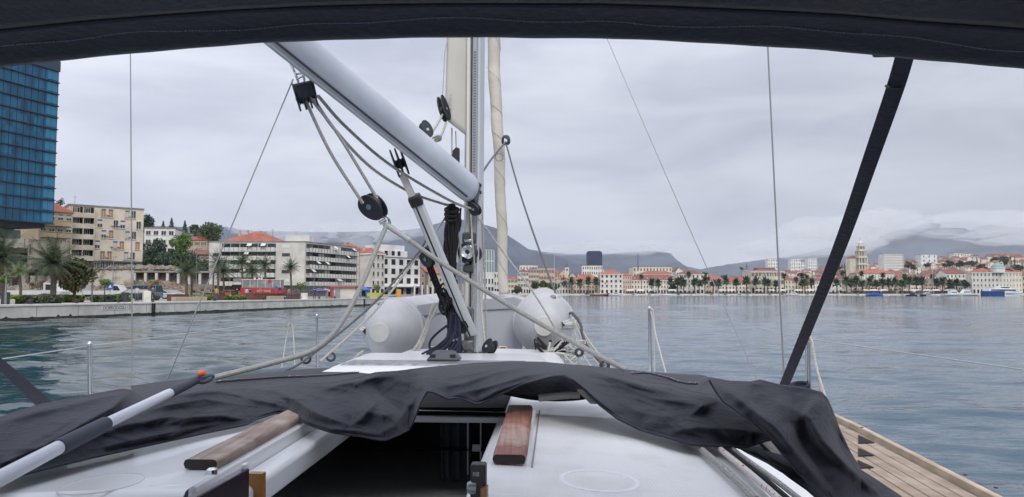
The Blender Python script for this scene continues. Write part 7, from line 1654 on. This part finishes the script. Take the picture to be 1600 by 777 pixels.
for px, py, f, lab in ((478, 561, 3.25, 'small black ring block on the dark port line'), (517, 558, 3.6, 'small black ring block on the pale port line'), (905, 551, 4.0, 'black ring block on the starboard lashing'), (945, 571, 3.6, 'black ring block at the canvas edge to starboard')):
    root = empty('ring_block', BD(px, py, f), 0, lab, 'ring block', RB); ax = (-BFW + BRT * .3 + BUP * .2).normalized()
    MB().lathe(BD(px, py, f) - ax * .012, ax, [(0, .014), (0, .024), (.012, .020), (.024, .024), (.024, .014), (0, .014)], 18, cap=False).build('ring', m_black, root, smooth=True)

# dinghy on the foredeck
dg = empty('inflatable_dinghy', B(-.6, 5.2, -.55), 0, 'grey inflatable dinghy lashed upright on the foredeck with blunt cone ends', 'inflatable dinghy')
TUB = []
for cx, cy, rad, nm in ((-1.08, -.335, .198, 'p'), (-.088, -.292, .198, 's')):
    s = -1 if nm == 'p' else 1
    ax = (BFW * 1.0 + BRT * (-s * .02)).normalized(); c = B(cx, 4.80, cy)
    prof = [(-.34, .004), (-.338, .050), (-.335, .060), (-.30, .088), (-.20, .142), (-.10, .178), (-.03, .193), (.03, rad), (.6, rad), (1.3, rad), (1.9, rad), (2.3, rad * .95)]
    t = MB().lathe(c, ax, prof, 48, cap=False).build('tube', m_rubber, dg, smooth=True, ang=60)
    MB().lathe(c, ax, [(-.341, .062), (-.347, .058), (-.349, .002)], 32, cap=False).build('end_cap', m_rubl, t, smooth=True)
    for q in (-.005, .10): MB().lathe(c + ax * q, ax, [(-.012, rad - .004), (-.010, rad + .004), (.010, rad + .004), (.012, rad - .004)], 48, cap=False).build('seam_tape', mat('seam_tape', 'b7b8bb', .5), t, smooth=True)
    # rubbing strake along the outer side
    def pt(a, y, rr): 
        u_ = ax.orthogonal(); w1 = (BRT - ax * BRT.dot(ax)).normalized(); w2 = ax.cross(w1); w2 = w2 if w2.z > 0 else -w2
        return c + ax * y + w1 * (s * math.cos(a) * rr) + w2 * (math.sin(a) * rr)
    rows = []
    for y in (-.27, -.2, -.1, 0, .4, 1, 1.9):
        rr = lerpt([(p[0], p[1]) for p in prof], y); rows.append([pt(a, y, rr + dr) for a, dr in ((-.16, .002), (-.13, .012), (-.05, .013), (-.02, .022), (.06, .022), (.09, .013), (.17, .012), (.2, .002))])
    MB().grid(rows).build('rubbing_strake', m_rubl, t, smooth=True, ang=40)
# transom and floor between the tubes
tr_ = MB(); pl = [BD(628, 556, 4.9), BD(640, 498, 4.9), BD(652, 476, 4.9), BD(690, 471, 4.9), BD(805, 463, 4.9), BD(822, 470, 4.9), BD(815, 556, 4.9)]
tr_.prism(pl, BFW * .04); tro = tr_.build('transom', mat('transom_grey', 'a4a6ac', .45, c2='999ba1', vs=2, amt=.8), dg, bevel=.006)
MB().prism([BD(645, 497, 4.885), BD(652, 477, 4.885), BD(690, 472, 4.885), BD(805, 464, 4.885), BD(812, 482, 4.885), BD(700, 487, 4.885)], BFW * .012).build('transom_pad', mat('pad_grey', '94969b', .55), tro, bevel=.003)
g = MB(); rows = []
for i in range(9):
    f = 4.92 + 2.0 * i / 8; rows.append([B(-.98, f, -.30 + .05 * i / 8), B(-.6, f, -.20 + .07 * math.sin(i)), B(-.2, f, -.26 + .05 * i / 8)])
g.grid(rows).build('folded_cover', m_rubl, dg, smooth=True, solid=.02)
for px in (676, 786):
    p = BD(px, 543.5, 4.87); w = MB(); w.box(p, (.055, .012, .020), ax=(BRT, BFW, BUP)); wo = w.build('drain_plate', m_white, tro, bevel=.004)
    w = MB(); w.box(p - BFW * .008, (.034, .006, .010), ax=(BRT, BFW, BUP)); w.build('drain_slot', mat('rusty_slot', '8d5a44', .6), wo)
g = MB(); g.lathe(BD(666, 549, 4.88), -BFW, [(0, .009), (.004, .009)], 14); g.build('plug', m_black, tro)

# ------------------------------------------------------------------ folded sprayhood: black canvas over the cabin top
TOP = [(-60, 668), (0, 652), (60, 633), (130, 619), (200, 604), (230, 600), (255, 596), (300, 591), (400, 584), (480, 577), (560, 573), (640, 570), (740, 567), (800, 564), (850, 567), (920, 572), (1000, 580), (1060, 585), (1095, 586), (1108, 590), (1120, 602), (1130, 612)]
MID = [(-60, 668), (0, 652), (60, 633), (130, 619), (190, 608), (206, 610), (225, 622), (250, 616), (300, 608), (340, 603), (400, 602), (430, 600), (466, 595), (482, 599), (520, 597), (560, 589), (588, 582), (620, 580), (660, 575), (740, 568), (800, 565), (850, 566), (880, 569), (920, 575), (975, 587), (1010, 597), (1045, 600), (1070, 608), (1100, 614), (1130, 618), (1205, 640)]
BOT = [(-60, 775), (0, 752), (60, 736), (150, 714), (260, 690), (330, 675), (370, 667), (385, 664), (400, 656), (430, 646), (452, 646), (480, 664), (520, 677), (560, 681), (600, 689), (622, 680), (640, 671), (648, 655), (656, 632), (667, 612), (676, 613), (700, 624), (718, 622), (746, 633), (775, 620), (815, 601), (862, 589), (880, 588), (896, 596), (915, 612), (935, 632), (965, 655), (1000, 672), (1080, 695), (1130, 698), (1165, 700), (1200, 688)]
# crests run left to right: the cloth falls away steeply below them; (polyline of pixels, height m, width px)
RID = [
 ([(380, 606), (430, 611), (460, 624), (490, 644), (520, 656), (548, 665)], .026, 10), ([(548, 665), (566, 655), (578, 640), (588, 628)], .016, 8), ([(380, 622), (430, 631), (468, 644)], .018, 8), ([(395, 650), (440, 641), (470, 654), (510, 670), (560, 675), (600, 683)], .012, 5),
 ([(500, 612), (530, 602), (552, 598), (560, 604)], .013, 7), ([(550, 606), (575, 592), (600, 584), (640, 578)], .020, 9), ([(586, 596), (596, 618), (622, 640), (634, 644)], -.022, 12), ([(590, 680), (618, 665), (636, 640), (655, 612)], .014, 7), ([(560, 640), (600, 650), (630, 640)], .010, 10),
 ([(668, 608), (720, 600), (780, 582), (840, 570)], .022, 10), ([(700, 619), (760, 606), (820, 588), (875, 580)], .020, 8), ([(690, 592), (740, 584), (790, 573)], .012, 7), ([(745, 628), (775, 612), (820, 596)], .012, 5),
 ([(868, 571), (893, 590), (925, 618), (962, 648)], .018, 7), ([(900, 574), (960, 592), (1030, 610), (1080, 622)], .020, 11), ([(960, 600), (1020, 622), (1085, 632), (1120, 640)], .016, 10), ([(1076, 652), (1100, 634), (1122, 626)], .014, 6), ([(1040, 676), (1090, 668), (1150, 672), (1200, 678)], .016, 10), ([(960, 625), (1000, 645), (1060, 655)], .012, 12), ([(1110, 650), (1130, 668), (1150, 690)], .010, 8),
 ([(0, 662), (60, 645), (130, 630), (190, 614)], .012, 10), ([(0, 726), (70, 697), (130, 663), (175, 638), (204, 612)], .030, 7), ([(120, 690), (200, 664), (260, 652), (340, 655)], .018, 10), ([(210, 650), (260, 634), (320, 624), (380, 634)], .020, 9), ([(230, 634), (280, 618), (340, 612), (390, 620)], .014, 7),
 ([(245, 668), (300, 652), (345, 650), (385, 656)], .016, 7), ([(150, 702), (230, 684), (300, 670), (350, 660)], .012, 5), ([(20, 705), (70, 680), (120, 655)], .010, 12), ([(256, 690), (276, 668), (290, 642)], .010, 9)]
_r = random.Random(77)
for _k in range(120):
    _x = _r.uniform(-40, 1180); _t, _b = lerpt(MID, _x), lerpt(BOT, _x); _y = _t + (_b - _t) * _r.uniform(.1, .95); _a = _r.gauss(-.35 if _x < 380 else .45 if _x < 640 else -.3 if _x < 860 else .5, .45); _l = _r.uniform(12, 45)
    RID.append(([(_x - _l * math.cos(_a), _y - _l * math.sin(_a) * .6), (_x, _y + _r.uniform(-2, 2)), (_x + _l * math.cos(_a), _y + _l * math.sin(_a) * .6)], _r.uniform(.0012, .0038), _r.uniform(3, 7)))
def seg_d(px, py, a, b):
    vx, vy = b[0] - a[0], b[1] - a[1]; L2 = vx * vx + vy * vy; t = np.clip(((px - a[0]) * vx + (py - a[1]) * vy) / L2, 0, 1); return np.hypot(px - a[0] - t * vx, py - a[1] - t * vy), t
def ridge_field(px, py, R):
    h = np.zeros_like(px)
    for poly, amp, w in R:
        d = np.full_like(px, 1e9); tt = np.zeros_like(px); sd_ = np.zeros_like(px); n = len(poly) - 1
        for i in range(n):
            a, b = poly[i], poly[i + 1]
            di, t = seg_d(px, py, a, b); k = di < d - 1e-6; d = np.where(k, di, d); tt = np.where(k, (i + t) / n, tt); sd_ = np.where(k, np.sign((b[0] - a[0]) * (py - a[1]) - (b[1] - a[1]) * (px - a[0])), sd_)
        ends = np.sin(np.pi * np.clip(tt, .02, .98)) ** .7
        f_up = np.exp(-(d / (w * 2.0)) ** 1.3); f_dn = np.exp(-(d / (w * .75)) ** 1.5)
        h += amp * np.where(sd_ > 0, f_dn, f_up) * ends
    return h
def nz(px, py, sx, sy, seed): return np.array([mnoise.noise(Vector((a * sx, b * sy, seed))) for a, b in zip(px.ravel(), py.ravel())]).reshape(px.shape)
def cloth(xs, top, bot, R, ubase, nv, seed, noise_amp=.010, edge_roll=.012):
    PX = np.repeat(xs[:, None], nv + 1, 1); T = np.repeat(np.array([lerpt(top, x) for x in xs])[:, None], nv + 1, 1); Bo = np.repeat(np.array([lerpt(bot, x) for x in xs])[:, None], nv + 1, 1)
    V = np.repeat(np.linspace(0, 1, nv + 1)[None, :], len(xs), 0); PY = T + (Bo - T) * V
    H = ridge_field(PX, PY, R) + noise_amp * nz(PX, PY, .016, .030, seed) + noise_amp * .35 * nz(PX + .6 * PY, PY, .05, .06, seed + 3)
    H *= np.clip(V * 12, .3, 1) * np.clip((1 - V) * 14, .45, 1)
    rows = []
    for i in range(len(xs)):
        row = []
        for j in range(nv + 1):
            p = EYE + ray(PX[i, j], PY[i, j]) * (ubase(xs[i], V[i, j], PX[i, j], PY[i, j]) - 2.8 * H[i, j]); row.append(p)
        rows.append(row)
    return np.array([[list(p) for p in r] for r in rows])
hood = empty('folded_sprayhood', B(-.3, 2.5, -.43), 0, 'crumpled black canvas sprayhood folded down across the whole cabin top', 'sprayhood')
def dplane(px, py, u): r_ = ray(px, py); return u / r_.dot(BUP)
def ub(x, v, px, py):
    yb = lerpt(BOT, x); yr = yb if x < 640 else max(yb, lerpt([(640, 672), (700, 660), (860, 655), (1000, 672), (1205, 700)], x)); yr = min(yr, 790)
    db = dplane(x, yr, -.428 - .02 * sst(1000, 1200, x)) - .02
    return db + lerpt([(-60, .34), (200, .34), (420, .33), (700, .40), (1000, .38), (1205, .25)], x) * (1 - v) ** .85 - .05 * math.sin(math.pi * v) * 1.0
xs = np.linspace(-60, 1205, 620)
Q = cloth(xs, MID, BOT, RID, ub, 96, 1.5, .006)
MB().grid([[tuple(p) for p in r] for r in Q]).build('canvas', m_canvas, hood, smooth=True, ang=180, solid=.003)
# rear strip with the zip, lying lower behind the front sheet
def ub2(x, v, px, py): return dplane(px, py, -.398 - .010 * v) + .01 * math.sin(x * .03)
xr = np.linspace(205, 1130, 300); M2 = [(x, y + 9) for x, y in MID if x < 1100] + [(1130, 640)]
RID2 = [([(240, 606), (320, 597), (400, 591), (520, 585), (620, 577)], .010, 4), ([(980, 583), (1040, 592), (1090, 598)], .012, 4), ([(1088, 612), (1100, 596), (1112, 594), (1120, 606)], .02, 6), ([(700, 571), (800, 569), (880, 572)], .006, 4)]
Qr = cloth(xr, TOP, M2, RID2, ub2, 30, 4.5, .003)
MB().grid([[tuple(p) for p in r] for r in Qr]).build('rear_strip', m_canvas, hood, smooth=True, ang=180, solid=.003)
# shadowy inner cloth seen through the arch above the grey batten
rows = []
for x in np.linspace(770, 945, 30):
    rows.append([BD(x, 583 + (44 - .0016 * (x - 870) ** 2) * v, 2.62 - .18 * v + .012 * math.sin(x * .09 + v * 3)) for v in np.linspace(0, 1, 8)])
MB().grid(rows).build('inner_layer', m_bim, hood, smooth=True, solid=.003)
# lower layer closing the cloth towards the bow, so it has a back
back = []
for src in (Q[:130], Qr): back.append([[tuple(p[0]), tuple(Vector(p[0]) - BUP * .02 + BFW * .02), tuple(Vector(p[0]) - BUP * .075 + BFW * .02)] for p in src[::4]])
for bk in back: MB().grid(bk).build('rear_fold', m_canvas, hood, smooth=True, ang=180, solid=.004)
# hem piping along the hanging edge
ed = [Vector(Q[i, -1]) for i in range(0, len(xs), 3)]
MB().tube(ed, .0026, 6).build('hem', m_canvas, hood, smooth=True)
# zips: small toothed lines lying on the cloth
def on_cloth(px, py, up=.004):
    i = int(np.clip(np.searchsorted(xr, px), 1, len(xr) - 1)); t, b = lerpt(TOP, px), lerpt(M2, px); j = int(np.clip((py - t) / (b - t) * 30, 0, 30)); return Vector(Qr[i, j]) + BUP * up - BFW * .003
def zipper(pts, n):
    P2 = cr([Vector((x, y, 0)) for x, y in pts], 40); g = MB(); tape = MB(); tape.tube([on_cloth(p.x, p.y, .001) for p in P2[::3]], .0055, 6, flat=.5)
    o = tape.build('zip_tape', m_black, hood, smooth=True)
    for p in P2: g.box(on_cloth(p.x, p.y, .0085), (.003, .006, .003), ax=(BRT, BFW, BUP))
    g.build('zip_teeth', mat('zip_grey', 'b0b2bb', .5), o)
zipper([(335, 599), (400, 594), (450, 591), (500, 589), (560, 584)], 0)
zipper([(985, 585), (1010, 585), (1040, 592), (1065, 600), (1088, 602)], 0)

# right-hand flap hanging over the side deck
flap = []
FT = [(1108, 590), (1140, 596), (1172, 597), (1188, 594), (1220, 602), (1260, 607), (1283, 613), (1292, 622), (1300, 640), (1312, 672), (1328, 706), (1345, 735), (1372, 752), (1402, 772), (1440, 800)]
FB = [(1108, 594), (1118, 612), (1130, 628), (1150, 642), (1170, 656), (1190, 672), (1204, 686), (1215, 700), (1232, 722), (1250, 742), (1270, 762), (1300, 800), (1330, 830), (1380, 850), (1440, 870)]
FR = [([(1120, 600), (1160, 628), (1210, 668), (1245, 710), (1290, 765)], .022, 12), ([(1280, 620), (1262, 650), (1285, 690), (1325, 730), (1380, 780)], .030, 12), ([(1262, 652), (1235, 640), (1190, 618)], .012, 16), ([(1245, 615), (1235, 660), (1265, 715), (1310, 775)], -.020, 16), ([(1180, 600), (1175, 625), (1200, 650)], -.012, 12), ([(1300, 660), (1312, 700), (1345, 745)], -.018, 8)]
fx = np.linspace(1108, 1440, 190); 
def fu(x, v, px, py): return lerpt([(1108, 2.13), (1180, 2.05), (1260, 2.0), (1320, 1.95), (1440, 1.85)], x) - .22 * v - .03 * math.sin(math.pi * v)
Q2 = cloth(fx, FT, FB, FR, fu, 70, 8.5, .010)
o = MB().grid([[tuple(p) for p in r] for r in Q2]).build('side_flap', m_canvas, hood, smooth=True, ang=180, solid=.004)
MB().tube([Vector(Q2[i, -1]) for i in range(0, 190, 3)], .0026, 6).build('hem', m_canvas, hood, smooth=True)
# dark inner layer of the hood lying below the flap, towards the bow
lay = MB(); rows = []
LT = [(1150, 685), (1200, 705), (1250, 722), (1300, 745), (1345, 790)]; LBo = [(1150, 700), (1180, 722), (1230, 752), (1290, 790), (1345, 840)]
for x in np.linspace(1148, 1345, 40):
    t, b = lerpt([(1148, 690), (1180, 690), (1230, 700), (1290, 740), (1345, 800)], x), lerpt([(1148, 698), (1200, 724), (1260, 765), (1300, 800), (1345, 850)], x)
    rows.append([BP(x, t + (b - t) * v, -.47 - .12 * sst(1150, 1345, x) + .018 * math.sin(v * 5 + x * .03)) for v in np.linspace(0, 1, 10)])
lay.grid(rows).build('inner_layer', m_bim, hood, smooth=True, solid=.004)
# grey batten sleeve and white corner visible under the hood
g = MB(); g.tube(cr([BD(842, 622, 2.35), BD(880, 618, 2.35), BD(905, 617, 2.36)], 4), [.0125] * 9, 10); g.build('hood_bow', mat('grey_sleeve', 'b3b2ad', .6), hood, smooth=True)
g = MB(); g.prism([BD(902, 611, 2.34), BD(912, 612, 2.34), BD(932, 632, 2.33), (BD(922, 631, 2.33))], BUP * .006); g.build('sleeve_patch', mat('pale_patch', 'b5b5ae', .7), hood)

# ropes along the starboard cabin edge
SG = 'control lines along the starboard cabin edge'
m_redf = mat('red_fleck_rope', 'c9c4bf', .85, c2='9b3c48', vs=75, amt=1.0, lo=.62, hi=.66, bump=.4, bs=300, bdist=.002)
for lab, x0, y0, x1, y1, r, m in (('grey flecked control line nearest the white roof', 1092, 699, 1182, 781, .0085, m_ropeg), ('white control line with red flecks beside the grey one', 1122, 699, 1218, 781, .0075, m_redf), ('thin dark control line outside the red-flecked one', 1136, 701, 1238, 785, .0055, m_ropek), ('pale braided line on the outer cabin shoulder', 1150, 706, 1262, 790, .0062, m_ropeg)):
    rope('control_line', lab, [BP(x0 - 40, y0 - 36, -.444), BP(x0, y0, -.445), BP((x0 + x1) / 2 + 2, (y0 + y1) / 2, -.447), BP(x1, y1, -.45)], r, m, SG)
g = MB(); g.prism([BP(1178, 688, -.46), BP(1196, 684, -.46), BP(1216, 702, -.49), BP(1222, 716, -.50), BP(1206, 716, -.50)], BUP * .012); tag(g.build('winch_handle_pocket', mat('tan_vinyl', 'a79c8a', .5, c2='877d6d', vs=30, amt=.8), bevel=.004), 'crumpled tan pouch showing under the canvas flap', 'pouch')

# ------------------------------------------------------------------ boathook lying on the canvas
bh = empty('boat_hook', BD(150, 670, 1.9), 0, 'telescopic boat hook with white tube, grey grips and orange tip on the canvas', 'boat hook')
def bhp(t):    # pixel line of the pole: t from 0 (left edge) to 1 (tip)
    return [( -70, 790, 1.36), (0, 742, 1.48), (95, 694, 1.66), (165, 660, 1.84), (268, 608, 2.20), (300, 594, 2.36)][t]
def bseg(a, b, r0, r1, name, m, par=bh, n=20): 
    A_, B_ = BD(*a), BD(*b); g = MB(); g.tube([A_, A_.lerp(B_, .03), A_.lerp(B_, .97), B_], [r0 * .93, r0, r1, r1 * .93], n); return g.build(name, m, par, smooth=True, ang=50)
m_bhw = mat('white_tube', 'c6c9d2', .3, coat=.3); m_bhg = mat('grey_grip', '3b3f4b', .7)
bseg((-60, 779, 1.22), (94, 698, 1.50), .0158, .0150, 'white_tube', m_bhw)
bseg((92, 699, 1.495), (166, 662, 1.66), .0182, .0172, 'foam_grip', m_bhg)
bseg((164, 663, 1.655), (268, 613, 1.96), .0132, .0128, 'white_tube', m_bhw)
bseg((265, 614, 1.95), (300, 597, 2.09), .0150, .0135, 'hook_socket', m_bhg)
g = MB(); g.tube(cr([BD(296, 599, 2.08), BD(312, 592, 2.14), BD(326, 589, 2.20), BD(333, 588, 2.22)], 5), [.0135 - .007 * k / 15 for k in range(16)], 12); hk = g.build('hook_head', m_bhg, bh, smooth=True)
g = MB(); g.tube(cr([BD(308, 595, 2.12), BD(318, 597, 2.13), BD(330, 592, 2.16)], 5), .007, 8); g.build('hook_prong', m_bhg, hk, smooth=True)
g = MB(); g.lathe(BD(310, 585, 2.12), (BRT * .9 + BUP * .25), [(0, .006), (.003, .0085), (.018, .008), (.021, .004)], 14); g.build('orange_tip', mat('orange_plastic_tip', 'd4602f', .45), hk, smooth=True)

# ------------------------------------------------------------------ bimini overhead with hem, stitching and straps
bim = empty('bimini', B(0, .6, .5), 0, 'dark navy bimini canopy overhead with a stitched front hem', 'bimini')
HEM = [(-500, 170), (-300, 135), (-100, 107), (0, 95), (90, 86), (200, 74), (300, 66), (400, 59), (500, 54), (600, 51), (700, 50), (800, 50), (940, 51), (1060, 56), (1200, 63), (1300, 70), (1400, 80), (1500, 88), (1600, 97), (1720, 112), (1900, 138), (2100, 170)]
def hem_f(px): return 1.30 - .00000018 * (px - 780) ** 2
hp = [(px, BD(px, lerpt(HEM, px), hem_f(px))) for px in range(-500, 2101, 20)]
def sect(px, p, prof): return [p + BFW * a + BUP * b for a, b in prof]
# sleeve: bulging under-edge, then panel back over the cockpit
rows = []
for px, p in hp:
    w = .0006 * math.sin(px * .02) + .0004 * math.sin(px * .051)
    prof = [(.040, .035), (.036, .012), (.022, -.002 + w), (.006, -.0035), (-.006, 0), (-.020, .006 + w), (-.05, .013), (-.075, .017 + w), (-.085, .018)]
    rows.append(sect(px, p, prof))
MB().grid(rows).build('front_hem', m_bim, bim, smooth=True, ang=180, solid=.003)
rows = []
for px, p in hp:
    w = .002 * math.sin(px * .013); rows.append(sect(px, p, [(-.083, .022), (-.10, .0235 + w), (-.3, .06 + w), (-.8, .11), (-1.3, .12), (-1.7, .09)]))
MB().grid(rows).build('underside_panel', m_bim2, bim, smooth=True, ang=180, solid=.003)
rows = []
for px, p in hp: rows.append(sect(px, p, [(.040, .036), (.0, .055), (-.3, .10), (-.8, .15), (-1.3, .15), (-1.7, .11)]))
MB().grid(rows).build('top_panel', m_bim, bim, smooth=True, ang=180, solid=.003)
g = MB()
for k in range(0, 520):
    px = -60 + k * 3.3 + (k % 3); p = BD(px, lerpt(HEM, px), hem_f(px)); off = -.036 - .006 * math.sin(px * .011) - .004 * math.sin(px * .027 + 1) - .001 * (k % 2)
    sink = .0009 if math.sin(px * .0171) + math.sin(px * .0431 + 2) < -.35 else 0
    q = p + BFW * off + BUP * (lerpt([(-.085, .018), (-.05, .013), (-.020, .006)], off) - .0026 + sink); g.box(q, (.0034, .0016, .0008), ax=((BRT + BFW * (.5 if k % 2 else -.5)).normalized(), (BFW - BRT * (.5 if k % 2 else -.5)).normalized(), BUP))
g.build('stitching', mat('pale_thread', '5d647c', .8), bim)
g = MB(); c = BD(1416, 84, 1.29); g.box(c + BUP * .005, (.10, .04, .012), ax=(BRT, BFW, BUP)); g.build('strap_patch', m_bim, bim, bevel=.004)
def strap(label, pts, w0, w1):
    P2 = cr(pts, 10); g = MB(); n = len(P2)
    rows = []
    for i, p in enumerate(P2):
        d = (P2[min(i + 1, n - 1)] - P2[max(0, i - 1)]).normalized(); v = (EYE - p).normalized(); s = d.cross(v).normalized(); w = (w0 + (w1 - w0) * i / n) / 2; k = d.cross(s).normalized() * .003
        rows.append([p - s * w - k, p - s * w * .5 - k * 1.6, p + s * w * .5 - k * 1.6, p + s * w - k, p + s * w + k, p - s * w + k, p - s * w - k])
    o = g.grid(rows).build('bimini_strap', canvas_mat('strap_webbing', '0f142b', '0c1024'), smooth=True, ang=40); return tag(o, label, 'strap', 'black bimini straps')
strap('long dark strap slanting from the bimini down to the starboard deck', [BD(1416, 80, 1.30), BD(1398, 140, 1.40), BD(1360, 250, 1.62), BD(1318, 370, 1.95), BD(1275, 480, 2.35), BD(1223, 608, 2.9)], .030, .034)
strap('short dark strap crossing the left edge down to the port deck', [BD(-80, 510, 2.2), BD(-10, 560, 2.5), BD(35, 600, 2.75), BD(72, 634, 3.0)], .020, .052)
g = MB(); [g.tube(cr([BD(1384 + 4 * k, 134 + 3 * k, 1.39), BD(1392, 138, 1.38), BD(1408, 137, 1.38)], 4), .0025, 5) for k in range(2)]; tag(g.build('strap_thread', m_black), 'loose thread tied round the starboard strap near the top', 'thread')

# oar-lock patches, seams and grab line on the dinghy
for cx, cy, s in ((-1.08, -.335, -1), (-.088, -.292, 1)):
    g = MB(); g.tube(cr([B(cx + s * .10, 4.75 + .1 * k, cy + .168 + (.012 if k % 2 else 0)) for k in range(9)], 4), .004, 6); g.build('grab_line', m_ropew, dg, smooth=True)
    g = MB(); g.lathe(B(cx + s * .06, 4.70, cy + .165), (BUP - BFW * .5), [(0, .02), (.01, .019), (.012, .008)], 16); g.build('valve', mat('valve_grey', '6f7174', .5), dg, smooth=True)
# ------------------------------------------------------------------ air: haze box and the low cloud lying on the crests
def vol_mat(name, dens, col, aniso=0.0):
    m = bpy.data.materials.new(name); m.use_nodes = True; nt = m.node_tree
    nt.nodes.remove(nt.nodes['Principled BSDF'])
    v = nt.nodes.new('ShaderNodeVolumePrincipled'); v.inputs['Color'].default_value = col; v.inputs['Density'].default_value = dens; v.inputs['Anisotropy'].default_value = aniso
    nt.links.new(v.outputs[0], nt.nodes['Material Output'].inputs['Volume']); return m
hz = MB().bx(-14000, 14000, -900, 14500, -4.5, 1150)
ho = hz.build('haze', vol_mat('haze_air', HAZE, (0.90, 0.93, 1.0, 1))); tag(ho, kind='stuff', label='thin pale sea haze over the bay and mountains')
def cloud(seed, lumps, dens):
    rnd = random.Random(seed); bm = bmesh.new()
    for (px, py, Y, rx, ry, rz) in lumps:
        c = A(px, py, Y); r = bmesh.ops.create_icosphere(bm, subdivisions=4, radius=1)
        for v in r['verts']:
            n = 1 + .34 * mnoise.fractal(v.co * 1.7 + Vector((seed, px * .01, 0)), 1.0, 2.0, 4); v.co = Vector((c.x + v.co.x * rx * n, c.y + v.co.y * ry * n, c.z + v.co.z * rz * n))
    me = bpy.data.meshes.new('low_cloud'); bm.to_mesh(me); bm.free(); me.materials.append(vol_mat('cloud_vapour', dens, (1, 1, 1, 1), .2)); o = link('low_cloud', me)
    o.visible_shadow = True; tag(o, kind='stuff', label='low ragged cloud lying on the mountain crests')
cloud(3, [(455, 366, 5600, 230, 300, 70), (520, 362, 5700, 320, 300, 75), (585, 366, 5600, 260, 300, 60), (640, 362, 5800, 160, 260, 40), (400, 362, 5700, 200, 300, 50), (560, 380, 5500, 120, 200, 60), (490, 378, 5500, 100, 200, 45)], CLOUD)
cloud(6, [(1290, 372, 7400, 560, 700, 190), (1370, 352, 7600, 420, 700, 160), (1530, 352, 7300, 700, 600, 130), (1600, 366, 7200, 500, 600, 110), (1470, 364, 7300, 180, 300, 40), (1690, 350, 7400, 700, 600, 200), (1230, 388, 7600, 500, 600, 90)], CLOUD)
cloud(9, [(975, 386, 7000, 520, 500, 75), (900, 391, 7000, 330, 400, 50), (1035, 388, 7100, 200, 300, 45)], CLOUD)
